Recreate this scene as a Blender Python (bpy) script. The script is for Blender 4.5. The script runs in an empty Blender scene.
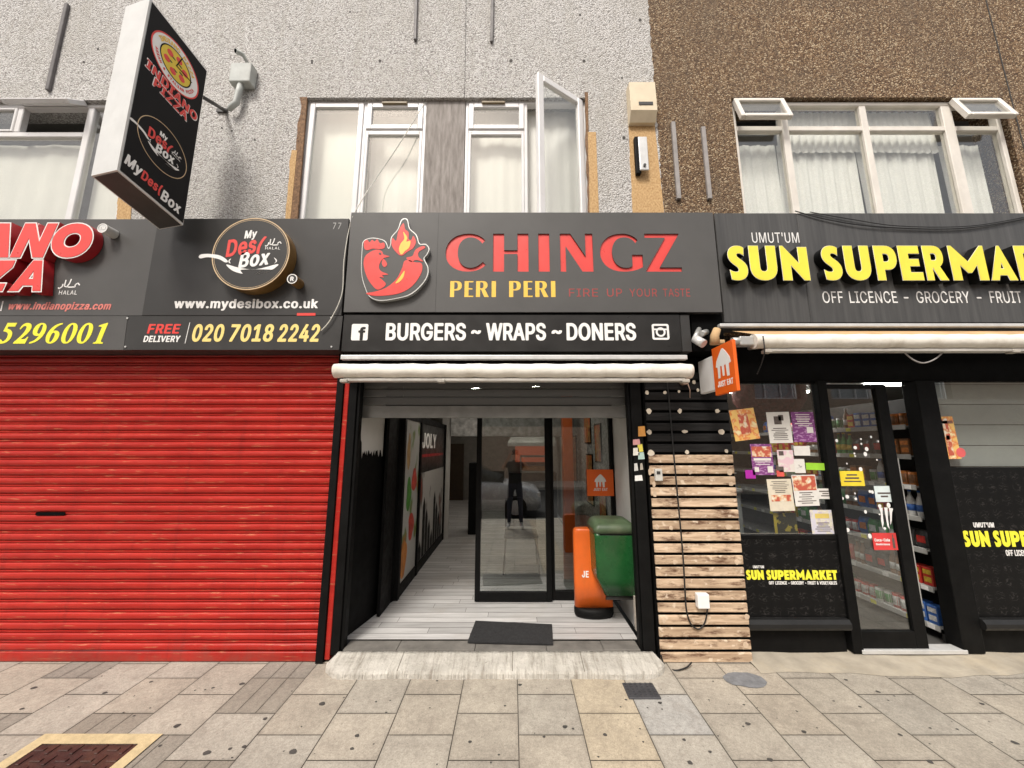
import bpy, bmesh, math, random
from mathutils import Vector, Matrix
random.seed(11)
S = bpy.context.scene
COL = S.collection

# ------------------------------------------------------------------ camera, sky, sun, exposure
CAM_H, FPX, TANP = 1.7, 375.0, 0.168
PITCH = math.atan(TANP); SP, CP = math.sin(PITCH), math.cos(PITCH)
cd = bpy.data.cameras.new('camera'); cam = bpy.data.objects.new('camera', cd); COL.objects.link(cam)
cd.sensor_width = 36; cd.lens = 36 * FPX / 1024; cd.clip_start = 0.02; cd.clip_end = 500
cam.location = (0, 0, CAM_H); cam.rotation_euler = (math.pi / 2 + PITCH, 0, 0)
S.camera = cam
W = bpy.data.worlds.new('World'); S.world = W; W.use_nodes = True
wn, wl = W.node_tree.nodes, W.node_tree.links
bg = wn['Background']; sky = wn.new('ShaderNodeTexSky'); sky.sky_type = 'NISHITA'; sky.sun_disc = False
SUN_EL, SUN_AZ = math.radians(52), math.radians(-158)      # azimuth measured clockwise from +Y (into the picture)
sky.sun_elevation = SUN_EL; sky.sun_rotation = SUN_AZ
sky.air_density = 0.7; sky.dust_density = 9.0; sky.ozone_density = 0.3; sky.altitude = 0
veil = wn.new('ShaderNodeMix'); veil.data_type = 'RGBA'; veil.inputs[0].default_value = .6; veil.inputs[7].default_value = (6.3, 6.3, 6.25, 1)   # thin high cloud over the clear sky
wl.new(sky.outputs[0], veil.inputs[6]); wl.new(veil.outputs[2], bg.inputs[0]); bg.inputs[1].default_value = 0.11
sl = bpy.data.lights.new('sun', 'SUN'); sl.energy = 1.85; sl.angle = math.radians(15); sl.color = (1, 0.965, 0.9)
so = bpy.data.objects.new('sun', sl); COL.objects.link(so); so.location = (-3, -6, 12)
sdir = Vector((math.sin(SUN_AZ) * math.cos(SUN_EL), math.cos(SUN_AZ) * math.cos(SUN_EL), math.sin(SUN_EL)))
so.rotation_euler = sdir.to_track_quat('Z', 'Y').to_euler()
S.view_settings.view_transform = 'Standard'; S.view_settings.look = 'None'
S.view_settings.exposure = 0.7; S.view_settings.gamma = 1
S.render.engine = 'CYCLES'
S.cycles.use_denoising = True
S.cycles.max_bounces = 8; S.cycles.diffuse_bounces = 4; S.cycles.glossy_bounces = 3
S.cycles.transmission_bounces = 4; S.cycles.transparent_max_bounces = 12
S.cycles.sample_clamp_indirect = 6

# ------------------------------------------------------------------ measuring helpers: a sight line met with an upright plane or the pavement
def ray(u, v):
    a = (u - 512) / FPX; b = (384 - v) / FPX
    return a, CP - b * SP, SP + b * CP
def X(u, v, y):
    a, d, e = ray(u, v); return y * a / d
def Z(v, y):
    a, d, e = ray(512, v); return CAM_H + y * e / d
FALL = 0.03
YS = 3.35
def zp(y): return -FALL * (YS - y) if y < YS else 0.0
def pav(u, v):
    a, d, e = ray(u, v); t = (CAM_H + FALL * YS) / (FALL * d - e); return a * t, d * t
def flr(u, v, z):
    a, d, e = ray(u, v); t = (z - CAM_H) / e; return a * t, d * t

# ------------------------------------------------------------------ materials
def nodes_of(name):
    m = bpy.data.materials.new(name); m.use_nodes = True
    return m, m.node_tree.nodes, m.node_tree.links, m.node_tree.nodes['Principled BSDF']
def pos(n, l, scale=(1, 1, 1)):
    g = n.new('ShaderNodeNewGeometry'); mp = n.new('ShaderNodeMapping'); mp.inputs['Scale'].default_value = scale
    l.new(g.outputs['Position'], mp.inputs['Vector']); return mp.outputs[0]
def noise(n, l, vec, sc, det=4, rough=.55):
    t = n.new('ShaderNodeTexNoise'); t.inputs['Scale'].default_value = sc; t.inputs['Detail'].default_value = det
    t.inputs['Roughness'].default_value = rough; l.new(vec, t.inputs['Vector']); return t.outputs['Fac']
def ramp(n, l, fac, stops):
    r = n.new('ShaderNodeValToRGB'); e = r.color_ramp.elements
    while len(e) < len(stops): e.new(.5)
    for el, (p, c) in zip(e, stops): el.position = p; el.color = (*c, 1) if len(c) == 3 else c
    l.new(fac, r.inputs[0]); return r.outputs[0]
def mixc(n, l, fac, a, b, mode='MIX'):
    m = n.new('ShaderNodeMix'); m.data_type = 'RGBA'; m.blend_type = mode
    for sock, val in ((m.inputs[0], fac), (m.inputs[6], a), (m.inputs[7], b)):
        if hasattr(val, 'is_linked'): l.new(val, sock)
        elif isinstance(val, (int, float)): sock.default_value = val
        else: sock.default_value = (*val, 1)
    return m.outputs[2]
def bump(n, l, h, s, dist, bs):
    b = n.new('ShaderNodeBump'); b.inputs['Strength'].default_value = s; b.inputs['Distance'].default_value = dist
    l.new(h, b.inputs['Height']); l.new(b.outputs[0], bs.inputs['Normal'])
def mk(name, c, rough=.5, var=.15, sc=6, metal=0, bmp=0, bsc=80, stretch=(1, 1, 1), spec=.5, dirt=None, dirt_amt=.4):
    m, n, l, b = nodes_of(name); p = pos(n, l, stretch)
    f = noise(n, l, p, sc)
    lo = tuple(max(0, x * (1 - var)) for x in c); hi = tuple(min(1, x * (1 + var)) for x in c)
    col = ramp(n, l, f, [(.3, lo), (.7, hi)])
    if dirt:
        f2 = noise(n, l, pos(n, l, (1, 1, .5)), 3.1, 8, .7)
        col = mixc(n, l, ramp(n, l, f2, [(.5, (0, 0, 0)), (.78, (dirt_amt,) * 3)]), col, dirt)
    l.new(col, b.inputs['Base Color'])
    r = ramp(n, l, noise(n, l, p, sc * 2.3), [(.3, (max(.03, rough - .08),) * 3), (.7, (min(1, rough + .08),) * 3)])
    l.new(r, b.inputs['Roughness'])
    b.inputs['Metallic'].default_value = metal; b.inputs['Specular IOR Level'].default_value = spec
    if bmp: bump(n, l, noise(n, l, p, bsc), bmp, .01, b)
    return m
def emit(name, c, s):
    m, n, l, b = nodes_of(name); b.inputs['Base Color'].default_value = (*c, 1)
    b.inputs['Emission Color'].default_value = (*c, 1); b.inputs['Emission Strength'].default_value = s; return m
def glass_mat(name, base=.04, tint=(.93, .96, .95), k=1.0, rough=.0):
    m = bpy.data.materials.new(name); m.use_nodes = True; n, l = m.node_tree.nodes, m.node_tree.links
    for x in list(n): n.remove(x)
    out = n.new('ShaderNodeOutputMaterial'); mx = n.new('ShaderNodeMixShader')
    tr = n.new('ShaderNodeBsdfTransparent'); tr.inputs[0].default_value = (*tint, 1)
    gl = n.new('ShaderNodeBsdfGlossy'); gl.inputs['Roughness'].default_value = rough
    fr = n.new('ShaderNodeLayerWeight'); fr.inputs[0].default_value = .5
    pw = n.new('ShaderNodeMath'); pw.operation = 'POWER'; pw.inputs[1].default_value = 5; l.new(fr.outputs['Facing'], pw.inputs[0])
    ma = n.new('ShaderNodeMath'); ma.operation = 'MULTIPLY_ADD'; ma.inputs[1].default_value = k; ma.inputs[2].default_value = base
    l.new(pw.outputs[0], ma.inputs[0]); l.new(ma.outputs[0], mx.inputs[0])
    l.new(tr.outputs[0], mx.inputs[1]); l.new(gl.outputs[0], mx.inputs[2]); l.new(mx.outputs[0], out.inputs[0])
    return m
def pebble(name, stops, scale, bstr, dirt):
    m, n, l, b = nodes_of(name); p = pos(n, l)
    v = n.new('ShaderNodeTexVoronoi'); v.inputs['Scale'].default_value = scale; l.new(p, v.inputs['Vector'])
    sep = n.new('ShaderNodeSeparateColor'); l.new(v.outputs['Color'], sep.inputs[0])
    col = ramp(n, l, sep.outputs[0], stops)
    edge = ramp(n, l, v.outputs['Distance'], [(.35, (1, 1, 1)), (.75, (.45, .42, .4))])
    col = mixc(n, l, .8, col, edge, 'MULTIPLY')
    big = noise(n, l, p, 1.3, 6, .65)
    col = mixc(n, l, ramp(n, l, big, [(.42, (0, 0, 0)), (.72, (.5, .5, .5))]), col, dirt)
    drip = noise(n, l, pos(n, l, (7, 1, .5)), 1.4, 5, .6)
    col = mixc(n, l, ramp(n, l, drip, [(.5, (0, 0, 0)), (.78, (.5, .5, .5))]), col, dirt)
    l.new(col, b.inputs['Base Color']); b.inputs['Roughness'].default_value = .95
    inv = n.new('ShaderNodeMath'); inv.operation = 'SUBTRACT'; inv.inputs[0].default_value = 1; l.new(v.outputs['Distance'], inv.inputs[1])
    bump(n, l, inv.outputs[0], bstr, .012, b)
    return m

M = {}
M['white_dash'] = pebble('white_pebbledash', [(0, (.3, .29, .28)), (.12, (.46, .445, .43)), (.35, (.6, .59, .575)), (1, (.75, .74, .73))], 72, .8, (.4, .38, .34))
M['brown_dash'] = pebble('brown_pebbledash', [(0, (.08, .045, .025)), (.4, (.19, .112, .06)), (.75, (.33, .215, .115)), (1, (.66, .54, .37))], 80, .95, (.13, .095, .065))
M['upvc'] = mk('white_upvc', (.74, .73, .73), .35, .05, 4, dirt=(.5, .46, .4), dirt_amt=.35)
M['upvc_old'] = mk('cream_painted_frame', (.72, .68, .62), .45, .08, 5, dirt=(.45, .4, .33), dirt_amt=.5)
M['glass'] = glass_mat('window_glass', .09, (.97, .975, .96))
M['glass_shop'] = glass_mat('shop_glass', .15, (.88, .9, .9), 1.0)
M['glass_door'] = glass_mat('door_glass', .17, (.8, .83, .82), 1.0)
M['red'] = None
M['grey_panel'] = mk('grey_sign_panel', (.088, .086, .084), .42, .08, 2.5, spec=.3)
M['mid_panel'] = mk('charcoal_sign_panel', (.043, .042, .041), .4, .1, 2.5, spec=.3)
M['dark_panel'] = mk('black_sign_panel', (.022, .021, .02), .35, .2, 4, spec=.3)
M['black'] = mk('black_paint', (.005, .005, .005), .55, .3, 7, spec=.12, dirt=(.022, .021, .019), dirt_amt=.3)
M['black_matt'] = mk('matt_black', (.004, .004, .004), .8, .3, 7, spec=.05)
M['char'] = mk('charcoal_metal', (.04, .038, .036), .45, .2, 5)
M['wall_black'] = mk('black_painted_wall', (.004, .004, .004), .6, .3, 5, spec=.1)
M['wall_white'] = mk('white_plaster_wall', (.62, .61, .58), .8, .1, 3, dirt=(.4, .37, .32), dirt_amt=.4, bmp=.1)
M['t_white'] = mk('white_vinyl', (.82, .81, .79), .5, .04, 9)
M['t_red'] = mk('red_acrylic', (.72, .06, .05), .35, .06, 6)
M['t_redd'] = mk('dark_red_side', (.33, .012, .018), .4, .1, 6)
M['t_redtext'] = mk('dull_red_vinyl', (.32, .05, .045), .5, .1, 6)
M['t_yellow'] = mk('yellow_acrylic', (.85, .72, .06), .35, .05, 6)
M['t_lemon'] = mk('lemon_vinyl', (.85, .8, .05), .45, .05, 6)
M['t_gold'] = mk('golden_vinyl', (.85, .55, .08), .4, .06, 6)
M['t_cream'] = mk('cream_yellow_vinyl', (.85, .66, .22), .45, .05, 6)
M['gold'] = mk('brushed_gold', (.35, .2, .07), .35, .2, 9, metal=.7)
M['gold_pale'] = mk('pale_gold_edge', (.6, .44, .26), .4, .1, 9)
M['alu'] = mk('aluminium', (.62, .62, .61), .4, .1, 9, metal=.3)
M['steel'] = mk('grey_steel_edge', (.5, .5, .48), .35, .1, 9, metal=.5)
M['orange'] = mk('orange_vinyl', (.8, .13, .012), .4, .05, 5)
M['orange_dim'] = mk('orange_board', (.72, .13, .015), .4, .07, 5, dirt=(.3, .1, .03), dirt_amt=.45)
M['green'] = mk('green_bin_plastic', (.01, .08, .02), .28, .2, 5, dirt=(.09, .11, .06), dirt_amt=.5)
M['canvas'] = mk('cream_awning_cloth', (.8, .765, .69), .85, .05, 8, dirt=(.36, .29, .2), dirt_amt=.6, bmp=.25, bsc=25)
M['tan'] = mk('tan_awning_cloth', (.5, .33, .17), .85, .15, 4, dirt=(.3, .2, .12))
M['cream_box'] = mk('cream_plastic', (.68, .58, .42), .5, .08, 6, dirt=(.45, .33, .2), dirt_amt=.5)
M['pipe_grey'] = mk('grey_painted_conduit', (.3, .28, .27), .6, .15, 12)
M['pipe_dark'] = mk('dark_weathered_conduit', (.13, .12, .12), .6, .2, 12)
M['concrete'] = mk('pale_worn_concrete', (.46, .42, .36), .9, .15, 5, bmp=.35, bsc=60, dirt=(.3, .26, .2), dirt_amt=.7)
def ramp_mat():
    m, n, l, b = nodes_of('dirty_ramp_concrete'); p = pos(n, l)
    f = noise(n, l, p, 5, 9, .7); st = noise(n, l, pos(n, l, (16, 2.2, 1)), 1.5, 7, .7); sp_ = noise(n, l, p, 30, 6, .75)
    c = ramp(n, l, f, [(.3, (.4, .375, .33)), (.62, (.62, .59, .53))])
    c = mixc(n, l, ramp(n, l, st, [(.48, (0, 0, 0)), (.7, (.85, .85, .85))]), c, (.24, .21, .17))
    c = mixc(n, l, ramp(n, l, sp_, [(.6, (0, 0, 0)), (.72, (.75, .75, .75))]), c, (.2, .17, .14))
    l.new(c, b.inputs['Base Color']); b.inputs['Roughness'].default_value = .92; bump(n, l, sp_, .9, .02, b); return m
M['ramp'] = ramp_mat()
M['sand'] = mk('sandy_mortar', (.36, .32, .255), .95, .18, 6, bmp=.3, bsc=60, dirt=(.46, .38, .26), dirt_amt=.6)
M['stone_dark'] = mk('dark_threshold_stone', (.15, .14, .125), .8, .25, 8, bmp=.2, dirt=(.3, .28, .25))
M['rubber'] = mk('black_rubber_mat', (.02, .02, .021), .8, .25, 30, bmp=.5, bsc=220)
M['iron'] = mk('rusty_iron', (.05, .018, .014), .6, .35, 14, bmp=.3, dirt=(.16, .08, .04), dirt_amt=.6)
M['iron_grey'] = mk('grey_iron', (.05, .05, .055), .6, .2, 14, bmp=.3)
M['tar'] = mk('grey_patch', (.17, .175, .185), .9, .25, 18, bmp=.3)
M['gum'] = mk('old_gum', (.06, .055, .05), .8, .2, 20)
M['joint'] = mk('dark_joint', (.095, .08, .065), .95, .3, 10)
M['asphalt'] = mk('asphalt', (.05, .05, .05), .9, .2, 20, bmp=.3)
M['cable'] = mk('black_cable', (.012, .012, .012), .5, .1)
M['cable_w'] = mk('white_cable', (.6, .58, .52), .5, .1)
M['brick'] = mk('brown_brick', (.4, .29, .21), .9, .2, 6)
M['lamp'] = emit('lit_lamp', (1, .97, .9), 22)
M['lamp_small'] = emit('lit_spot', (1, .92, .8), 110)
M['silver'] = mk('silver_car_paint', (.62, .63, .64), .25, .05, 3, metal=.2)
M['skin'] = mk('skin', (.45, .28, .2), .6, .1)
M['cloth_black'] = mk('black_clothing', (.015, .015, .017), .85, .2, 9)

def red_shutter_mat():
    m, n, l, b = nodes_of('worn_red_shutter_paint')
    base = ramp(n, l, noise(n, l, pos(n, l, (1, 1, 6)), 2.2), [(.3, (.34, .013, .009)), (.72, (.45, .026, .017))])
    wear = noise(n, l, pos(n, l, (2.2, 1, 26)), 2.6, 6, .65)
    base = mixc(n, l, ramp(n, l, wear, [(.6, (0, 0, 0)), (.67, (.5, .5, .5))]), base, (.55, .25, .12))
    low = n.new('ShaderNodeSeparateXYZ'); gg = n.new('ShaderNodeNewGeometry'); l.new(gg.outputs['Position'], low.inputs[0])
    run = noise(n, l, pos(n, l, (9, 1, .7)), 2.0, 7, .7)
    base = mixc(n, l, ramp(n, l, run, [(.52, (0, 0, 0)), (.78, (.55, .55, .55))]), base, (.2, .012, .01))
    mud = n.new('ShaderNodeMath'); mud.operation = 'MULTIPLY_ADD'; mud.inputs[1].default_value = -1.6; l.new(low.outputs[2], mud.inputs[0]); l.new(noise(n, l, pos(n, l, (3, 1, 3)), 2.4, 6, .7), mud.inputs[2])
    base = mixc(n, l, ramp(n, l, mud.outputs[0], [(.3, (0, 0, 0)), (.6, (.5, .5, .5))]), base, (.2, .07, .05))
    drk = noise(n, l, pos(n, l, (1.2, 1, 13)), 3.3, 5, .6)
    base = mixc(n, l, ramp(n, l, drk, [(.55, (0, 0, 0)), (.75, (.3, .3, .3))]), base, (.26, .008, .01))
    l.new(base, b.inputs['Base Color'])
    l.new(ramp(n, l, drk, [(.3, (.3, .3, .3)), (.7, (.5, .5, .5))]), b.inputs['Roughness']); b.inputs['Specular IOR Level'].default_value = .32; return m
M['red'] = red_shutter_mat()

def slab_mat():
    m, n, l, b = nodes_of('paving_slab')
    at = n.new('ShaderNodeVertexColor'); at.layer_name = 'tone'
    p = pos(n, l)
    f1 = noise(n, l, p, 2.4, 8, .65); f2 = noise(n, l, p, 38, 4, .6); f3 = noise(n, l, p, 9, 6, .7)
    c = mixc(n, l, 1.0, at.outputs[0], ramp(n, l, f1, [(.32, (.8, .785, .77)), (.66, (1.07, 1.06, 1.04))]), 'MULTIPLY')
    c = mixc(n, l, 1.0, c, ramp(n, l, f2, [(.3, (.84, .84, .84)), (.7, (1.1, 1.1, 1.1))]), 'MULTIPLY')
    f4 = noise(n, l, p, 130, 3, .7)
    c = mixc(n, l, 1.0, c, ramp(n, l, f4, [(.3, (.72, .72, .71)), (.55, (1, 1, 1)), (.75, (1.16, 1.16, 1.16))]), 'MULTIPLY')
    vv = n.new('ShaderNodeTexVoronoi'); vv.inputs['Scale'].default_value = 16; l.new(p, vv.inputs['Vector'])
    c = mixc(n, l, ramp(n, l, vv.outputs['Distance'], [(.05, (.55, .55, .55)), (.11, (0, 0, 0))]), c, (.15, .13, .11))
    c = mixc(n, l, ramp(n, l, f3, [(.52, (0, 0, 0)), (.78, (.6, .6, .6))]), c, (.2, .17, .14))
    l.new(c, b.inputs['Base Color']); b.inputs['Roughness'].default_value = .85
    bump(n, l, f2, .35, .006, b); return m
M['slab'] = slab_mat()

def wood_mat(name, c0, c1, stretch, sc, burn=None, burn_c=(.06, .03, .02)):
    m, n, l, b = nodes_of(name)
    f = noise(n, l, pos(n, l, stretch), sc, 7, .62)
    c = ramp(n, l, f, [(.3, c0), (.68, c1)])
    if burn:
        row = noise(n, l, pos(n, l, (.25, 1, 10.9)), 1.0, 1, .5)
        c = mixc(n, l, 1, c, ramp(n, l, row, [(.35, (.72, .68, .64)), (.65, (1.12, 1.1, 1.08))]), 'MULTIPLY')
        g = noise(n, l, pos(n, l, (.55, 1, 2.2)), 8.5, 8, .72)
        c = mixc(n, l, ramp(n, l, g, [(burn, (0, 0, 0)), (burn + .13, (.95, .95, .95))]), c, burn_c)
        g2 = noise(n, l, pos(n, l, (1, 1, 1.6)), 16, 3, .5)
        c = mixc(n, l, ramp(n, l, g2, [(.6, (0, 0, 0)), (.68, (.75, .75, .75))]), c, (.72, .6, .46))
    l.new(c, b.inputs['Base Color']); b.inputs['Roughness'].default_value = .75; b.inputs['Specular IOR Level'].default_value = .2
    bump(n, l, f, .25, .006, b); return m
M['slat_raw'] = wood_mat('burnt_pale_timber', (.4, .285, .195), (.69, .54, .39), (1.2, 1, 14), 4, .5, (.12, .06, .035))
M['slat_black'] = wood_mat('black_stained_timber', (.006, .006, .006), (.018, .017, .017), (1.2, 1, 14), 4)
M['ply'] = wood_mat('weathered_plywood', (.19, .17, .155), (.36, .33, .31), (9, 1, 1.3), 3.2)
M['osb'] = wood_mat('chipboard', (.36, .2, .08), (.66, .46, .24), (7, 1, 5), 9)
M['broken'] = wood_mat('broken_render_edge', (.09, .05, .03), (.3, .18, .1), (9, 1, 9), 6)
def plank_mat(name, c0, c1):
    m, n, l, b = nodes_of(name)
    f = noise(n, l, pos(n, l, (1, 11, 1)), 2.6, 7, .6)
    at = n.new('ShaderNodeVertexColor'); at.layer_name = 'tone'
    c = mixc(n, l, 1, ramp(n, l, f, [(.3, c0), (.7, c1)]), at.outputs[0], 'MULTIPLY')
    st = noise(n, l, pos(n, l), 2.0, 5, .6)
    c = mixc(n, l, ramp(n, l, st, [(.55, (0, 0, 0)), (.8, (.35, .35, .35))]), c, (.3, .23, .15))
    l.new(c, b.inputs['Base Color']); b.inputs['Roughness'].default_value = .42; return m
M['plank'] = plank_mat('pale_floorboard', (.42, .41, .4), (.62, .61, .6))
def curtain_mat():
    m, n, l, b = nodes_of('white_net_curtain'); b.inputs['Base Color'].default_value = (.78, .78, .74, 1); b.inputs['Roughness'].default_value = .9
    f = noise(n, l, pos(n, l, (40, 1, 40)), 2, 3); l.new(ramp(n, l, f, [(.3, (.76, .76, .73)), (.7, (.88, .88, .86))]), b.inputs['Base Color']); return m
M['curtain'] = curtain_mat()
def pattern_mat():            # black vinyl with a faint repeating grocery print
    m, n, l, b = nodes_of('black_printed_vinyl'); p = pos(n, l, (1, 0, 1))
    v = n.new('ShaderNodeTexVoronoi'); v.inputs['Scale'].default_value = 9; v.inputs['Randomness'].default_value = .15; l.new(p, v.inputs['Vector'])
    w = n.new('ShaderNodeTexWave'); w.wave_type = 'RINGS'; w.inputs['Scale'].default_value = 9; w.inputs['Distortion'].default_value = 14; w.inputs['Detail'].default_value = 2; w.inputs['Detail Scale'].default_value = 2.2
    l.new(p, w.inputs['Vector'])
    a = ramp(n, l, w.outputs['Fac'], [(.82, (0, 0, 0)), (.95, (1, 1, 1))]); q = ramp(n, l, v.outputs['Distance'], [(.25, (1, 1, 1)), (.45, (0, 0, 0))])
    l.new(mixc(n, l, mixc(n, l, 1., a, q, 'MULTIPLY'), (.006, .006, .006), (.03, .028, .027)), b.inputs['Base Color'])
    b.inputs['Roughness'].default_value = .5; b.inputs['Specular IOR Level'].default_value = .15; return m
M['vinyl_print'] = pattern_mat()
def poster_mat(name, base, blotch, sc=40, thr=.55, c3=None, stretch=(1, 1, 1)):
    m, n, l, b = nodes_of(name)
    f = noise(n, l, pos(n, l, stretch), sc, 3, .5)
    st = [(thr - .03, base), (thr + .03, blotch)]
    if c3: st.append((min(.98, thr + .14), c3))
    l.new(ramp(n, l, f, st), b.inputs['Base Color']); b.inputs['Roughness'].default_value = .5; return m

# ------------------------------------------------------------------ building helpers
def tag(o, label=None, cat=None, group=None, kind=None):
    if label: o['label'] = label
    if cat: o['category'] = cat
    if group: o['group'] = group
    if kind: o['kind'] = kind
    return o
def thing(name, loc, label, cat, group=None):
    o = bpy.data.objects.new(name, None); COL.objects.link(o); o.location = loc; o.empty_display_size = .1
    return tag(o, label, cat, group)
def root_off(p):
    v = Vector()
    while p: v += p.location; p = p.parent
    return v
class G:
    def __init__(s): s.bm = bmesh.new(); s.cl = None
    def poly(s, pts, mi=0):
        f = s.bm.faces.new([s.bm.verts.new(p) for p in pts]); f.material_index = mi; return f
    def box(s, x0, x1, y0, y1, z0, z1, mi=0, bev=0, seg=2):
        if x0 > x1: x0, x1 = x1, x0
        if y0 > y1: y0, y1 = y1, y0
        if z0 > z1: z0, z1 = z1, z0
        r = bmesh.ops.create_cube(s.bm, size=1.0)['verts']
        for v in r: v.co = Vector(((x0 + x1) / 2 + v.co.x * (x1 - x0), (y0 + y1) / 2 + v.co.y * (y1 - y0), (z0 + z1) / 2 + v.co.z * (z1 - z0)))
        fs = {f for v in r for f in v.link_faces}
        for f in fs: f.material_index = mi
        if bev:
            es = list({e for v in r for e in v.link_edges})
            o = bmesh.ops.bevel(s.bm, geom=es, offset=min(bev, abs(x1 - x0) * .45, abs(y1 - y0) * .45, abs(z1 - z0) * .45), segments=seg, affect='EDGES', profile=.5)
            for f in o['faces']: f.material_index = mi
        return s
    def prism(s, pts, fn, d, mi=0):
        """closed outline pts through fn(x, y, z) with z from 0 to -d"""
        a = [s.bm.verts.new(fn(x, y, 0)) for x, y in pts]; b = [s.bm.verts.new(fn(x, y, -d)) for x, y in pts]
        fs = [s.bm.faces.new(a), s.bm.faces.new(b[::-1])]
        for i in range(len(pts)):
            j = (i + 1) % len(pts); fs.append(s.bm.faces.new((a[i], b[i], b[j], a[j])))
        for f in fs: f.material_index = mi
        return s
    def tube(s, pts, r, n=8, mi=0, smooth=True):
        pts = [Vector(p) for p in pts]; rings = []
        rr = r if isinstance(r, (list, tuple)) else [r] * len(pts)
        for i, p in enumerate(pts):
            t = (pts[min(i + 1, len(pts) - 1)] - pts[max(i - 1, 0)]).normalized()
            a = t.orthogonal().normalized() if i == 0 else (a - t * a.dot(t)).normalized()
            b = t.cross(a)
            rings.append([s.bm.verts.new(p + (a * math.cos(2 * math.pi * k / n) + b * math.sin(2 * math.pi * k / n)) * rr[i]) for k in range(n)])
        for q, w in zip(rings, rings[1:]):
            for k in range(n):
                f = s.bm.faces.new((q[k], q[(k + 1) % n], w[(k + 1) % n], w[k])); f.material_index = mi; f.smooth = smooth
        for q in (rings[0][::-1], rings[-1]): s.bm.faces.new(q).material_index = mi
        return s
    def loft(s, rings, mi=0, smooth=True, cap=True):
        R = [[s.bm.verts.new(p) for p in r] for r in rings]; n = len(R[0])
        for q, w in zip(R, R[1:]):
            for k in range(n):
                f = s.bm.faces.new((q[k], q[(k + 1) % n], w[(k + 1) % n], w[k])); f.material_index = mi; f.smooth = smooth
        if cap:
            s.bm.faces.new(R[0][::-1]).material_index = mi; s.bm.faces.new(R[-1]).material_index = mi
        return s
    def ring(s, x0, x1, z0, z1, w, y0, y1, mi=0, bev=.006):
        s.box(x0, x0 + w, y0, y1, z0, z1, mi, bev, 1); s.box(x1 - w, x1, y0, y1, z0, z1, mi, bev, 1)
        s.box(x0 + w, x1 - w, y0, y1, z0, z0 + w, mi, bev, 1); s.box(x0 + w, x1 - w, y0, y1, z1 - w, z1, mi, bev, 1); return s
    def build(s, name, mats, parent=None, smooth=False):
        off = root_off(parent)
        bmesh.ops.recalc_face_normals(s.bm, faces=s.bm.faces[:])
        for v in s.bm.verts: v.co -= off
        if smooth:
            for f in s.bm.faces: f.smooth = True
        me = bpy.data.meshes.new(name); s.bm.to_mesh(me); s.bm.free()
        for m in (mats if isinstance(mats, (list, tuple)) else [mats]): me.materials.append(m)
        o = bpy.data.objects.new(name, me); COL.objects.link(o); o.parent = parent
        return o
def solo(name, g, mats, label, cat, loc=None, group=None, smooth=False):
    """a thing that is one mesh, its origin at its base"""
    vs = g.bm.verts
    c = loc or ((min(v.co.x for v in vs) + max(v.co.x for v in vs)) / 2, (min(v.co.y for v in vs) + max(v.co.y for v in vs)) / 2, min(v.co.z for v in vs))
    for v in vs: v.co -= Vector(c)
    o = g.build(name, mats, None, smooth); o.location = c
    return tag(o, label, cat, group)

# frames: (x, y, z) local -> world
def wallf(y): return lambda x, h, z: Vector((x, y - z, h))
def frame(o, ex, ey):
    o, ex, ey = Vector(o), Vector(ex), Vector(ey); n = ex.cross(ey).normalized()
    return lambda x, y, z: o + ex * x + ey * y + n * z
def smooth_closed(pts, k=5):
    out = []; n = len(pts)
    for i in range(n):
        p0, p1, p2, p3 = (Vector(pts[(i + d) % n]) for d in (-1, 0, 1, 2))
        for j in range(k):
            t = j / k
            q = .5 * ((2 * p1) + (p2 - p0) * t + (2 * p0 - 5 * p1 + 4 * p2 - p3) * t * t + (3 * p1 - p0 - 3 * p2 + p3) * t ** 3)
            out.append((q.x, q.y))
    return out
def path(d, k=7):
    """M/L/C/Z outline -> closed polylines"""
    tk = d.split(); i = 0; out = []; cur = []; c = None
    while i < len(tk):
        if tk[i] in 'MLCZ': c = tk[i]; i += 1
        if c == 'Z':
            out.append(cur); cur = []; continue
        if c in 'ML':
            cur.append((float(tk[i]), float(tk[i + 1]))); i += 2
        else:
            a = cur[-1]; q = [float(t) for t in tk[i:i + 6]]; i += 6
            for j in range(1, k + 1):
                t = j / k; w = (1 - t)
                cur.append((w ** 3 * a[0] + 3 * w * w * t * q[0] + 3 * w * t * t * q[2] + t ** 3 * q[4], w ** 3 * a[1] + 3 * w * w * t * q[1] + 3 * w * t * t * q[3] + t ** 3 * q[5]))
    if cur: out.append(cur)
    return out
def curve_mesh(cu, ext):
    cu.extrude = ext
    ob = bpy.data.objects.new('tmp', cu); COL.objects.link(ob)
    dg = bpy.context.evaluated_depsgraph_get(); dg.update()
    me = bpy.data.meshes.new_from_object(ob.evaluated_get(dg))
    bpy.data.objects.remove(ob); return me
def fill_mesh(polys, offset=0, ext=.5):
    cu = bpy.data.curves.new('tmp', 'CURVE'); cu.dimensions = '2D'; cu.fill_mode = 'BOTH'; cu.offset = offset
    for p in polys:
        s = cu.splines.new('POLY'); s.points.add(len(p) - 1)
        for q, (x, y) in zip(s.points, p): q.co = (x, y, 0, 1)
        s.use_cyclic_u = True
    return curve_mesh(cu, ext)
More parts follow.
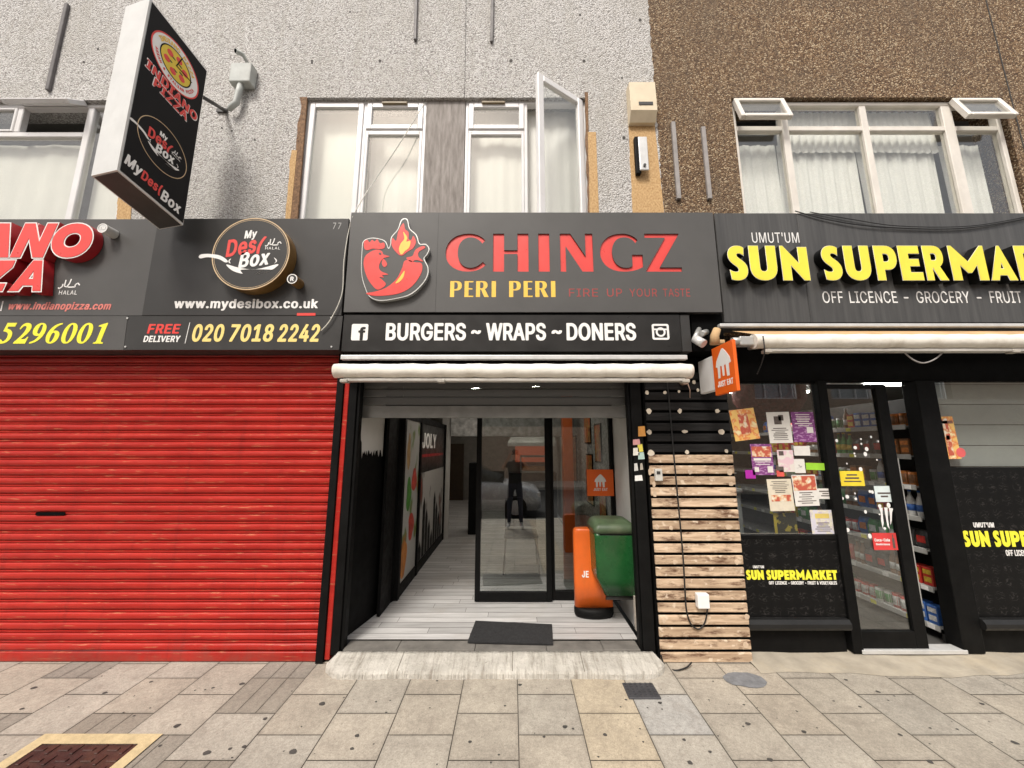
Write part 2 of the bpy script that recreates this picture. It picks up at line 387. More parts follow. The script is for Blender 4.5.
# letter outlines (em = 1000), bold and regular: character, advance, closed outlines
FONT_B = "A 530 8,-20,92,-20,116,-10,163,118,170,121,314,120,359,-2,374,-17,470,-20,496,-8,498,4,311,514,302,523,278,529,200,529,182,526,167,514,-19,4,-17,-8,2,-19;200,219,236,330,242,326,280,220,206,219\nB 507 52,-20,262,-20,316,-14,352,-4,388,13,414,34,433,58,447,88,453,118,447,184,421,232,376,268,406,292,425,322,433,358,432,400,424,430,408,460,364,500,316,520,256,529,58,529,40,526,25,514,24,-2,34,-14,46,-19;166,78,161,82,161,208,262,209,283,202,304,184,316,160,319,130,312,106,298,90,262,78,172,78;166,306,161,310,161,430,250,431,282,418,297,394,300,370,296,346,280,322,250,307,172,306\nC 560 248,-27,302,-25,344,-17,386,-2,422,19,453,45,480,81,498,117,509,159,504,171,482,180,387,177,374,167,360,129,336,99,307,81,272,74,242,77,212,89,186,111,164,141,151,171,142,213,140,267,144,309,154,345,169,375,187,399,212,420,260,435,290,433,314,425,347,399,363,375,376,339,392,330,482,328,500,335,508,345,501,381,486,417,467,447,438,477,405,501,368,519,290,535,242,535,188,526,140,507,96,477,61,441,35,399,17,351,6,291,6,219,16,159,34,111,60,69,94,33,140,2,188,-17,242,-26\nD 553 52,-20,238,-20,304,-11,346,2,388,24,418,47,449,82,475,130,490,178,497,238,494,310,481,364,460,412,430,452,392,484,328,515,262,528,58,529,40,526,25,514,24,-2,34,-14,46,-19;166,78,161,82,161,430,232,431,268,425,292,415,316,396,333,376,348,346,358,310,363,268,355,184,330,130,292,95,244,80,172,78\nE 469 52,-20,376,-21,394,-17,408,-8,411,58,394,74,172,78,161,82,164,208,364,209,388,220,391,232,391,286,384,298,372,304,172,306,161,310,161,430,376,431,394,435,404,442,408,454,408,508,400,522,376,529,58,529,40,526,25,514,24,-2,34,-14,46,-19\nF 460 52,-20,130,-20,158,-8,161,196,166,200,352,201,380,214,382,280,364,296,172,299,161,304,161,424,166,431,370,431,392,436,401,442,405,454,405,508,394,523,370,529,58,529,40,526,25,514,24,-2,34,-14,46,-19\nG 571 249,-27,302,-26,356,-15,400,3,436,27,470,62,493,99,507,141,513,183,514,255,508,267,497,273,272,275,248,261,247,195,254,187,272,179,377,177,370,147,354,117,338,99,314,83,290,75,260,74,212,90,192,105,170,132,151,171,143,207,142,297,150,333,165,369,187,399,212,420,236,431,260,435,308,426,343,399,376,339,392,330,482,329,500,335,510,345,502,381,487,417,466,447,437,477,404,501,368,518,290,535,242,535,185,525,139,507,95,477,61,441,35,399,17,351,6,291,5,231,15,165,34,111,60,69,93,33,140,1,188,-17,248,-27\nH 567 52,-20,130,-20,158,-8,161,208,166,211,356,208,359,-8,376,-18,394,-21,466,-20,490,-8,493,508,487,520,460,529,388,529,370,525,357,514,356,316,352,309,162,310,159,514,144,526,124,529,52,529,28,518,24,508,24,-2,34,-14,46,-19\nI 351 23,-20,269,-21,287,-18,303,-8,303,64,281,76,227,78,219,82,219,430,275,431,301,442,305,454,305,508,293,524,269,529,29,529,11,526,-4,514,-5,454,-1,442,23,432,77,431,82,424,82,82,77,78,17,76,-3,64,-5,-2,5,-14,17,-19\nK 517 52,-20,130,-20,158,-8,161,160,190,193,196,193,346,-14,370,-21,454,-20,482,-8,480,10,284,286,482,502,483,514,478,520,448,529,358,529,340,524,166,339,161,346,159,514,144,526,124,529,52,529,28,518,24,508,24,-2,34,-14,46,-19\nL 443 52,-20,364,-21,388,-14,397,-2,397,58,382,74,364,78,172,78,161,82,161,508,155,520,136,528,52,529,30,520,24,508,24,-2,34,-14,46,-19\nM 679 52,-20,130,-20,148,-14,158,-2,160,224,250,-2,262,-15,280,-20,346,-20,375,-8,466,223,471,-8,484,-17,502,-21,574,-20,598,-11,604,4,604,508,598,520,574,529,514,529,466,528,446,520,316,189,182,520,160,529,94,529,52,529,30,520,24,508,24,-2,34,-14,46,-19\nN 574 52,-20,136,-20,151,-14,161,-2,161,274,166,287,358,-12,382,-20,466,-21,484,-17,496,-8,499,508,493,520,466,529,394,529,376,525,364,514,363,232,358,219,166,520,142,529,58,529,40,526,28,518,24,508,24,-2,34,-14,46,-19\nO 584 248,-27,308,-25,356,-14,396,3,440,33,474,69,499,111,517,159,527,219,527,291,518,345,498,399,472,441,438,477,393,507,344,526,290,535,242,535,188,526,140,507,96,477,62,441,35,399,17,351,6,291,5,231,15,165,34,111,60,69,94,33,140,2,188,-17,242,-26;254,74,206,93,182,115,164,141,145,195,140,273,152,339,182,393,224,426,272,435,302,429,325,417,365,375,388,315,394,237,382,171,353,117,332,97,308,82,260,74\nP 495 52,-20,130,-20,158,-8,161,160,166,165,268,167,328,179,381,208,419,250,433,280,442,316,444,358,440,394,413,454,388,481,358,502,304,522,250,529,58,529,40,526,25,514,24,-2,34,-14,46,-19;166,263,161,268,161,430,244,431,281,418,299,394,307,364,306,322,294,292,277,274,256,265,172,263\nR 499 52,-20,130,-20,158,-8,161,172,172,177,220,176,327,-14,346,-20,430,-21,448,-17,461,-8,463,4,357,202,393,226,419,256,438,298,445,340,442,388,429,430,406,466,370,496,316,520,256,529,58,529,40,526,25,514,24,-2,34,-14,46,-19;166,276,161,280,161,430,250,430,283,418,301,394,309,364,307,328,294,298,280,286,256,277,172,276\nS 497 204,-29,294,-22,333,-11,369,7,400,31,420,56,437,91,444,127,443,163,434,193,416,223,391,247,325,283,190,325,168,338,155,355,152,385,161,409,186,430,216,438,252,434,278,421,293,403,302,373,318,361,408,358,426,364,436,373,435,397,426,428,410,457,388,481,330,517,258,535,168,531,96,504,64,481,43,457,26,427,17,391,17,355,27,319,45,289,66,269,132,233,276,187,294,175,306,159,308,127,294,97,264,77,228,70,196,73,168,85,148,109,137,145,120,155,30,157,6,145,4,121,16,79,33,49,55,25,84,4,120,-13,198,-29\nT 499 184,-20,265,-20,283,-14,293,-2,293,430,420,431,444,438,452,448,453,508,447,520,438,525,414,529,30,529,12,526,-3,514,-4,448,9,436,30,431,157,430,157,-2,166,-14,180,-19\nU 568 239,-28,316,-24,388,0,445,44,479,98,493,164,493,506,489,518,478,525,388,529,368,524,357,512,354,152,344,122,322,94,292,77,262,72,226,77,198,92,177,116,164,146,160,182,160,512,149,524,136,528,88,529,46,528,34,523,25,512,24,164,38,98,67,50,116,8,172,-17,238,-28\nV 530 196,-20,284,-20,311,-8,497,502,498,514,488,523,464,529,392,529,374,526,360,514,242,175,116,518,92,529,14,529,-4,526,-18,514,-18,502,168,-2,177,-14,194,-20\nW 737 147,-20,236,-20,264,-8,344,275,422,-8,434,-17,452,-20,536,-20,560,-11,704,502,700,520,674,529,602,529,584,526,568,514,494,227,488,233,414,514,399,526,380,529,302,529,278,522,270,508,194,222,117,514,104,525,86,529,8,529,-14,520,-18,502,119,-2,129,-14,146,-20\nY 522 195,-20,272,-20,301,-8,304,202,489,502,490,514,476,525,380,529,351,520,236,334,121,520,98,529,14,529,-4,526,-18,514,-18,502,165,208,168,-2,177,-14,194,-20\nZ 489 34,-20,398,-21,416,-18,433,-8,435,58,428,69,416,75,182,78,174,82,430,454,433,508,427,520,398,529,38,529,20,526,6,514,5,448,20,435,267,430,7,52,6,-2,15,-14,32,-20\nJ 447 169,-27,241,-21,295,0,335,33,362,81,372,147,372,507,367,519,355,526,265,529,247,524,237,513,235,135,229,105,213,81,199,73,181,71,165,75,151,87,137,117,133,177,119,189,97,193,25,193,7,187,-2,177,-2,129,3,93,14,63,34,33,60,9,91,-9,163,-27\n0 503 210,-27,262,-25,303,-15,340,3,375,33,401,69,420,111,433,159,440,213,441,279,434,345,419,399,400,441,373,477,337,507,298,525,244,536,196,534,154,525,112,504,80,477,53,441,34,399,21,351,13,291,13,213,20,159,33,111,55,63,82,29,118,1,160,-18,208,-27;208,75,181,99,159,147,147,207,146,285,156,351,174,399,200,429,214,437,232,439,250,432,266,417,292,369,306,303,307,225,298,159,276,105,246,75,232,70,214,72\n1 503 68,-20,392,-21,416,-14,427,-2,426,58,416,69,392,75,313,76,312,508,306,520,296,526,272,529,179,526,61,442,50,430,50,358,56,346,68,340,104,340,170,386,176,382,176,76,68,75,44,64,40,52,41,-2,50,-14,62,-19\n2 503 56,-20,392,-21,410,-17,422,-8,425,58,410,73,392,77,224,77,214,82,362,241,393,286,411,328,417,382,404,436,374,479,326,514,296,526,254,535,212,536,164,529,128,516,95,496,69,472,48,442,35,406,30,364,34,352,50,343,128,341,152,347,162,358,166,388,176,412,194,430,218,439,243,436,266,421,279,400,284,370,277,334,250,292,29,52,28,-2,37,-14,50,-19\n3 503 200,-27,276,-22,342,2,389,39,421,93,428,129,428,165,419,201,404,231,384,256,354,279,318,297,279,309,406,453,408,513,390,527,66,529,48,525,35,513,34,453,39,441,48,436,66,432,231,429,121,303,122,243,144,228,228,225,267,207,282,189,292,159,291,123,280,99,248,75,204,71,180,79,162,93,150,111,141,141,126,150,36,152,18,146,8,135,11,105,21,75,36,51,60,25,120,-10,198,-27\n4 503 274,-20,350,-20,369,-14,379,-2,379,82,432,88,443,94,449,106,449,160,445,172,422,182,379,184,378,322,356,337,278,338,251,328,246,316,244,184,157,184,345,502,345,514,341,520,314,529,242,529,217,520,4,160,5,100,21,88,246,82,246,-2,255,-14,272,-20\n5 503 204,-27,280,-21,338,3,388,47,419,105,427,153,422,207,405,255,375,297,336,327,286,347,238,354,175,351,184,429,190,431,370,432,397,441,402,453,401,513,382,527,94,529,74,525,61,513,31,255,35,243,58,233,130,225,148,229,190,252,229,255,262,237,287,195,291,153,283,117,262,87,232,71,208,72,180,87,166,105,157,135,142,148,52,150,34,144,25,135,27,105,37,75,55,45,76,23,130,-10,202,-27\n6 503 210,-27,284,-21,344,5,372,27,392,51,420,111,425,153,422,195,408,237,390,267,362,296,332,314,244,339,355,501,356,516,338,527,248,529,221,519,75,303,50,255,33,207,28,165,31,123,41,87,62,50,88,21,122,-3,164,-19,206,-26;224,69,200,77,177,99,164,129,161,165,169,201,185,225,206,240,230,245,254,237,276,213,289,183,291,153,286,123,270,93,250,75,226,69\n7 503 89,-20,174,-20,198,-8,425,442,427,508,414,524,390,529,60,529,42,526,27,514,27,448,42,435,277,430,62,4,64,-8,84,-19\n8 503 208,-27,290,-21,330,-9,364,9,394,33,418,63,431,93,436,123,434,165,419,207,392,243,359,267,395,303,413,345,417,393,404,441,379,477,341,507,296,527,242,536,182,532,128,516,85,489,51,447,36,399,39,345,57,303,93,267,62,244,41,219,23,183,16,147,18,111,26,81,43,51,64,27,92,7,128,-11,206,-27;194,75,173,87,156,111,151,141,158,171,175,195,200,210,230,215,259,207,283,189,296,165,301,135,296,111,279,87,260,75,230,70,200,73;206,314,186,327,175,345,169,369,172,399,182,418,200,433,218,439,242,437,266,423,278,405,283,381,281,357,270,333,254,318,236,311,212,312\n9 503 122,-20,206,-20,234,-8,368,190,398,244,415,286,423,322,425,358,420,394,408,430,390,460,368,485,337,508,302,524,266,533,224,536,182,532,140,520,106,502,77,478,54,448,37,412,28,364,30,316,40,280,61,244,90,214,122,194,158,181,210,172,95,4,98,-8,122,-20;212,266,189,280,171,304,163,334,162,364,169,394,184,418,206,435,230,440,255,430,277,406,289,376,291,340,284,310,266,281,242,266,218,265\na 440 144,-29,196,-26,244,-12,268,-20,340,-20,358,-16,372,-5,373,253,367,301,354,331,329,361,298,382,262,396,184,405,142,400,100,388,70,373,40,349,21,325,6,295,8,283,16,276,94,253,126,259,154,295,178,308,214,307,226,299,235,283,239,253,232,248,130,234,70,217,25,187,-1,145,-5,115,-3,79,7,49,23,25,41,7,71,-11,105,-23,142,-28;160,67,142,73,130,89,129,115,136,131,169,145,238,153,238,121,224,91,196,70,166,66\nb 475 213,-28,267,-26,315,-12,355,14,388,50,410,92,423,146,425,218,415,272,400,308,375,344,349,368,315,388,273,401,231,405,195,403,150,392,149,512,141,522,117,529,33,526,20,518,17,506,17,-4,27,-14,45,-20,117,-20,147,-11,177,-22,213,-28;219,67,195,75,168,104,154,140,149,188,153,236,166,272,193,302,219,309,247,302,270,278,286,242,292,194,288,146,276,110,253,80,225,68\nc 446 191,-28,260,-23,326,3,355,26,376,50,399,104,392,114,380,120,314,137,290,136,273,128,259,98,244,80,224,69,206,67,176,77,149,110,134,164,135,224,152,272,180,302,206,309,236,302,255,284,270,254,296,242,380,259,396,272,394,290,380,320,344,361,296,389,236,403,188,404,146,398,104,382,74,362,44,332,21,296,7,260,0,218,-1,170,6,122,21,80,44,44,68,19,104,-5,146,-21,188,-28\nd 475 180,-28,236,-25,278,-11,308,-20,380,-20,398,-14,407,-4,408,506,404,518,392,526,308,529,284,522,275,512,274,392,230,403,194,405,152,401,116,390,84,374,55,350,32,320,14,284,1,230,-1,170,7,116,26,68,51,32,86,2,128,-18,176,-28;200,68,176,76,152,104,137,146,132,194,139,242,154,278,178,302,206,309,231,302,258,272,271,236,276,188,270,140,257,104,236,79,206,67\ne 454 194,-28,272,-22,332,2,379,44,401,92,393,104,380,109,314,125,296,125,274,116,260,90,242,74,218,67,194,69,171,80,153,98,135,146,374,149,398,156,407,170,406,224,399,266,386,302,363,338,338,362,302,384,266,397,224,404,182,404,140,396,100,380,68,358,43,332,21,296,6,254,-1,212,0,158,7,116,21,80,44,44,68,19,104,-5,146,-21,188,-28;140,241,137,248,142,260,158,286,177,302,200,309,224,306,241,296,256,278,268,248,266,241,146,241\ni 217 44,-20,123,-20,140,-14,150,-2,149,382,139,394,123,399,45,399,27,394,17,382,17,-2,26,-14,39,-19;64,424,93,423,117,428,135,437,153,454,161,472,161,496,152,514,135,530,105,542,69,543,39,534,15,514,6,490,11,460,33,436,63,424\nk 431 44,-20,123,-20,147,-8,153,129,268,-14,291,-20,375,-21,399,-14,408,-2,404,10,242,214,392,370,396,376,393,388,363,400,279,400,261,395,153,287,150,508,144,520,123,529,39,528,23,520,17,508,17,-2,26,-14,39,-19\nl 240 124,-22,195,-16,208,-10,217,2,203,62,183,73,153,73,151,80,149,512,141,522,123,529,45,529,21,518,17,506,18,62,31,26,52,2,81,-14,123,-22\nm 660 44,-20,123,-20,147,-8,151,256,167,292,183,305,201,310,224,298,238,268,238,4,243,-10,267,-20,333,-21,357,-16,368,-8,372,262,390,298,417,310,446,298,459,268,463,-8,477,-17,495,-21,561,-20,583,-14,593,-2,592,268,585,310,568,346,546,370,525,385,495,398,459,406,387,401,352,388,321,369,285,394,237,406,189,404,147,391,111,400,51,400,27,393,17,376,17,-2,26,-14,39,-19\nn 460 44,-20,123,-20,147,-8,152,250,159,274,172,292,189,304,207,308,225,306,238,298,251,280,258,256,263,-8,279,-18,297,-21,363,-20,390,-8,391,274,374,328,339,371,297,394,243,404,195,402,147,388,117,400,51,400,33,396,20,388,17,376,17,-2,26,-14,39,-19\no 466 191,-28,236,-27,272,-20,314,-4,344,16,371,44,394,80,408,116,416,158,416,206,411,248,398,287,376,326,349,356,315,380,272,397,236,403,188,404,146,398,104,382,74,362,44,332,21,296,7,260,0,218,-1,170,6,122,21,80,44,44,68,19,104,-5,146,-21,188,-28;200,67,172,80,149,110,135,152,133,200,141,248,158,281,182,303,212,309,236,302,263,272,279,230,283,182,276,134,259,98,235,74,206,67\np 475 44,-163,123,-163,147,-151,153,-14,189,-25,225,-29,261,-27,303,-16,360,17,401,71,417,113,425,155,426,203,419,257,405,298,386,329,359,359,324,383,279,400,231,405,183,400,147,388,117,400,45,399,27,393,17,383,17,-145,26,-157,39,-162;207,69,178,89,160,119,150,161,149,209,158,251,172,281,195,303,225,309,251,299,275,269,289,227,292,179,284,131,267,95,243,73,213,68\nr 310 44,-20,123,-20,147,-8,153,262,167,286,189,302,255,303,278,316,279,388,267,399,201,405,141,391,117,400,51,400,33,396,20,388,17,376,17,-2,26,-14,39,-19\ns 415 164,-28,238,-23,304,1,346,39,358,62,366,92,360,146,347,170,328,191,274,219,166,248,146,266,145,284,151,296,166,308,184,312,208,308,225,290,238,266,256,258,280,258,340,271,358,284,359,296,349,320,318,362,280,387,226,402,148,402,82,381,53,362,34,342,20,320,12,290,12,260,19,230,34,206,52,188,106,160,214,131,230,116,232,98,226,84,208,70,190,66,166,68,151,74,139,86,126,116,106,126,88,127,22,113,0,98,15,50,52,8,100,-16,160,-28\nu 460 167,-25,213,-24,261,-10,291,-20,363,-20,381,-15,391,-7,393,377,389,389,381,395,363,400,291,400,272,395,261,383,258,131,251,107,239,89,224,77,201,71,183,74,171,83,158,101,151,125,147,387,123,399,51,400,29,395,17,383,17,131,27,71,46,35,76,5,117,-16,165,-25\nw 617 129,-20,207,-20,232,-8,285,164,335,-8,351,-18,369,-21,435,-20,459,-12,465,-2,580,376,577,388,555,399,519,400,471,399,447,388,399,219,349,388,321,400,249,400,231,396,216,382,171,217,120,388,105,397,87,400,15,399,-9,389,-13,376,102,-2,111,-14,129,-20\ny 440 74,-165,123,-163,165,-150,196,-129,225,-93,407,375,405,387,398,393,375,400,303,400,273,389,195,178,117,387,93,399,21,400,-3,396,-16,387,-18,375,125,-3,107,-51,93,-69,51,-66,33,-73,26,-81,12,-135,15,-147,33,-158,69,-165\nx 429 13,-20,97,-20,118,-14,187,86,193,85,254,-8,265,-16,283,-20,361,-20,379,-17,391,-8,390,10,264,190,384,370,384,388,355,400,277,400,259,395,249,388,193,303,187,304,133,388,121,396,25,400,-4,388,-4,370,115,196,-14,4,-12,-8,7,-19\nz 431 33,-20,340,-21,358,-17,372,-8,375,58,364,71,340,77,190,77,182,82,365,322,369,376,364,389,334,400,52,400,28,396,15,388,12,322,22,309,46,302,190,302,198,298,7,52,6,-2,15,-14,28,-19\nh 460 44,-20,123,-20,147,-8,152,250,159,274,172,292,189,304,207,308,225,306,238,298,251,280,258,256,263,-8,291,-20,363,-20,383,-14,393,-2,393,256,386,298,374,328,339,371,285,398,213,405,153,391,148,514,141,522,123,529,39,528,23,520,17,508,17,-2,26,-14,39,-19\nf 304 73,-20,154,-19,168,-14,178,-2,178,304,244,309,258,316,264,328,261,388,238,399,178,400,178,430,190,453,232,448,260,460,279,520,273,532,256,540,214,549,172,550,136,544,100,529,74,508,54,478,46,454,41,400,-8,398,-20,393,-29,382,-30,328,-24,316,-2,307,45,304,45,-2,54,-14,70,-20\n. 238 84,-24,114,-24,138,-16,160,0,174,21,177,42,172,66,156,87,132,101,96,107,61,102,32,84,16,60,15,30,26,6,48,-13,84,-24\n~ 503 287,117,320,117,356,125,386,140,407,159,428,195,435,231,433,261,416,271,344,273,320,268,311,261,304,225,296,216,242,258,206,277,164,286,122,284,92,276,62,260,39,237,24,207,17,147,32,133,110,129,132,135,144,147,152,186,230,132,284,117\n- 503 106,168,352,169,364,174,373,186,373,246,364,258,340,265,100,263,82,254,78,240,78,186,88,174,100,169\n& 498 179,-27,254,-21,320,3,339,-15,362,-21,446,-20,464,-14,473,-3,470,9,406,87,423,117,437,159,442,231,416,244,338,244,315,231,308,206,262,261,323,315,350,357,359,411,346,459,324,489,291,513,254,528,212,534,164,531,116,517,80,493,54,459,41,417,42,369,59,327,92,279,45,237,20,207,5,177,-2,141,7,81,23,51,44,26,98,-9,135,-21,176,-27;182,68,163,75,149,87,134,117,134,141,139,159,164,190,249,87,218,71,188,67;188,354,175,381,174,411,188,435,206,440,222,423,226,399,216,375,194,353\n' 257 70,298,140,298,155,304,164,316,172,508,166,520,156,526,62,529,44,523,35,514,42,316,52,304,68,298\n/ 300 6,-96,84,-96,97,-90,107,-78,270,528,269,540,252,551,174,553,156,549,144,540,-21,-72,-19,-84,0,-95\n( 324 169,-116,244,-116,262,-110,272,-98,211,58,196,118,188,184,191,268,206,352,232,442,272,538,266,550,243,559,165,559,141,544,114,490,91,430,71,358,58,280,55,166,76,52,96,-8,130,-80,143,-104,165,-115\n) 324 29,-116,101,-116,130,-104,161,-44,190,28,207,88,217,148,220,208,217,268,191,400,167,472,139,532,125,551,101,559,23,558,7,550,1,538,37,454,60,382,78,298,86,220,82,148,68,76,42,-2,2,-92,4,-104,23,-115\n| 280 80,-184,152,-184,168,-178,177,-166,177,674,168,686,146,693,74,692,61,686,52,674,52,-160,55,-172,74,-183"
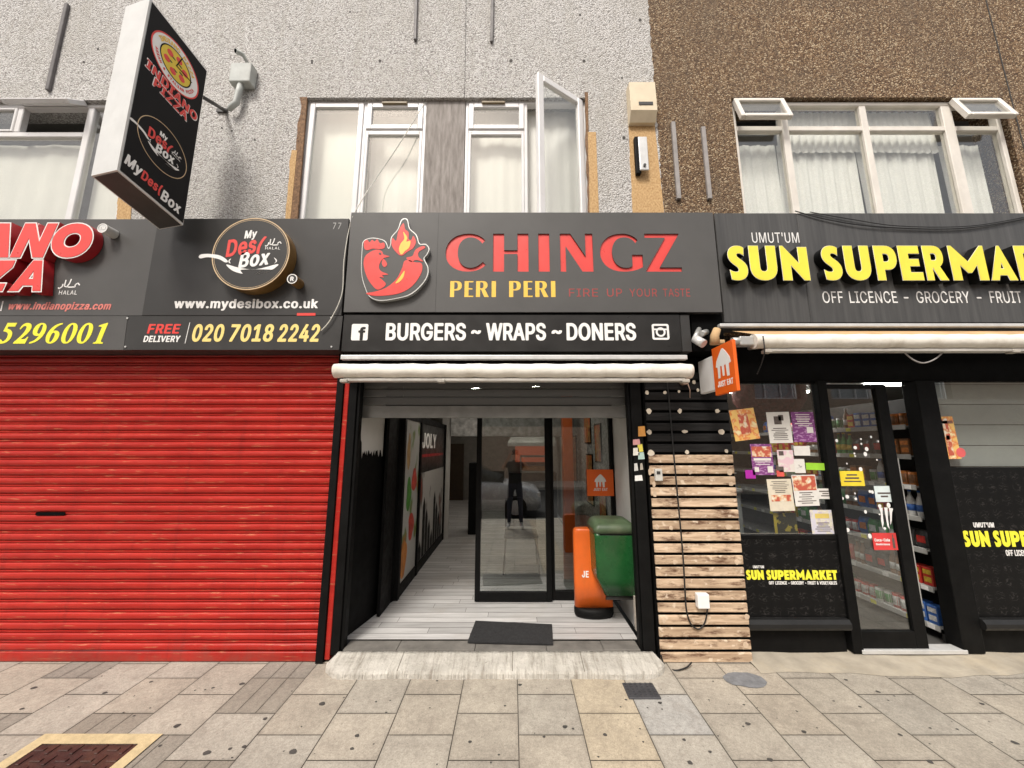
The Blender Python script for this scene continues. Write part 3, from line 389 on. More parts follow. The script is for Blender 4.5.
FONT_R = "A 480 18,4,26,0,80,0,86,4,134,142,140,142,344,142,394,4,404,0,452,0,461,4,275,508,200,506,20,10;158,200,155,202,236,448,242,443,323,202,164,199\nB 456 60,4,70,0,244,0,304,5,363,28,385,46,402,70,414,100,418,130,415,166,406,196,391,220,370,241,342,256,317,262,319,268,352,283,376,304,390,328,398,364,395,406,381,442,358,470,330,490,298,502,256,508,62,508,60,10;130,57,125,64,125,226,130,230,280,227,316,211,342,184,354,154,354,124,342,94,322,74,298,63,268,58,136,57;130,285,125,292,125,448,136,452,262,450,298,439,322,418,335,388,335,358,324,328,301,304,278,292,250,286,136,285\nC 510 223,-3,266,-7,314,-2,353,9,387,27,417,51,442,81,461,117,473,159,410,160,387,111,358,81,320,62,272,53,224,59,182,77,151,105,124,147,111,183,105,225,109,315,120,351,138,387,158,412,189,435,214,447,248,455,284,455,314,449,347,435,374,413,394,387,410,349,472,351,452,411,416,459,368,493,308,512,266,516,218,511,176,497,134,472,101,441,76,405,57,363,45,315,40,255,45,195,56,147,75,105,105,63,138,33,176,11,218,-2\nD 502 60,4,70,0,124,3,220,0,292,8,333,22,365,40,394,64,419,94,441,136,455,184,461,250,458,310,445,364,425,406,398,442,363,472,312,496,262,507,62,508,60,10;130,57,125,64,125,448,136,452,238,451,304,436,334,418,359,394,377,364,391,328,398,280,398,226,391,184,378,148,344,100,295,70,244,58,136,57\nE 419 60,4,70,0,364,0,375,4,375,52,370,56,130,57,125,64,125,226,352,230,355,262,352,285,127,286,125,448,136,452,370,452,372,508,62,508,60,10\nF 410 60,4,70,0,118,0,125,4,125,220,334,221,346,226,346,274,340,278,125,280,125,448,136,452,364,452,369,454,367,508,62,508,60,10\nG 520 223,-3,266,-7,314,-3,356,9,390,27,420,51,445,81,463,117,475,159,477,255,284,256,284,200,404,199,415,195,410,159,399,129,379,99,356,79,327,63,296,55,260,53,224,59,194,71,164,92,142,117,124,147,111,183,105,225,109,315,119,351,138,387,158,412,188,435,214,447,248,455,284,455,314,449,344,435,373,411,410,349,474,351,452,411,415,459,362,495,302,513,254,515,212,510,170,495,134,473,104,446,76,405,57,363,45,315,40,255,44,198,56,147,75,105,104,63,137,33,176,11,218,-2\nH 517 60,4,70,0,118,0,125,4,125,226,130,232,226,232,388,232,392,226,392,4,400,0,448,0,457,4,456,508,393,508,392,292,382,289,125,292,125,508,62,508,60,10\nI 300 31,4,41,0,257,0,269,4,269,53,257,57,185,57,183,64,183,448,269,454,269,508,33,508,31,454,118,448,118,64,113,57,35,56,31,52,31,10\nK 467 60,4,70,0,118,0,125,4,124,166,196,243,370,3,436,0,446,4,245,286,447,508,363,508,130,250,124,250,125,508,62,508,60,10\nL 393 60,4,70,0,352,0,361,4,358,56,125,58,124,508,64,509,60,502,60,10\nM 628 60,4,70,0,112,0,122,4,120,406,124,422,168,298,285,4,292,0,334,0,343,4,459,298,502,423,506,406,504,4,514,0,562,0,568,4,567,508,477,508,351,184,316,77,154,502,148,509,62,508,60,10\nN 523 60,4,70,0,118,0,125,4,124,423,197,298,384,4,394,0,454,0,463,4,462,508,399,508,400,83,350,172,137,508,62,508,60,10\nO 533 223,-3,266,-7,314,-2,356,11,396,33,429,63,455,99,477,147,489,195,493,255,489,309,476,363,457,405,427,447,393,477,348,501,302,513,254,515,206,508,170,494,134,472,102,441,76,405,57,363,45,315,40,255,45,195,56,147,75,105,105,63,138,33,176,11,218,-2;230,57,197,69,169,87,146,111,127,141,113,177,106,213,107,303,115,339,131,375,170,423,224,450,254,455,290,454,320,447,355,429,382,405,403,375,418,339,427,303,430,255,427,207,419,171,404,135,383,105,362,85,332,67,302,57,266,53,236,56\nP 445 60,4,70,0,118,0,125,4,125,184,250,186,298,193,352,220,388,262,407,322,408,358,403,394,378,448,334,486,304,499,262,507,62,508,60,10;130,242,125,250,125,448,136,452,256,451,290,442,317,424,338,388,344,346,337,304,316,270,292,254,262,245,136,242\nR 449 60,4,70,0,118,0,125,4,125,196,244,201,352,3,418,0,426,4,316,205,310,208,348,226,376,251,397,286,408,328,408,376,395,424,371,460,340,485,304,500,262,508,62,508,60,10;130,255,125,262,125,448,136,452,262,450,298,439,325,418,340,388,345,346,338,310,318,280,292,264,262,257,136,255\nS 447 175,-5,222,-9,264,-6,328,13,357,31,380,55,395,79,405,109,408,145,402,181,390,205,366,232,308,265,162,311,133,331,118,355,118,397,136,427,168,448,210,458,258,455,299,439,324,415,338,379,400,379,392,421,365,463,325,493,276,511,198,514,132,495,102,476,82,457,66,433,55,403,52,373,57,337,71,307,93,283,150,250,300,202,330,181,343,157,342,117,324,85,288,61,240,50,192,52,148,67,117,97,102,135,39,133,50,85,78,43,119,13,174,-5\nT 449 193,4,204,0,257,4,257,448,264,452,414,452,416,508,33,508,32,454,36,452,186,452,193,448,193,10\nU 517 212,-4,286,-7,352,10,404,44,439,92,452,128,457,164,454,508,393,506,393,176,384,128,366,98,340,74,304,57,262,52,220,56,187,68,156,92,136,122,125,170,124,506,60,506,60,170,67,122,85,80,118,40,160,12,208,-3\nV 480 202,4,212,0,272,0,279,4,461,508,398,509,392,502,242,57,86,503,80,509,18,508,200,9\nW 686 154,4,164,0,224,0,232,4,344,426,365,334,454,4,464,0,530,3,669,508,608,509,602,505,494,72,380,506,307,508,221,184,194,67,82,508,18,508,152,10\nY 472 203,4,212,0,260,0,268,4,268,208,454,508,380,508,274,334,236,262,202,328,92,507,18,508,203,208,203,10\nZ 438 42,4,50,0,392,0,399,4,399,52,392,57,117,58,396,460,395,508,42,508,40,454,44,452,308,453,319,448,44,50,42,10\nJ 396 146,-3,205,-6,259,9,300,39,326,81,336,147,336,507,272,507,271,135,264,99,249,75,229,60,205,52,175,50,147,57,121,75,106,99,99,123,98,171,34,171,36,111,55,57,75,33,97,16,145,-3\n0 453 189,-3,226,-7,268,-2,304,11,334,33,359,63,379,99,393,141,402,195,405,255,400,327,389,381,372,423,349,459,322,485,286,505,250,514,214,515,173,507,142,492,116,471,94,444,73,405,60,363,51,315,51,195,60,141,74,99,94,63,119,33,148,12,184,-2;214,50,188,57,166,71,146,93,130,123,113,195,110,285,123,363,148,417,184,450,208,458,232,459,256,455,280,443,301,423,317,399,339,327,344,237,333,153,307,93,292,75,268,59,244,51,220,50\n1 453 76,4,86,0,200,0,212,4,224,0,380,0,391,4,391,52,386,55,276,58,274,508,198,508,86,424,86,359,206,446,212,442,212,58,206,55,80,54,76,52,76,10\n2 453 64,4,74,0,380,0,389,4,386,56,153,58,324,244,358,292,374,328,381,382,369,430,340,472,296,501,236,515,170,507,116,478,80,430,68,394,68,363,127,364,133,400,150,430,182,452,218,459,260,454,293,436,314,406,320,370,311,328,285,286,68,52,64,46,64,10\n3 453 174,-3,246,-5,306,11,354,45,384,93,393,135,391,171,379,207,360,237,334,261,300,279,264,288,224,291,371,459,372,508,70,507,72,452,276,452,287,447,160,303,157,255,162,248,252,242,279,231,303,213,322,183,329,153,326,117,310,87,290,69,264,57,228,50,192,52,162,61,138,76,119,99,108,131,44,129,56,81,81,45,121,15,174,-3\n4 453 282,4,290,0,343,4,344,103,410,105,413,112,413,160,344,163,342,316,282,316,282,166,278,163,116,163,109,166,309,508,248,509,41,160,40,112,44,105,278,105,282,100,282,10\n5 453 181,-3,226,-7,268,-1,304,13,334,33,361,63,380,99,389,135,390,177,383,219,364,261,339,291,304,316,262,331,214,333,178,325,134,303,150,447,160,452,364,452,364,509,96,507,68,255,124,246,185,273,220,277,250,273,276,261,298,243,317,213,326,183,326,141,311,99,283,69,244,52,202,51,166,64,135,93,121,129,61,129,69,87,95,45,132,15,178,-2\n6 453 188,-3,254,-5,311,15,336,33,358,57,383,111,389,153,384,201,368,243,344,274,308,299,266,312,224,314,180,303,320,508,251,507,110,297,84,249,69,207,64,171,65,135,84,75,104,47,128,25,153,9,188,-3;206,50,165,69,139,99,127,135,127,183,141,219,170,249,206,263,248,263,282,249,311,219,325,183,326,135,313,99,288,69,254,52,212,49\n7 453 99,4,108,0,156,0,167,4,390,448,390,508,64,508,62,454,66,452,312,452,323,448,102,10\n8 453 181,-3,260,-5,326,16,352,33,375,57,392,87,400,117,398,165,377,213,344,246,301,267,344,290,370,327,382,375,375,423,356,457,330,483,296,503,260,513,194,513,134,491,93,453,80,429,72,399,73,351,88,315,114,285,152,267,104,243,72,207,54,159,55,105,69,69,94,39,128,15,176,-2;200,51,158,65,128,93,116,135,123,177,146,207,188,230,236,235,278,225,306,207,329,177,337,141,330,105,314,80,284,60,248,50,206,50;212,290,173,303,147,327,134,363,136,399,151,429,182,452,218,460,260,455,288,441,309,417,319,387,316,351,302,323,279,303,254,293,218,290\n9 453 133,4,146,0,194,0,203,4,341,208,367,256,382,298,388,334,388,370,370,430,332,479,302,499,272,510,206,514,146,496,119,478,96,454,70,400,64,352,69,304,83,268,110,234,146,210,188,197,230,195,273,208,134,4;218,244,176,256,148,280,130,316,126,364,138,406,161,436,194,455,236,460,272,450,303,424,322,388,327,340,316,298,293,268,260,248,224,244\na 389 123,-5,172,-8,214,1,246,19,274,51,277,1,337,1,333,289,323,319,306,343,284,361,256,374,190,384,124,373,76,343,55,319,43,295,47,289,100,276,118,301,142,319,172,329,202,331,244,319,262,303,272,283,275,253,266,235,106,205,69,187,41,157,30,109,33,79,41,55,71,19,118,-3;142,48,113,61,97,79,93,115,104,139,142,161,276,187,274,121,254,79,232,61,208,51,178,46,148,47\nb 424 194,-4,243,-8,285,1,321,21,354,56,375,98,387,146,390,206,382,260,365,302,340,338,309,363,267,380,225,384,183,378,147,356,115,320,114,506,57,508,53,506,53,2,112,2,112,56,117,58,149,20,189,-3;195,50,171,59,153,73,127,110,114,164,115,224,129,272,156,308,190,326,237,329,276,314,308,278,326,224,326,158,310,104,282,68,246,50,201,48\nc 396 168,-4,230,-7,290,11,336,50,362,98,357,104,307,116,285,80,265,62,236,50,200,47,170,52,146,65,126,86,109,116,97,170,102,236,121,284,152,315,188,328,230,328,273,308,290,290,302,265,361,278,345,314,320,344,284,368,248,380,212,384,176,382,146,374,116,359,89,338,68,312,50,278,39,242,36,158,42,122,56,86,74,56,98,30,128,10,164,-3\nd 424 159,-4,206,-8,242,-1,276,20,308,58,312,56,313,2,372,2,372,506,368,508,311,506,310,320,277,356,248,375,212,384,170,383,134,372,98,350,70,320,51,284,39,242,34,188,37,146,49,98,67,62,92,32,122,10,158,-4;182,49,142,68,114,104,98,158,99,224,113,272,140,308,176,326,224,328,261,314,293,278,309,224,310,158,297,110,272,73,236,51,188,48\ne 404 170,-4,230,-7,290,8,338,43,363,86,361,92,308,105,286,74,266,58,236,48,200,47,170,53,146,65,123,86,109,110,99,140,98,168,369,170,371,206,365,254,341,314,322,338,296,359,266,374,236,382,200,384,164,380,134,370,104,351,80,328,62,302,46,266,37,230,37,146,46,110,62,74,84,44,110,21,140,5,170,-4;98,221,107,266,132,302,164,323,206,330,248,322,276,302,299,266,309,224,104,221\ni 167 53,4,63,0,105,0,114,4,114,376,105,379,53,376,53,10;63,448,81,443,99,446,122,466,124,496,105,518,75,523,50,508,43,496,42,478,57,452\nk 381 53,4,63,0,105,0,114,4,113,142,153,177,291,4,303,0,363,0,369,4,203,214,204,220,357,376,327,379,281,376,117,211,111,509,57,509,53,502,53,10\nl 189 107,2,153,-2,176,2,180,8,171,50,128,56,121,62,115,80,114,506,57,508,53,506,53,74,57,50,69,26,81,14,105,2\nm 610 53,4,63,0,105,0,114,4,117,268,128,292,147,313,171,326,201,330,225,327,247,316,264,298,272,280,274,4,285,0,333,1,339,274,350,298,368,316,393,327,417,330,441,328,468,316,483,302,493,280,496,4,507,0,555,2,556,268,551,304,533,340,513,362,488,376,459,384,423,385,393,379,363,365,339,345,321,318,315,318,300,346,276,370,249,382,213,386,183,380,153,365,133,346,117,321,112,328,111,377,57,379,53,376,53,10\nn 410 53,4,63,0,105,0,114,4,114,232,125,280,141,302,159,316,183,326,213,329,243,324,267,310,282,292,292,268,296,232,296,4,309,0,357,3,355,274,336,328,303,364,255,382,195,381,147,358,117,321,112,328,111,377,53,376,53,10\no 415 168,-4,206,-8,242,-5,272,3,302,19,326,38,350,68,365,98,376,134,381,182,378,230,369,266,354,302,332,332,305,356,278,371,242,381,206,384,170,381,140,372,111,356,83,332,65,308,50,278,39,242,36,158,42,122,56,86,74,56,98,30,128,10,164,-3;182,49,143,68,112,110,98,164,99,224,114,272,142,308,176,326,224,329,265,314,298,278,316,224,317,158,301,104,272,68,236,50,188,48\np 424 53,-139,93,-143,114,-139,117,58,145,23,177,2,207,-7,249,-7,285,1,321,21,347,47,369,83,382,119,389,161,389,215,382,257,369,293,352,323,327,350,297,370,243,384,189,379,151,359,117,320,112,323,112,377,53,377,53,-133;213,47,170,59,135,95,116,149,113,209,125,263,147,299,183,324,231,329,271,317,303,287,323,239,328,179,319,125,297,83,261,54,219,47\nr 259 53,4,63,0,105,0,114,4,114,244,124,280,143,304,171,320,201,326,243,325,243,383,201,384,165,374,134,352,117,324,112,334,111,377,53,376,53,10\ns 365 139,-4,202,-7,262,7,305,38,328,80,331,104,328,134,317,158,298,179,256,202,142,233,124,244,112,260,109,284,121,308,142,323,172,332,208,331,232,323,255,302,268,279,323,290,312,320,292,347,264,368,232,380,166,383,112,369,70,338,49,296,47,266,52,242,64,218,82,200,124,178,238,147,256,134,266,116,267,92,256,72,232,55,202,47,160,47,130,57,109,74,94,105,36,92,49,56,68,32,100,9,136,-3\nu 410 146,-1,195,-5,237,6,271,29,297,66,298,5,309,0,357,4,357,377,296,377,296,149,285,101,273,81,254,65,231,54,201,50,171,54,149,65,129,86,117,113,114,377,53,377,53,137,57,95,69,59,85,35,111,13,141,0\nw 567 136,4,147,0,200,4,285,306,367,4,375,0,429,2,544,376,519,379,479,376,399,75,317,376,291,379,251,376,195,172,171,65,88,376,63,379,24,376,135,10\ny 389 55,-141,99,-145,135,-137,167,-117,189,-89,369,376,315,379,304,375,219,141,195,60,86,375,57,379,27,379,19,375,162,-3,142,-57,123,-80,99,-90,61,-87,48,-135,51,-139\nx 379 24,4,37,0,85,0,94,4,187,152,284,4,295,0,355,4,223,190,349,377,289,379,279,376,193,235,102,376,73,379,31,376,156,196,25,6\nz 380 42,4,52,0,328,0,339,4,339,52,334,56,126,58,330,328,333,376,226,379,48,376,48,328,52,324,253,322,42,46,42,10\nh 410 53,4,63,0,105,0,114,4,114,226,118,262,129,286,150,310,177,324,207,329,237,326,261,315,279,298,292,268,296,232,296,4,309,0,351,0,357,4,357,256,351,292,340,322,321,349,297,368,261,381,225,384,189,379,159,366,134,346,117,321,111,509,57,509,53,502,53,10\nf 254 81,4,88,0,142,4,142,325,228,328,226,378,142,379,145,442,154,460,172,471,196,474,226,470,242,520,232,524,172,529,142,522,118,509,94,484,84,460,81,382,6,376,8,328,70,327,81,322,81,10\n. 188 76,0,96,-4,114,-1,138,24,141,42,137,60,114,83,96,87,78,84,53,60,51,30,60,13,72,2\n~ 453 272,141,296,137,326,140,368,161,385,183,395,207,400,249,392,253,350,252,344,249,341,225,331,207,315,195,296,192,271,201,194,257,164,266,134,265,104,255,85,243,66,219,57,195,52,159,56,150,104,150,119,195,135,207,158,210,182,201,236,159,266,142\n- 453 114,192,124,188,334,189,337,240,328,244,118,244,114,240,114,198\n& 448 154,-3,206,-7,254,1,301,21,326,44,368,0,435,3,367,87,383,111,398,147,408,219,398,224,350,222,342,171,326,135,219,267,269,303,298,333,316,363,324,399,319,435,300,471,266,498,224,512,182,513,140,502,110,482,88,453,76,411,79,369,93,333,133,273,64,213,44,183,36,153,38,99,62,51,98,19,152,-3;164,50,134,63,114,81,101,105,97,135,102,159,116,183,170,230,292,87,269,69,236,53,200,47,170,48;182,310,143,369,137,393,139,417,152,441,168,453,194,461,218,459,236,452,253,435,261,417,261,393,242,357,188,314\n' 206 78,322,116,318,129,322,134,508,71,508,77,328\n/ 249 15,-72,36,-76,72,-72,234,528,228,532,186,533,177,528,17,-66\n( 273 174,-92,219,-96,234,-92,197,-8,171,70,157,136,151,208,156,280,171,358,196,442,233,532,231,539,177,539,160,508,117,394,92,262,90,172,101,94,131,-2,171,-86\n) 273 39,-92,47,-96,95,-95,106,-80,156,34,172,94,182,166,181,262,164,364,132,466,95,539,39,538,78,442,106,340,121,244,120,166,111,106,95,46,41,-88\n| 230 88,-160,104,-164,134,-164,141,-160,141,668,134,673,98,673,88,668,88,-154"
def load_font(t):
    f = {}
    for ln in t.split('\n'):
        c, adv, d = ln.split(' ', 2); f[c] = (int(adv), [[(int(q[k]), int(q[k + 1])) for k in range(0, len(q), 2)] for q in (L.split(',') for L in d.split(';'))])
    return f
FONTS = {'B': load_font(FONT_B), 'R': load_font(FONT_R)}
def text_mesh(t, bold=.0, shear=0, spacing=1.0, ext=.5):
    f = FONTS['B' if bold >= .015 else 'R']; x = 0; polys = []
    for ch in t:
        if ch == ' ': x += 290 * spacing; continue
        adv, ls = f[ch]
        for L in ls: polys.append([((px + x + shear * py) / 1000, py / 1000) for px, py in L])
        x += adv * spacing
    return fill_mesh(polys, 0, ext)
def bounds(me):
    xs = [v.co.x for v in me.vertices]; ys = [v.co.y for v in me.vertices]; return min(xs), max(xs), min(ys), max(ys)
def setmesh(name, me, mats, parent, fn, rect, depth, bb=None, rot=0, front_mi=None):
    """stretch a flat lettering mesh into rect (x0,x1,y0,y1) of frame fn, front at z=0, thickness depth"""
    b = bb or bounds(me); x0, x1, y0, y1 = rect
    kx = (x1 - x0) / (b[1] - b[0]); ky = (y1 - y0) / (b[3] - b[2]); cx, cy = (x0 + x1) / 2, (y0 + y1) / 2
    cr, sr = math.cos(rot), math.sin(rot); off = root_off(parent)
    fmi = [front_mi if p.normal.z > .7 else 0 for p in me.polygons] if front_mi is not None else None
    for v in me.vertices:
        x = x0 + (v.co.x - b[0]) * kx - cx; y = y0 + (v.co.y - b[2]) * ky - cy; z = 0 if v.co.z > 0 else -depth
        v.co = fn(cx + x * cr - y * sr, cy + x * sr + y * cr, z) - off
    me.name = name; me.materials.clear()
    for m in (mats if isinstance(mats, (list, tuple)) else [mats]): me.materials.append(m)
    if fmi:
        for p, q in zip(me.polygons, fmi): p.material_index = q
    o = bpy.data.objects.new(name, me); COL.objects.link(o); o.parent = parent; return o
def rect_px(u0, u1, v0, v1, y):
    vm, = ((v0 + v1) / 2,)
    return (X(u0, vm, y), X(u1, vm, y), Z(v1, y), Z(v0, y))
def words(name, parent, m, t, u0, u1, v0, v1, y, bold=.02, shear=0, spacing=1., depth=.003, rot=0):
    return setmesh(name, text_mesh(t, bold, shear, spacing), m, parent, wallf(y), rect_px(u0, u1, v0, v1, y), depth, rot=rot)
def words_f(name, parent, m, t, fn, rect, bold=.02, shear=0, spacing=1., depth=.003, rot=0):
    return setmesh(name, text_mesh(t, bold, shear, spacing), m, parent, fn, rect, depth, rot=rot)
def shape_f(name, parent, m, pts, fn, depth, z=0):
    g = G(); g.prism(pts, (lambda x, y, w: fn(x, y, w + z)), depth); return g.build(name, m, parent)
def disc_pts(cx, cy, rx, ry=None, n=40):
    ry = ry or rx; return [(cx + rx * math.cos(2 * math.pi * k / n), cy + ry * math.sin(2 * math.pi * k / n)) for k in range(n)]
def annulus(cx, cy, r, w, n=48): return [disc_pts(cx, cy, r, n=n), disc_pts(cx, cy, r - w, n=n)]
def fill_f(name, parent, m, polys, fn, depth, offset=0):
    me = fill_mesh(polys, offset); b = bounds(me); return setmesh(name, me, m, parent, fn, b, depth)

GLY = {  # wide flared capitals
 'C': "M 104 82 C 94 95 78 101 59 101 C 24 101 0 80 0 50 C 0 19 24 -1 59 -1 C 78 -1 95 5 106 17 L 98 25 C 88 15 78 9 66 9 C 46 9 32 25 32 50 C 32 76 46 91 66 91 C 77 91 88 85 96 74 Z",
 'H': "M 0 0 L 0 100 L 29 100 L 29 56 L 64 56 L 64 100 L 93 100 L 93 0 L 64 0 L 64 46 L 29 46 L 29 0 Z",
 'I': "M 0 0 L 0 100 L 29 100 L 29 0 Z",
 'N': "M 0 0 L 0 100 L 28 100 L 67 40 L 67 100 L 87 100 L 87 0 L 58 0 L 15 66 L 15 0 Z",
 'G': "M 101 83 C 92 95 77 101 60 101 C 24 101 0 80 0 50 C 0 19 24 -1 60 -1 C 82 -1 100 4 112 12 L 112 44 L 84 44 L 84 14 C 78 10 73 9 67 9 C 46 9 32 25 32 50 C 32 76 45 91 65 91 C 78 91 88 86 94 75 Z",
 'Z': "M 2 100 L 93 100 L 93 98 L 38 11 L 95 11 L 95 0 L 1 0 L 1 2 L 56 89 L 2 89 Z",
 'P': "M 0 0 L 0 100 L 40 100 C 65 100 76 88 76 70 C 76 50 62 40 42 40 L 27 40 L 27 0 Z M 27 50 L 36 50 C 45 50 49 58 49 70 C 49 82 45 90 36 90 L 27 90 Z",
 'E': "M 0 0 L 0 100 L 57 100 L 57 90 L 27 90 L 27 56 L 52 56 L 52 46 L 27 46 L 27 10 L 58 10 L 58 0 Z",
 'R': "M 0 0 L 0 100 L 42 100 C 66 100 75 89 75 73 C 75 61 68 53 58 49 L 84 0 L 54 0 L 33 46 L 27 46 L 27 0 Z M 27 55 L 36 55 C 45 55 48 62 48 73 C 48 84 45 90 36 90 L 27 90 Z"}
DECO = {  # heavy capitals with pointed corners
 'S': "M 50 95 C 43 100 36 101 30 101 C 12 101 2 89 2 74 C 2 58 12 50 24 41 C 30 36 31 33 31 29 C 31 25 28 23 23 23 C 17 23 11 25 5 29 L 8 2 C 14 0 20 -1 26 -1 C 46 -1 57 12 57 29 C 57 46 47 54 36 62 C 30 67 27 70 27 74 C 27 77 30 79 34 79 C 39 79 44 77 48 73 Z",
 'U': "M 0 99 L 26 99 L 26 38 C 26 28 30 24 36.5 24 C 43 24 47 28 47 38 L 47 99 L 73 99 L 73 37 C 73 13 58 -1 36.5 -1 C 15 -1 0 13 0 37 Z",
 'N': "M 0 0 L 0 102 L 8 102 L 52 48 L 52 98 L 78 98 L 78 0 L 62 0 L 26 46 L 26 0 Z",
 'P': "M 0 0 L 0 98 L 40 98 C 64 98 76 84 76 64 C 76 44 62 30 42 30 L 28 30 L 28 0 Z M 28 52 L 38 52 C 46 52 50 57 50 64 C 50 71 46 76 38 76 L 28 76 Z",
 'E': "M 0 0 L 0 98 L 58 98 L 58 76 L 26 76 L 26 60 L 54 60 L 54 40 L 26 40 L 26 22 L 60 22 L 60 0 Z",
 'R': "M 0 0 L 0 98 L 40 98 C 62 98 73 86 73 68 C 73 54 66 44 55 39 L 80 0 L 50 0 L 28 36 L 26 36 L 26 0 Z M 26 56 L 38 56 C 45 56 48 60 48 66 C 48 73 45 77 38 77 L 26 77 Z",
 'M': "M 0 0 L 0 102 L 9 102 L 50 54 L 91 102 L 100 102 L 100 0 L 75 0 L 75 46 L 55 22 L 45 22 L 25 46 L 25 0 Z",
 'A': "M 0 0 L 44 102 L 52 102 L 96 0 L 68 0 L 62 15 L 34 15 L 28 0 Z M 41 34 L 55 34 L 48 54 Z",
 'K': "M 0 0 L 0 98 L 26 98 L 26 60 L 48 98 L 78 98 L 50 54 L 82 0 L 52 0 L 31 34 L 26 26 L 26 0 Z",
 'T': "M 20 0 L 20 75 L 0 75 L 0 98 L 66 98 L 66 75 L 46 75 L 46 0 Z"}
SLANT = {
 'A': "M 0 0 L 60 100 L 88 100 L 104 0 L 78 0 L 75 18 L 42 18 L 31 0 Z M 55 39 L 72 39 L 68 66 Z",
 'N': "M 0 0 L 20 100 L 46 100 L 66 44 L 78 100 L 104 100 L 84 0 L 58 0 L 38 56 L 26 0 Z",
 'O': "M 48 -2 C 20 -2 0 18 0 46 C 0 78 24 102 58 102 C 88 102 106 82 106 54 C 106 22 82 -2 48 -2 Z M 50 28 C 66 28 76 40 76 54 C 76 66 68 73 57 73 C 41 73 31 60 31 46 C 31 35 39 28 50 28 Z",
 'Z': "M 8 100 L 104 100 L 100 78 L 50 24 L 90 24 L 85 0 L -14 0 L -9 22 L 44 76 L 4 76 Z",
 'I': "M 0 0 L 20 100 L 46 100 L 26 0 Z",
 'D': "M 0 0 L 20 100 L 56 100 C 88 100 102 82 98 54 C 94 20 74 0 38 0 Z M 31 24 L 40 24 C 56 24 66 36 68 54 C 70 68 64 76 50 76 L 42 76 Z",
 'P': "M 0 0 L 20 100 L 62 100 C 86 100 96 86 92 66 C 88 44 72 32 48 32 L 32 32 L 26 0 Z M 37 54 L 50 54 C 58 54 64 58 66 66 C 68 74 64 78 56 78 L 42 78 Z"}
SERIF = {  # bold slanted figures
 '5': "M 30 98 L 78 98 L 72 82 L 36 82 L 33 70 C 58 66 70 50 64 30 C 58 10 38 -2 16 -1 C 4 0 -2 6 0 13 C 2 20 12 20 18 13 C 22 8 26 6 31 9 C 40 14 46 26 46 38 C 46 50 38 56 22 58 L 18 60 Z",
 '2': "M 0 0 L 2 6 C 34 36 50 56 52 76 C 53 84 48 88 42 87 C 32 86 26 78 22 70 L 18 71 C 22 88 36 101 54 100 C 70 99 78 88 75 74 C 71 56 54 42 30 20 L 50 20 C 58 20 62 24 66 31 L 70 31 L 60 0 Z",
 '9': "M 2 -1 L 3 4 C 26 10 40 24 48 44 C 42 38 36 36 29 37 C 14 38 6 50 9 66 C 13 86 30 100 49 100 C 68 99 77 84 73 62 C 66 28 38 2 2 -1 Z M 49 52 C 54 66 56 82 55 90 C 54 95 48 96 43 92 C 36 86 30 66 30 54 C 31 44 44 42 49 52 Z",
 '6': "M 80 101 L 79 96 C 56 90 42 76 34 56 C 40 62 46 64 53 63 C 68 62 76 50 73 34 C 69 14 52 0 33 0 C 14 1 5 16 9 38 C 16 72 44 98 80 101 Z M 33 48 C 28 34 26 18 27 10 C 28 5 34 4 39 8 C 46 14 52 34 52 46 C 51 56 38 58 33 48 Z",
 '0': "M 30 -1 C 10 -1 0 14 4 40 C 8 74 28 100 50 100 C 70 100 79 84 75 58 C 70 24 50 -1 30 -1 Z M 33 5 C 42 5 50 24 54 50 C 58 76 56 94 47 94 C 38 94 29 74 25 50 C 21 24 24 5 33 5 Z",
 '1': "M 6 0 L 7 4 C 18 5 20 8 22 16 L 36 74 C 38 82 36 84 28 84 L 20 84 L 21 88 L 60 100 L 64 100 L 44 16 C 42 7 44 5 56 4 L 55 0 Z"}
def glyph(font, ch, bold=0): return fill_mesh(path(font[ch]), bold)
def gbb(font, ch):
    p = [q for s in path(font[ch]) for q in s]; return min(q[0] for q in p), max(q[0] for q in p), min(q[1] for q in p), max(q[1] for q in p)
def grow(rect, d): return (rect[0] - d, rect[1] + d, rect[2] - d, rect[3] + d)
def run_polys(font, t, rect, gap=14, space=45):
    """letters of a word laid out into rect: list of (char, [polylines in rect coords])"""
    x = 0; raw = []
    for ch in t:
        if ch == ' ': x += space; continue
        b = gbb(font, ch); raw.append((ch, [[(p[0] - b[0] + x, p[1]) for p in s] for s in path(font[ch])])); x += b[1] - b[0] + gap
    w = x - gap; kx = (rect[1] - rect[0]) / w; ky = (rect[3] - rect[2]) / 100
    return [(ch, [[(rect[0] + px * kx, rect[2] + py * ky) for px, py in s] for s in ss]) for ch, ss in raw]

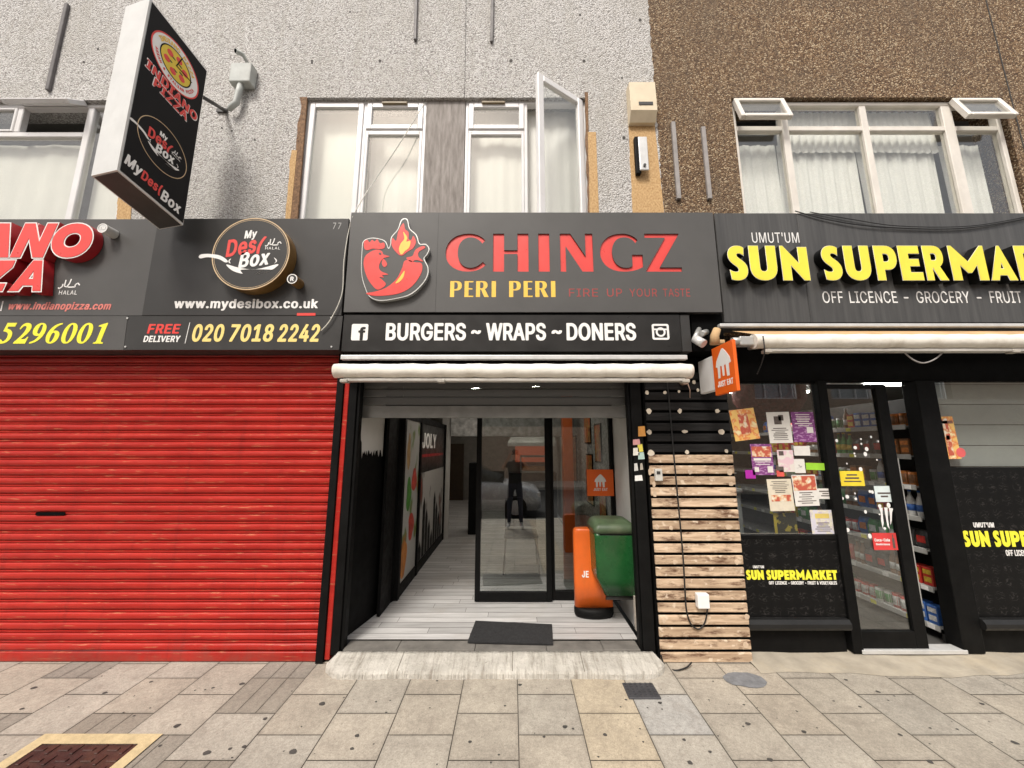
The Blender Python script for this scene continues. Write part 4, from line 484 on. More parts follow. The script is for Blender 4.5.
# ================================================================== PAVEMENT, ROAD
xa, ya = pav(517.3, 678); xb, yb = pav(570.3, 678)
SW = xb - xa
r1, r2 = pav(512, 694.5)[1], pav(512, 735)[1]
SL = r1 - r2
def pavement():
    g = G(); bm = g.bm; cl = bm.loops.layers.float_color.new('tone')
    gap = .003
    def sheet(x0, x1, y0, y1, dz, mi, col, worn=0):
        ys = [y for y in (y0, YS, y1) if y0 <= y <= y1]; ys = sorted(set(ys))
        for ya_, yb_ in zip(ys, ys[1:]):
            P = [(x0, ya_), (x1, ya_), (x1, yb_), (x0, yb_)]
            if not worn or yb_ - ya_ < .08 or x1 - x0 < .08:
                f = g.poly([(x, y, zp(y) + dz) for x, y in P], mi)
                for lp in f.loops: lp[cl] = (*col, 1)
                continue
            w = worn; Q = [(x0 + w, ya_ + w), (x1 - w, ya_ + w), (x1 - w, yb_ - w), (x0 + w, yb_ - w)]
            dk = [rnd.uniform(.8, .98) for _ in range(4)]
            for k in range(4):
                m_ = (k + 1) % 4
                f = g.poly([(x, y, zp(y) + dz) for x, y in (P[k], P[m_], Q[m_], Q[k])], mi)
                for lp, c in zip(f.loops, (dk[k], dk[m_], 1, 1)): lp[cl] = (col[0] * c, col[1] * c, col[2] * c, 1)
            f = g.poly([(x, y, zp(y) + dz) for x, y in Q], mi)
            for lp in f.loops: lp[cl] = (*col, 1)
    rnd = random.Random(5)
    sheet(-9, 9, -1.6, 3.6, -.006, 1, (1, 1, 1))
    rnd = random.Random(5)
    yend = pav(512, 671)[1]
    for k in range(-22, 23):
        x0, x1 = xa + k * SW, xa + (k + 1) * SW
        st = 0 if k % 2 == 0 else SL / 2
        y = r1 + st - SL * 14
        # columns right of the entrance run up to the shopfront strip
        top = YS + .12
        while y < top:
            a, b = max(y, -1.58), min(y + SL, top)
            if b > a + .01:
                t = rnd.uniform(.95, 1.04); warm = rnd.uniform(-.008, .008)
                base = (.405 * t + warm, .37 * t, .315 * t - warm)
                cx, cy = (x0 + x1) / 2, (a + b) / 2
                split = 0
                if k == 1 and y < r1 - .05: base = (.5, .43, .325)
                elif k == 2 and r2 - .15 < cy < r1 + .05: base = (.41, .4, .38)
                elif k == 2: base = (.42, .39, .34)
                elif rnd.random() < .16 and k < -3: base = tuple(c * .72 for c in base); split = 3
                elif k > 4: base = tuple(c * .93 for c in base)
                for q in range(max(1, split)):
                    w = (x1 - x0) / max(1, split)
                    sheet(x0 + q * w + gap, x0 + (q + 1) * w - gap * (.6 if split else 1), a + gap, b - gap, 0, 0, base, .022)
            y += SL
    # old chewing gum
    spots = [(322, 704, 5), (357, 736, 3), (386, 713, 2), (376, 702, 2), (352, 749, 2.4), (565, 727, 3.2), (573, 729, 2), (520, 685, 3), (605, 735, 3), (544, 737, 2),
             (748, 724, 4), (804, 732, 3), (744, 705, 2), (878, 692, 3), (860, 707, 2.6), (982, 704, 3.2), (1015, 743, 4), (710, 752, 2.4), (684, 740, 3), (930, 762, 4),
             (242, 684, 4), (213, 688, 2.4), (205, 690, 2), (151, 682, 2.6), (105, 693, 3), (34, 688, 3.4), (22, 709, 3), (177, 726, 4), (207, 753, 4), (244, 747, 3), (230, 749, 2.4),
             (293, 752, 4.4), (134, 716, 2), (160, 746, 2), (265, 719, 3), (690, 763, 3), (626, 700, 2), (660, 703, 3), (846, 680, 2.6), (770, 760, 3), (900, 735, 3), (505, 706, 2), (437, 681, 2), (470, 742, 2)]
    for u, v, r in spots:
        cx, cy = pav(u, v); rr = r * .0038 * rnd.uniform(.85, 1.2); n = 20; ph = rnd.random() * 6
        f = g.poly([(cx + rr * 1.15 * (1 + .14 * math.sin(2 * t + ph)) * math.cos(t), cy + rr * 1.0 * (1 + .14 * math.sin(3 * t + ph)) * math.sin(t), zp(cy) + .0022) for t in [2 * math.pi * i / n for i in range(n)]], 2)
    for i in range(190):
        cx, cy = rnd.uniform(-4.5, 4.5), rnd.uniform(1.4, 3.25); rr = rnd.uniform(.003, .0075); ph = rnd.random() * 6
        g.poly([(cx + rr * (1 + .3 * math.sin(2 * t + ph)) * math.cos(t), cy + rr * (1 + .3 * math.sin(3 * t)) * math.sin(t), zp(cy) + .0021) for t in [2 * math.pi * i_ / 9 for i_ in range(9)]], 2)
    o = g.build('pavement', [M['slab'], M['joint'], M['gum']]); tag(o, kind='structure')
pavement()
g = G(); g.box(-40, 40, -1.75, -1.6, -.4, zp(-1.6), 0, .015); tag(g.build('kerb', M['concrete']), kind='structure')
g = G(); g.box(-60, 60, -9.5, -1.75, -.6, -.27); tag(g.build('road', M['asphalt']), kind='structure')
g = G(); g.box(-60, 60, -13, -9.5, -.6, -.15); tag(g.build('far_pavement', M['concrete']), kind='structure')
g = G(); g.box(-80, 80, -80, 60, -.9, -.62); tag(g.build('ground', M['asphalt']), kind='structure')

# concrete strip along the supermarket front
g = G(); xs0 = X(757, 655, 3.4)
pts = [(pav(672, 667)[0], 3.36)] 
n = 26
for i in range(n):
    t0, t1 = i / n, (i + 1) / n
    xa0, xb0 = 1.9 + 6 * t0, 1.9 + 6 * t1
    h0, h1 = [.03 + .006 * math.sin(7 * x) for x in (xa0, xb0)]
    e0, e1 = [3.17 + .03 * math.sin(3.1 * x + 1) + .012 * math.sin(13 * x) for x in (xa0, xb0)]
    g.poly([(xa0, e0, zp(e0) + .003), (xb0, e1, zp(e1) + .003), (xb0, 3.5, h1), (xa0, 3.5, h0)])
bmesh.ops.remove_doubles(g.bm, verts=g.bm.verts[:], dist=.0005)
tag(g.build('mortar_strip', M['sand'], smooth=True), kind='structure')

# pavement covers and patch
def cover(name, quad, mats, label, cat, extra=None):
    g = G(); z = [zp(p[1]) + .006 for p in quad]
    g.poly([(p[0], p[1], zz) for p, zz in zip(quad, z)])
    if extra: extra(g)
    return solo(name, g, mats, label, cat)
q = [pav(622, 683.5), pav(652, 683.5), pav(662, 699.5), pav(631, 699.5)]
x0, x1 = q[0][0], (q[1][0] + q[2][0]) / 2; y0, y1 = q[2][1], q[0][1]
g = G(); g.box(x0, x1, y0, y1, zp(y0) - .02, zp((y0 + y1) / 2) + .008, 0, .003, 1)
for i in range(6):
    for j in range(6):
        cx = x0 + (i + .5) * (x1 - x0) / 6; cy = y0 + (j + .5) * (y1 - y0) / 6
        g.box(cx - .008, cx + .008, cy - .008, cy + .008, zp(cy) + .005, zp((y0 + y1) / 2) + .012)
solo('drain_cover', g, M['iron_grey'], 'small square black iron cover set in the pavement by the ramp', 'drain cover')
cx, cy = pav(745, 680)
g = G(); rp = random.Random(3)
g.poly([(cx + .14 * (1 + .2 * rp.random()) * math.cos(t) , cy + .08 * (1 + .25 * rp.random()) * math.sin(t), zp(cy) + .004 + .0) for t in [2 * math.pi * i / 18 for i in range(18)]])
for v in g.bm.verts: v.co.z = zp(v.co.y) + .004
solo('tarmac_patch', g, M['tar'], 'blue grey round repair patch on the pavement by the slatted panel', 'patch')
# big chamber cover bottom left
(xl, yt), (xr, _) = pav(45, 735), pav(163, 735)
g = G()
yb_ = yt - 1.1; fw = .075
def zz(x, y, d): return (x, y, zp(y) + d)
for a in ((xl, xr, yt - fw, yt), (xl, xl + fw, yb_, yt - fw), (xr - fw, xr, yb_, yt - fw)):
    g.poly([zz(a[0], a[2], .007), zz(a[1], a[2], .007), zz(a[1], a[3], .007), zz(a[0], a[3], .007)])
gb = thing('chamber_cover', (xl, yt, zp(yt)), 'rusty brown iron chamber cover in a pale yellow concrete surround', 'manhole cover')
g.build('surround', mk('yellow_surround', (.52, .42, .24), .9, .15, 20, bmp=.3), gb)
g = G(); a0, a1, b0, b1 = xl + fw, xr - fw, yb_, yt - fw
g.poly([zz(a0, b0, .003), zz(a1, b0, .003), zz(a1, b1, .003), zz(a0, b1, .003)])
nx, ny = 8, 14
for i in range(nx):
    for j in range(ny):
        cx = a0 + (i + .5) * (a1 - a0) / nx; cy = b0 + (j + .5) * (b1 - b0) / ny
        w, h = ((a1 - a0) / nx * .42, (b1 - b0) / ny * .16) if (i + j) % 2 else ((a1 - a0) / nx * .13, (b1 - b0) / ny * .46)
        f = g.bm.faces; z = zp(cy)
        g.box(cx - w, cx + w, cy - h, cy + h, z - .002, z + .009, 0, .002, 1)
g.build('lid', M['iron'], gb)

# ================================================================== WHITE BUILDING
YW, YWIN = 3.45, 3.495
wb = thing('rendered_building', (-1.5, YW, 0), 'white pebbledashed building above the three left signs', 'building')
XB = X(659, 150, YW)
def wall_with_holes(x0, x1, z0, z1, holes, y, th, name, m, parent, rag=0):
    rg = random.Random(77); edge = [(x1 + rg.uniform(-rag, rag), z0 + (z1 - z0) * k / 160) for k in range(1, 160)] if rag else []
    polys = [[(x0, z0), (x1, z0)] + edge + [(x1, z1), (x0, z1)]] + [[(h[0], h[2]), (h[0], h[3]), (h[1], h[3]), (h[1], h[2])] for h in holes]
    return fill_f(name, parent, m, polys, wallf(y), th)
cw = (X(299, 160, YW), X(590, 160, YW), 2.95, Z(97.5, YW))
lw = (-6.0, X(127, 160, YW), 2.95, Z(100, YW))
wall_with_holes(-9, XB, 2.75, 9, [cw, lw], YW, .3, 'wall', M['white_dash'], wb, .009)
# small holes and stains
g = G(); rr = random.Random(8)
for u, v in [(346 / 2.56 + 280, 40), (492, 40.5), (312, 61), (380, 61), (511, 61), (584, 61), (622, 78), (84, 62), (98, 49), (312, 63), (222, 128), (232, 131), (624, 138), (640, 20), (580, 15), (255, 140), (350, 12)]:
    x, z = X(u, v, YW), Z(v, YW); r = rr.uniform(.008, .016)
    g.prism([(x + r * math.cos(t) * (1 + .3 * rr.random()), z + r * 1.3 * math.sin(t)) for t in [2 * math.pi * i / 8 for i in range(8)]], wallf(YW - .003), .002)
g.build('bolt_hole', M['gum'], wb)
# ragged reveal edges
def ragged(u0, u1, v0, v1, m, name, seed, amp=.02, y=YW - .004):
    r = random.Random(seed); n = 14; L, R = [], []
    for i in range(n + 1):
        v = v0 + (v1 - v0) * i / n
        L.append((X(u0[0] + (u0[1] - u0[0]) * i / n, v, y) + r.uniform(-amp, amp), Z(v, y))); R.append((X(u1[0] + (u1[1] - u1[0]) * i / n, v, y), Z(v, y)))
    g = G(); g.prism(L + R[::-1], wallf(y), .02); return g.build(name, m, wb)
ragged((301, 288), (307, 297), 97, 222, M['broken'], 'reveal_edge', 1)
ragged((291, 285), (297, 290), 150, 222, M['osb'], 'packing_board', 2, .006, YW - .007)
ragged((585, 588), (588, 590), 92, 216, M['broken'], 'reveal_edge', 3, .008)
ragged((588, 590), (596, 599), 132, 216, M['osb'], 'packing_board', 4, .004, YW - .006)
ragged((628, 633), (654, 664.5), 118, 216, M['osb'], 'packing_board', 5, .004, YW - .006)
ragged((118, 116), (132, 130), 195, 224, M['osb'], 'packing_board', 6, .006, YW - .006)

def casement(parent, x0, x1, z0, z1, y, w=.055, m='upvc', name='sash', gl=True):
    g = G(); g.ring(x0, x1, z0, z1, w, y, y + .05)
    g.box(x0 + w, x1 - w, y + .022, y + .028, z0 + w, z1 - w, 1)
    return g.build(name, [M[m], M['glass']], parent)
def u2x(u, v=160): return X(u, v, YWIN)
zt, zb = Z(101, YWIN), 2.97
def win(x0, x1, bars_x, bars_z, name='window', m='upvc', zt=zt, fw=.035, y=YWIN):
    g = G(); g.ring(x0, x1, zb, zt, fw, y, y + .07)
    for bx, bz0, bz1 in bars_x: g.box(bx - fw / 2, bx + fw / 2, y + .002, y + .068, max(bz0, zb + fw), min(bz1, zt - fw), 0, .005, 1)
    for bz, bx0, bx1 in bars_z: g.box(bx0 + fw, bx1 - fw, y + .004, y + .066, bz - fw / 2, bz + fw / 2, 0, .005, 1)
    return g.build(name, M[m], wb if name == 'window' else None)
xA, xM1, xB_ = u2x(302), u2x(362), u2x(424.5)
xC, xM2, xD = u2x(464.5), u2x(526), u2x(588)
ztr = Z(131, YWIN)
w1 = win(xA, xB_, [(xM1, zb, zt)], [(ztr, xM1 - .018, xB_)])
casement(w1, xA + .035, xM1 - .018, zb + .035, zt - .035, YWIN - .012)
casement(w1, xM1 + .018, xB_ - .035, ztr + .018, zt - .035, YWIN - .012)
casement(w1, xM1 + .018, xB_ - .035, zb + .035, ztr - .018, YWIN - .004, .03)
w2 = win(xC, xD, [(xM2, zb, zt)], [(ztr, xC, xM2 + .018)])
casement(w2, xC + .035, xM2 - .018, ztr + .018, zt - .035, YWIN - .012)
casement(w2, xC + .035, xM2 - .018, zb + .035, ztr - .018, YWIN - .004, .03)
# open side-hung sash
hx, hy = xD - .035, YWIN - .02; fx, fy = X(538, 69.7, 3.16), 3.16
d = Vector((fx - hx, fy - hy, 0)); L = d.length; d.normalize(); nrm = Vector((d.y, -d.x, 0))
g = G(); zs0, zs1 = zb + .035, zt - .01
g.ring(0, L, zs0, zs1, .07, 0, .05); g.box(.07, L - .07, .022, .028, zs0 + .07, zs1 - .07, 1); g.box(.3 * L - .2, .3 * L - .18, .05, .06, zs0 + .4, zs0 + .62, 2) 
for v in g.bm.verts: p = Vector((hx, hy, 0)) + d * v.co.x + nrm * v.co.y; v.co = Vector((p.x, p.y, v.co.z))
g.build('open_sash', [M['upvc'], M['glass'], M['alu']], w2)
for (u0, u1, v0) in ((383, 408, 102.5), (482, 505, 102)):
    g = G(); x0, x1 = X(u0, v0, YWIN), X(u1, v0, YWIN); z = Z(v0, YWIN - .03)
    g.box(x0, x1, YWIN - .035, YWIN - .013, z - .012, z + .012, 0, .004); g.build('trickle_vent', mk('tan_vent', (.2, .15, .08), .5), w1 if u0 < 420 else w2)
g = G(); g.box(xB_ + .003, xC - .003, YWIN - .01, YWIN + .02, zb, zt + .02); g.build('plywood_panel', M['ply'], wb)
# left window
zt2 = Z(104, YWIN); xl1 = u2x(130); xm = u2x(80, 160)
g = G(); g.ring(-6, xl1, zb, zt2, .045, YWIN, YWIN + .07)
g.box(xm - .035, xm + .035, YWIN + .002, YWIN + .066, zb + .045, zt2 - .045, 0, .006, 1)
z3 = Z(134, YWIN); g.box(-5.95, xm - .035, YWIN + .004, YWIN + .064, z3 - .03, z3 + .03, 0, .006, 1)
xq = u2x(18, 120); g.box(xq - .03, xq + .03, YWIN + .004, YWIN + .064, z3 + .03, zt2 - .045, 0, .006, 1)
w3 = g.build('window', M['upvc'], wb)
g = G(); g.box(xm + .035, xl1 - .045, YWIN + .03, YWIN + .036, zb + .045, zt2 - .045); g.build('pane', M['glass'], w3)
g = G(); g.box(-5.95, xm - .035, YWIN + .03, YWIN + .036, zb + .045, z3 - .03); g.build('pane', M['glass'], w3)
def vent(parent, x0, x1, ztop, h, ang, m, y=YWIN):
    g = G(); g.ring(x0, x1, -h, 0, .045, -.05, 0); g.box(x0 + .045, x1 - .045, -.03, -.024, -h + .045, -.045, 1)
    c, s = math.cos(ang), math.sin(ang)
    for v in g.bm.verts: v.co = Vector((v.co.x, y + v.co.y * c + v.co.z * s, ztop + v.co.z * c - v.co.y * s))
    return g.build('vent_sash', [m, M['glass']], parent)
vent(w3, xq + .03, xm - .035, zt2 - .03, .2, math.radians(50), M['upvc'])
casement(w3, -5.95, xq - .03, z3 + .03, zt2 - .045, YWIN - .004, .03)
# rooms behind the upstairs windows
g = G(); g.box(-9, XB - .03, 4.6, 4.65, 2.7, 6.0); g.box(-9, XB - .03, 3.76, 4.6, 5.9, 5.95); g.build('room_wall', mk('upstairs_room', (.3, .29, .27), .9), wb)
def sheet_cloth(name, x0, x1, z0, z1, y, amp, wl_, m, label, cat, seed=0, scallop=0, nx=None, hem=None):
    r = random.Random(seed); g = G(); nx = nx or max(20, int((x1 - x0) / .012)); nz = 10; V = []
    ph = [r.uniform(0, 6) for _ in range(4)]
    for j in range(nz + 1):
        row = []
        for i in range(nx + 1):
            x = x0 + (x1 - x0) * i / nx; t = j / nz; sway = .03 * (1 - t) * math.sin(x * 2.3 + ph[2])
            yy = y + amp * (math.sin(x * 2 * math.pi / wl_ + ph[0] + 1.2 * math.sin(x * 3 + ph[3])) + .5 * math.sin(x * 2 * math.pi / (wl_ * .37) + ph[1] + t)) * (.55 + .45 * (1 - t))
            z = z0 + (z1 - z0) * t
            if scallop and j == 0: z -= scallop * abs(math.sin(x * 2 * math.pi / .16))
            row.append(g.bm.verts.new((x + sway, yy, z)))
        V.append(row)
    for j in range(nz):
        for i in range(nx): g.bm.faces.new((V[j][i], V[j][i + 1], V[j + 1][i + 1], V[j + 1][i])).smooth = True
    return solo(name, g, m, label, cat)
sheet = mk('white_sheet', (.78, .77, .73), .85, .04, 3, bmp=.1, bsc=12)
sheet_cloth('window_sheet', xA, xM1, 2.9, zt, YWIN + .14, .006, .5, mk('grey_green_blind', (.7, .71, .66), .8, .05, 2), 'smooth pale blind behind the tall left pane above the middle sign', 'blind', 1)
sheet_cloth('window_sheet', xM1, xB_, 2.9, zt, YWIN + .2, .008, .4, sheet, 'white sheet behind the pane left of the plywood panel', 'sheet', 2)
sheet_cloth('window_sheet', xC, xD, 2.9, zt, YWIN + .13, .012, .33, sheet, 'creased white sheet behind the open sash window', 'sheet', 3)
sheet_cloth('window_sheet', -5.8, xm - .1, 2.9, z3 - .03, YWIN + .12, .012, .6, sheet, 'white sheet behind the upstairs window at the far left', 'sheet', 4)
sheet_cloth('window_sheet', xm + .02, xl1, 2.9, zt2 - .35, YWIN + .13, .008, .4, sheet, 'narrow white sheet behind the pane beside the projecting sign', 'sheet', 5)

# ================================================================== BROWN BUILDING
bb = thing('pebbledash_building', (3, YW, 0), 'brown pebbledashed building above the supermarket sign', 'building')
bx0, bx1 = X(739, 165, YW), X(1010, 150, YW); bzt = Z(97, YW)
wall_with_holes(XB - .06, 10, 2.75, 9, [(bx0, bx1 + .06, 2.95, bzt)], YW + .004, .3, 'wall', M['brown_dash'], bb)
g = G(); xr_ = X(1001, 60, YW); g.box(xr_, xr_ + .01, YW - .002, YW + .003, 2.9, 9); g.build('crack', M['gum'], bb)
mus = [X(791, 165, YWIN), X(873, 165, YWIN), X(959, 165, YWIN)]; wx0, wx1 = bx0 + .01, bx1 + .05
zt4 = Z(102, YWIN); zt5 = Z(128, YWIN); fw = .045
g = G(); g.ring(wx0, wx1, zb, zt4, fw, YWIN, YWIN + .07)
for x, w in zip(mus, (.035, .035, .055)): g.box(x - w, x + w, YWIN + .002, YWIN + .066, zb + fw, zt4 - fw, 0, .006, 1)
ed = [wx0 + fw] + [q for x, w in zip(mus, (.035, .035, .055)) for q in (x - w, x + w)] + [wx1 - fw]
for i in range(4): g.box(ed[2 * i], ed[2 * i + 1], YWIN + .003, YWIN + .064, zt5 - .03, zt5 + .03, 0, .006, 1)
w4 = g.build('window', M['upvc_old'], bb)
for i in range(4):
    g = G(); g.box(ed[2 * i], ed[2 * i + 1], YWIN + .03, YWIN + .036, zb + fw, zt5 - .03)
    if i in (1, 2): g.box(ed[2 * i], ed[2 * i + 1], YWIN + .03, YWIN + .036, zt5 + .03, zt4 - fw)
    g.build('pane', M['glass'], w4)
vh = zt4 - zt5 - .0
vent(w4, ed[0] - .03, ed[1] + .02, zt4 - .012, vh, math.radians(17), M['upvc_old'])
vent(w4, ed[6] - .03, ed[7] + .03, zt4 - .012, vh, math.radians(19), M['upvc_old'])
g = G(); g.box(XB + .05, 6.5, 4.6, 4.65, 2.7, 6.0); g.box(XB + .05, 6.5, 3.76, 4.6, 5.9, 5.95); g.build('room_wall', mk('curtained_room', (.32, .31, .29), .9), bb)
cn = [('plain white curtain hanging behind the left pane of the wide window', 9), ('gathered white net curtain left of the middle mullion', 10), ('gathered white net curtain right of the middle mullion', 11), ('white curtain drawn back behind the right pane of the wide window', 12)]
for i, (lb, sd) in enumerate(cn):
    x0, x1 = ed[2 * i] - .03, ed[2 * i + 1] + .03
    if i == 3: x1 = x0 + (x1 - x0) * .86
    sheet_cloth('net_curtain', x0, x1, 2.85, zt5 - .06, YWIN + .17, .014, .15, M['curtain'], lb, 'curtain', sd)
sheet_cloth('curtain_valance', ed[2] - .03, ed[5] + .03, zt5 - .16, zt4, YWIN + .13, .011, .08, M['curtain'], 'frilled lace valance across the top of the wide window', 'valance', 21, scallop=.035)

# ================================================================== PIPES AND FITTINGS ON THE WALLS
def strip_pipe(u0, v0, u1, v1, r, m, label, y=YW - .02):
    p0, p1 = (X(u0, v0, y), y, Z(v0, y)), (X(u1, v1, y), y, Z(v1, y))
    g = G(); g.box(min(p0[0], p1[0]) * 0 - r, r, -.012, .02, 0, p0[2] - p1[2], 0, .004, 1)
    for v in g.bm.verts:
        t = v.co.z / (p0[2] - p1[2]); v.co = Vector((p1[0] + (p0[0] - p1[0]) * t + v.co.x, y + v.co.y, p1[2] + v.co.z))
    solo('conduit', g, m, label, 'conduit', group='cut off conduits on the upper walls')
strip_pipe(67, 4, 47.5, 90, .02, M['pipe_dark'], 'dark cut off conduit on the white wall left of the projecting sign')
strip_pipe(417, -20, 415, 40, .015, M['pipe_dark'], 'short dark conduit at the top above the plywood panel left edge')
strip_pipe(493, -20, 491.5, 42, .015, M['pipe_dark'], 'short dark conduit at the top above the open sash window')
strip_pipe(673, 122, 679, 199, .021, M['pipe_grey'], 'grey cut off conduit on brown wall nearer the white building')
strip_pipe(703, 127, 710, 199, .021, M['pipe_grey'], 'grey cut off conduit on brown wall nearer the wide window')
# alarm box
ax0, ax1, az0, az1 = X(629, 102, 3.38), X(655, 102, 3.38), Z(121, 3.38), Z(85, 3.38)
ab = thing('alarm_box', ((ax0 + ax1) / 2, YW, az0), 'cream alarm box with a sloped face high on the white wall', 'alarm box')
g = G(); prof = [(0, 0), (-.05, 0), (-.11, .09), (-.10, (az1 - az0)), (0, (az1 - az0))]
g.loft([[(x, YW - .002 + p[0], az0 + p[1]) for p in prof] for x in (ax0, ax1)], smooth=False)
g.build('case', M['cream_box'], ab)
g = G(); xm_ = (ax0 + ax1) / 2; g.box(xm_ - .05, xm_ + .095, YW - .116, YW - .108, az0 + .15, az0 + .185, 0); g.build('strobe_window', M['char'], ab)
# bare lamp fitting
lx0, lx1 = X(636, 153, 3.38), X(648, 153, 3.38); lz0, lz1 = Z(172, 3.38), Z(135, 3.38)
lf = thing('wall_light', ((lx0 + lx1) / 2, YW, lz0), 'open metal wall light fitting on the chipboard strip', 'wall light')
g = G(); g.box(lx0, lx0 + .05, YW - .055, YW - .008, lz0, lz1, 0, .006); g.build('housing', M['black'], lf)
g = G(); g.box(lx0 + .03, lx1, YW - .075, YW - .056, lz0 + .02, lz1 - .02, 0, .008); g.tube([((lx0 + lx1) / 2 + .015, YW - .08, lz0 + .07), ((lx0 + lx1) / 2 + .015, YW - .088, lz0 + .07)], .015, 12, 1); g.build('reflector', [M['alu'], M['char']], lf)
# junction box with swan neck by the projecting sign
jb = thing('cable_outlet', (X(232, 108, 3.4), YW, Z(110, 3.4)), 'grey weatherproof box with hooded pipe beside the projecting sign', 'cable box')
gr = mk('grey_green_plastic', (.42, .44, .42), .55, .1, 9, dirt=(.25, .22, .18), dirt_amt=.5)
x0, x1, z0, z1 = X(229, 72, 3.38), X(255, 72, 3.38), Z(82, 3.36), Z(60, 3.36)
g = G(); g.box(x0 + .035, x1 - .02, 3.345, YW - .004, z0 - .005, z1 - .045, 0, .012); g.build('box', gr, jb)
g = G(); px_ = X(239, 95, 3.4)
g.tube([(px_ + .02, 3.385, z0 + .01), (px_ + .005, 3.385, z0 - .1), (px_ - .005, 3.385, Z(104, 3.4)), (px_ - .05, 3.38, Z(109, 3.4)), (px_ - .08, 3.40, Z(110, 3.4))], [.03, .03, .03, .028, .022], 10); g.build('elbow_pipe', gr, jb)
g = G(); g.tube([(X(247, 58, 3.4), 3.43, Z(62, 3.4)), (X(242, 53, 3.38), 3.40, Z(53, 3.38)), (X(236, 51, 3.35), 3.35, Z(52, 3.36))], [.014, .022, .026], 10)
g.tube([(X(236, 51, 3.35), 3.349, Z(52, 3.36)), (X(235.8, 51, 3.35), 3.345, Z(52.2, 3.36))], .02, 10, 1); g.build('spout', [gr, M['black_matt']], jb)

# ================================================================== PROJECTING SIGN
NB = Vector((-2.98, 2.525, 3.765)); NT = Vector((-2.985, 2.525, 5.36)); FB = Vector((-2.868, 3.0, 3.61))
ex = FB - NB; ey = NT - NB; wS = ex.length; hS = ey.length; ex.normalize(); ey.normalize()
nS = ex.cross(ey).normalized(); TH = .27
ps = thing('projecting_sign', (FB.x - .1, 3.05, FB.z), 'tall black projecting lightbox sign with a pizza picture and silver edge', 'sign')
fS = frame(NB, ex, ey)
g = G(); e = .018
g.prism([(0, 0), (wS, 0), (wS, hS), (0, hS)], lambda x, y, z: fS(x, y, z - .006), TH); body = g.build('lightbox_case', [mk('silver_box_edge', (.66, .66, .64), .4, .06, 5, metal=.15, dirt=(.45, .43, .4))], ps)
g = G(); g.prism([(e, .0), (wS - e, .0), (wS - e, .001), (e, .001)], lambda x, y, z: fS(x, y, z), .001); g.bm.clear()
g.prism([(e, e), (wS - .006, e), (wS - .006, hS - e), (e, hS - e)], lambda x, y, z: fS(x, y, z), .0055); g.build('face', mk('black_sign_face', (.01, .0095, .01), .4, .1, 3, spec=.15), ps)
g = G(); g.prism([(e, e), (wS - e, e), (wS - e, hS - e), (e, hS - e)], lambda x, y, z: fS(x, y, z - .0065 - TH), .004); g.build('face', M['dark_panel'], ps)
g = G(); g.prism([(.012, 0), (wS - .01, 0), (wS - .01, .004), (.012, .004)], lambda x, y, z: fS(x, y - .0045, z - .02), TH - .03); g.build('bottom_plate', M['char'], ps)
def fz(dz): return lambda x, y, z: fS(x, y, z + dz)
cxp, cyp, rp_ = wS * .5, hS * .805, .2
fill_f('logo_ring', ps, M['t_white'], [disc_pts(cxp, cyp, rp_)], fz(.002), .002)
fill_f('logo_rim', ps, M['t_red'], annulus(cxp, cyp, rp_ + .006, .01), fz(.004), .002)
fill_f('pizza_base', ps, mk('pizza_crust', (.75, .55, .05), .5), [disc_pts(cxp, cyp, .128)], fz(.0035), .0015)
fill_f('pizza_rim', ps, M['black'], annulus(cxp, cyp, .135, .009), fz(.004), .001)
for k in range(6):
    t = k * math.pi / 3 + .3; fill_f('pepperoni', ps, M['t_red'], [disc_pts(cxp + .078 * math.cos(t), cyp + .078 * math.sin(t), .026, n=16)], fz(.005), .0015)
for k in range(5):
    t = k * 1.256 + .9; fill_f('pepper_slice', ps, M['green'], [disc_pts(cxp + .05 * math.cos(t), cyp + .05 * math.sin(t), .018, .007, 12)], fz(.005), .0015)
g = G(); g.prism([(cxp, cyp), (cxp + .14, cyp + .012), (cxp + .14, cyp + .02), (cxp, cyp + .01)], fz(.0062), .001); g.prism([(cxp + .004, cyp), (cxp + .04, cyp + .13), (cxp + .032, cyp + .13), (cxp - .004, cyp)], fz(.0068), .001); g.build('slice_cut', M['black'], ps)
# ring lettering
for txt, a0, a1, col in (('INDIANO PIZZA', 150, 30, M['t_gold']), ('ASIAN & ITALIAN PIZZA', 195, 345, M['t_red'])):
    for i, ch in enumerate(txt):
        if ch == ' ': continue
        t = math.radians(a0 + (a1 - a0) * i / (len(txt) - 1)); rad = .161
        x, y = cxp + rad * math.cos(t), cyp + rad * math.sin(t); hw = .013 if a0 == 150 else .009; hh = .017 if a0 == 150 else .011
        words_f('ring_letter', ps, col, ch, fz(.0045), (x - hw, x + hw, y - hh, y + hh), .03, rot=(t - math.pi / 2) if a0 == 150 else (t + math.pi / 2), depth=.001)
for txt, r in (('INDIANO', (.05, wS - .03, hS * .625, hS * .625 + .08)), ('PIZZA', (.12, wS - .11, hS * .625 - .085, hS * .625 - .008))):
    words_f('red_lettering_outline', ps, M['t_white'], txt, fz(.002), grow(r, .006), .06, .1); words_f('red_lettering', ps, M['t_red'], txt, fz(.004), r, .03, .1)
cxd, cyd = wS * .52, hS * .305
fill_f('gold_ring', ps, M['gold_pale'], annulus(cxd, cyd, .2, .005), fz(.002), .002)
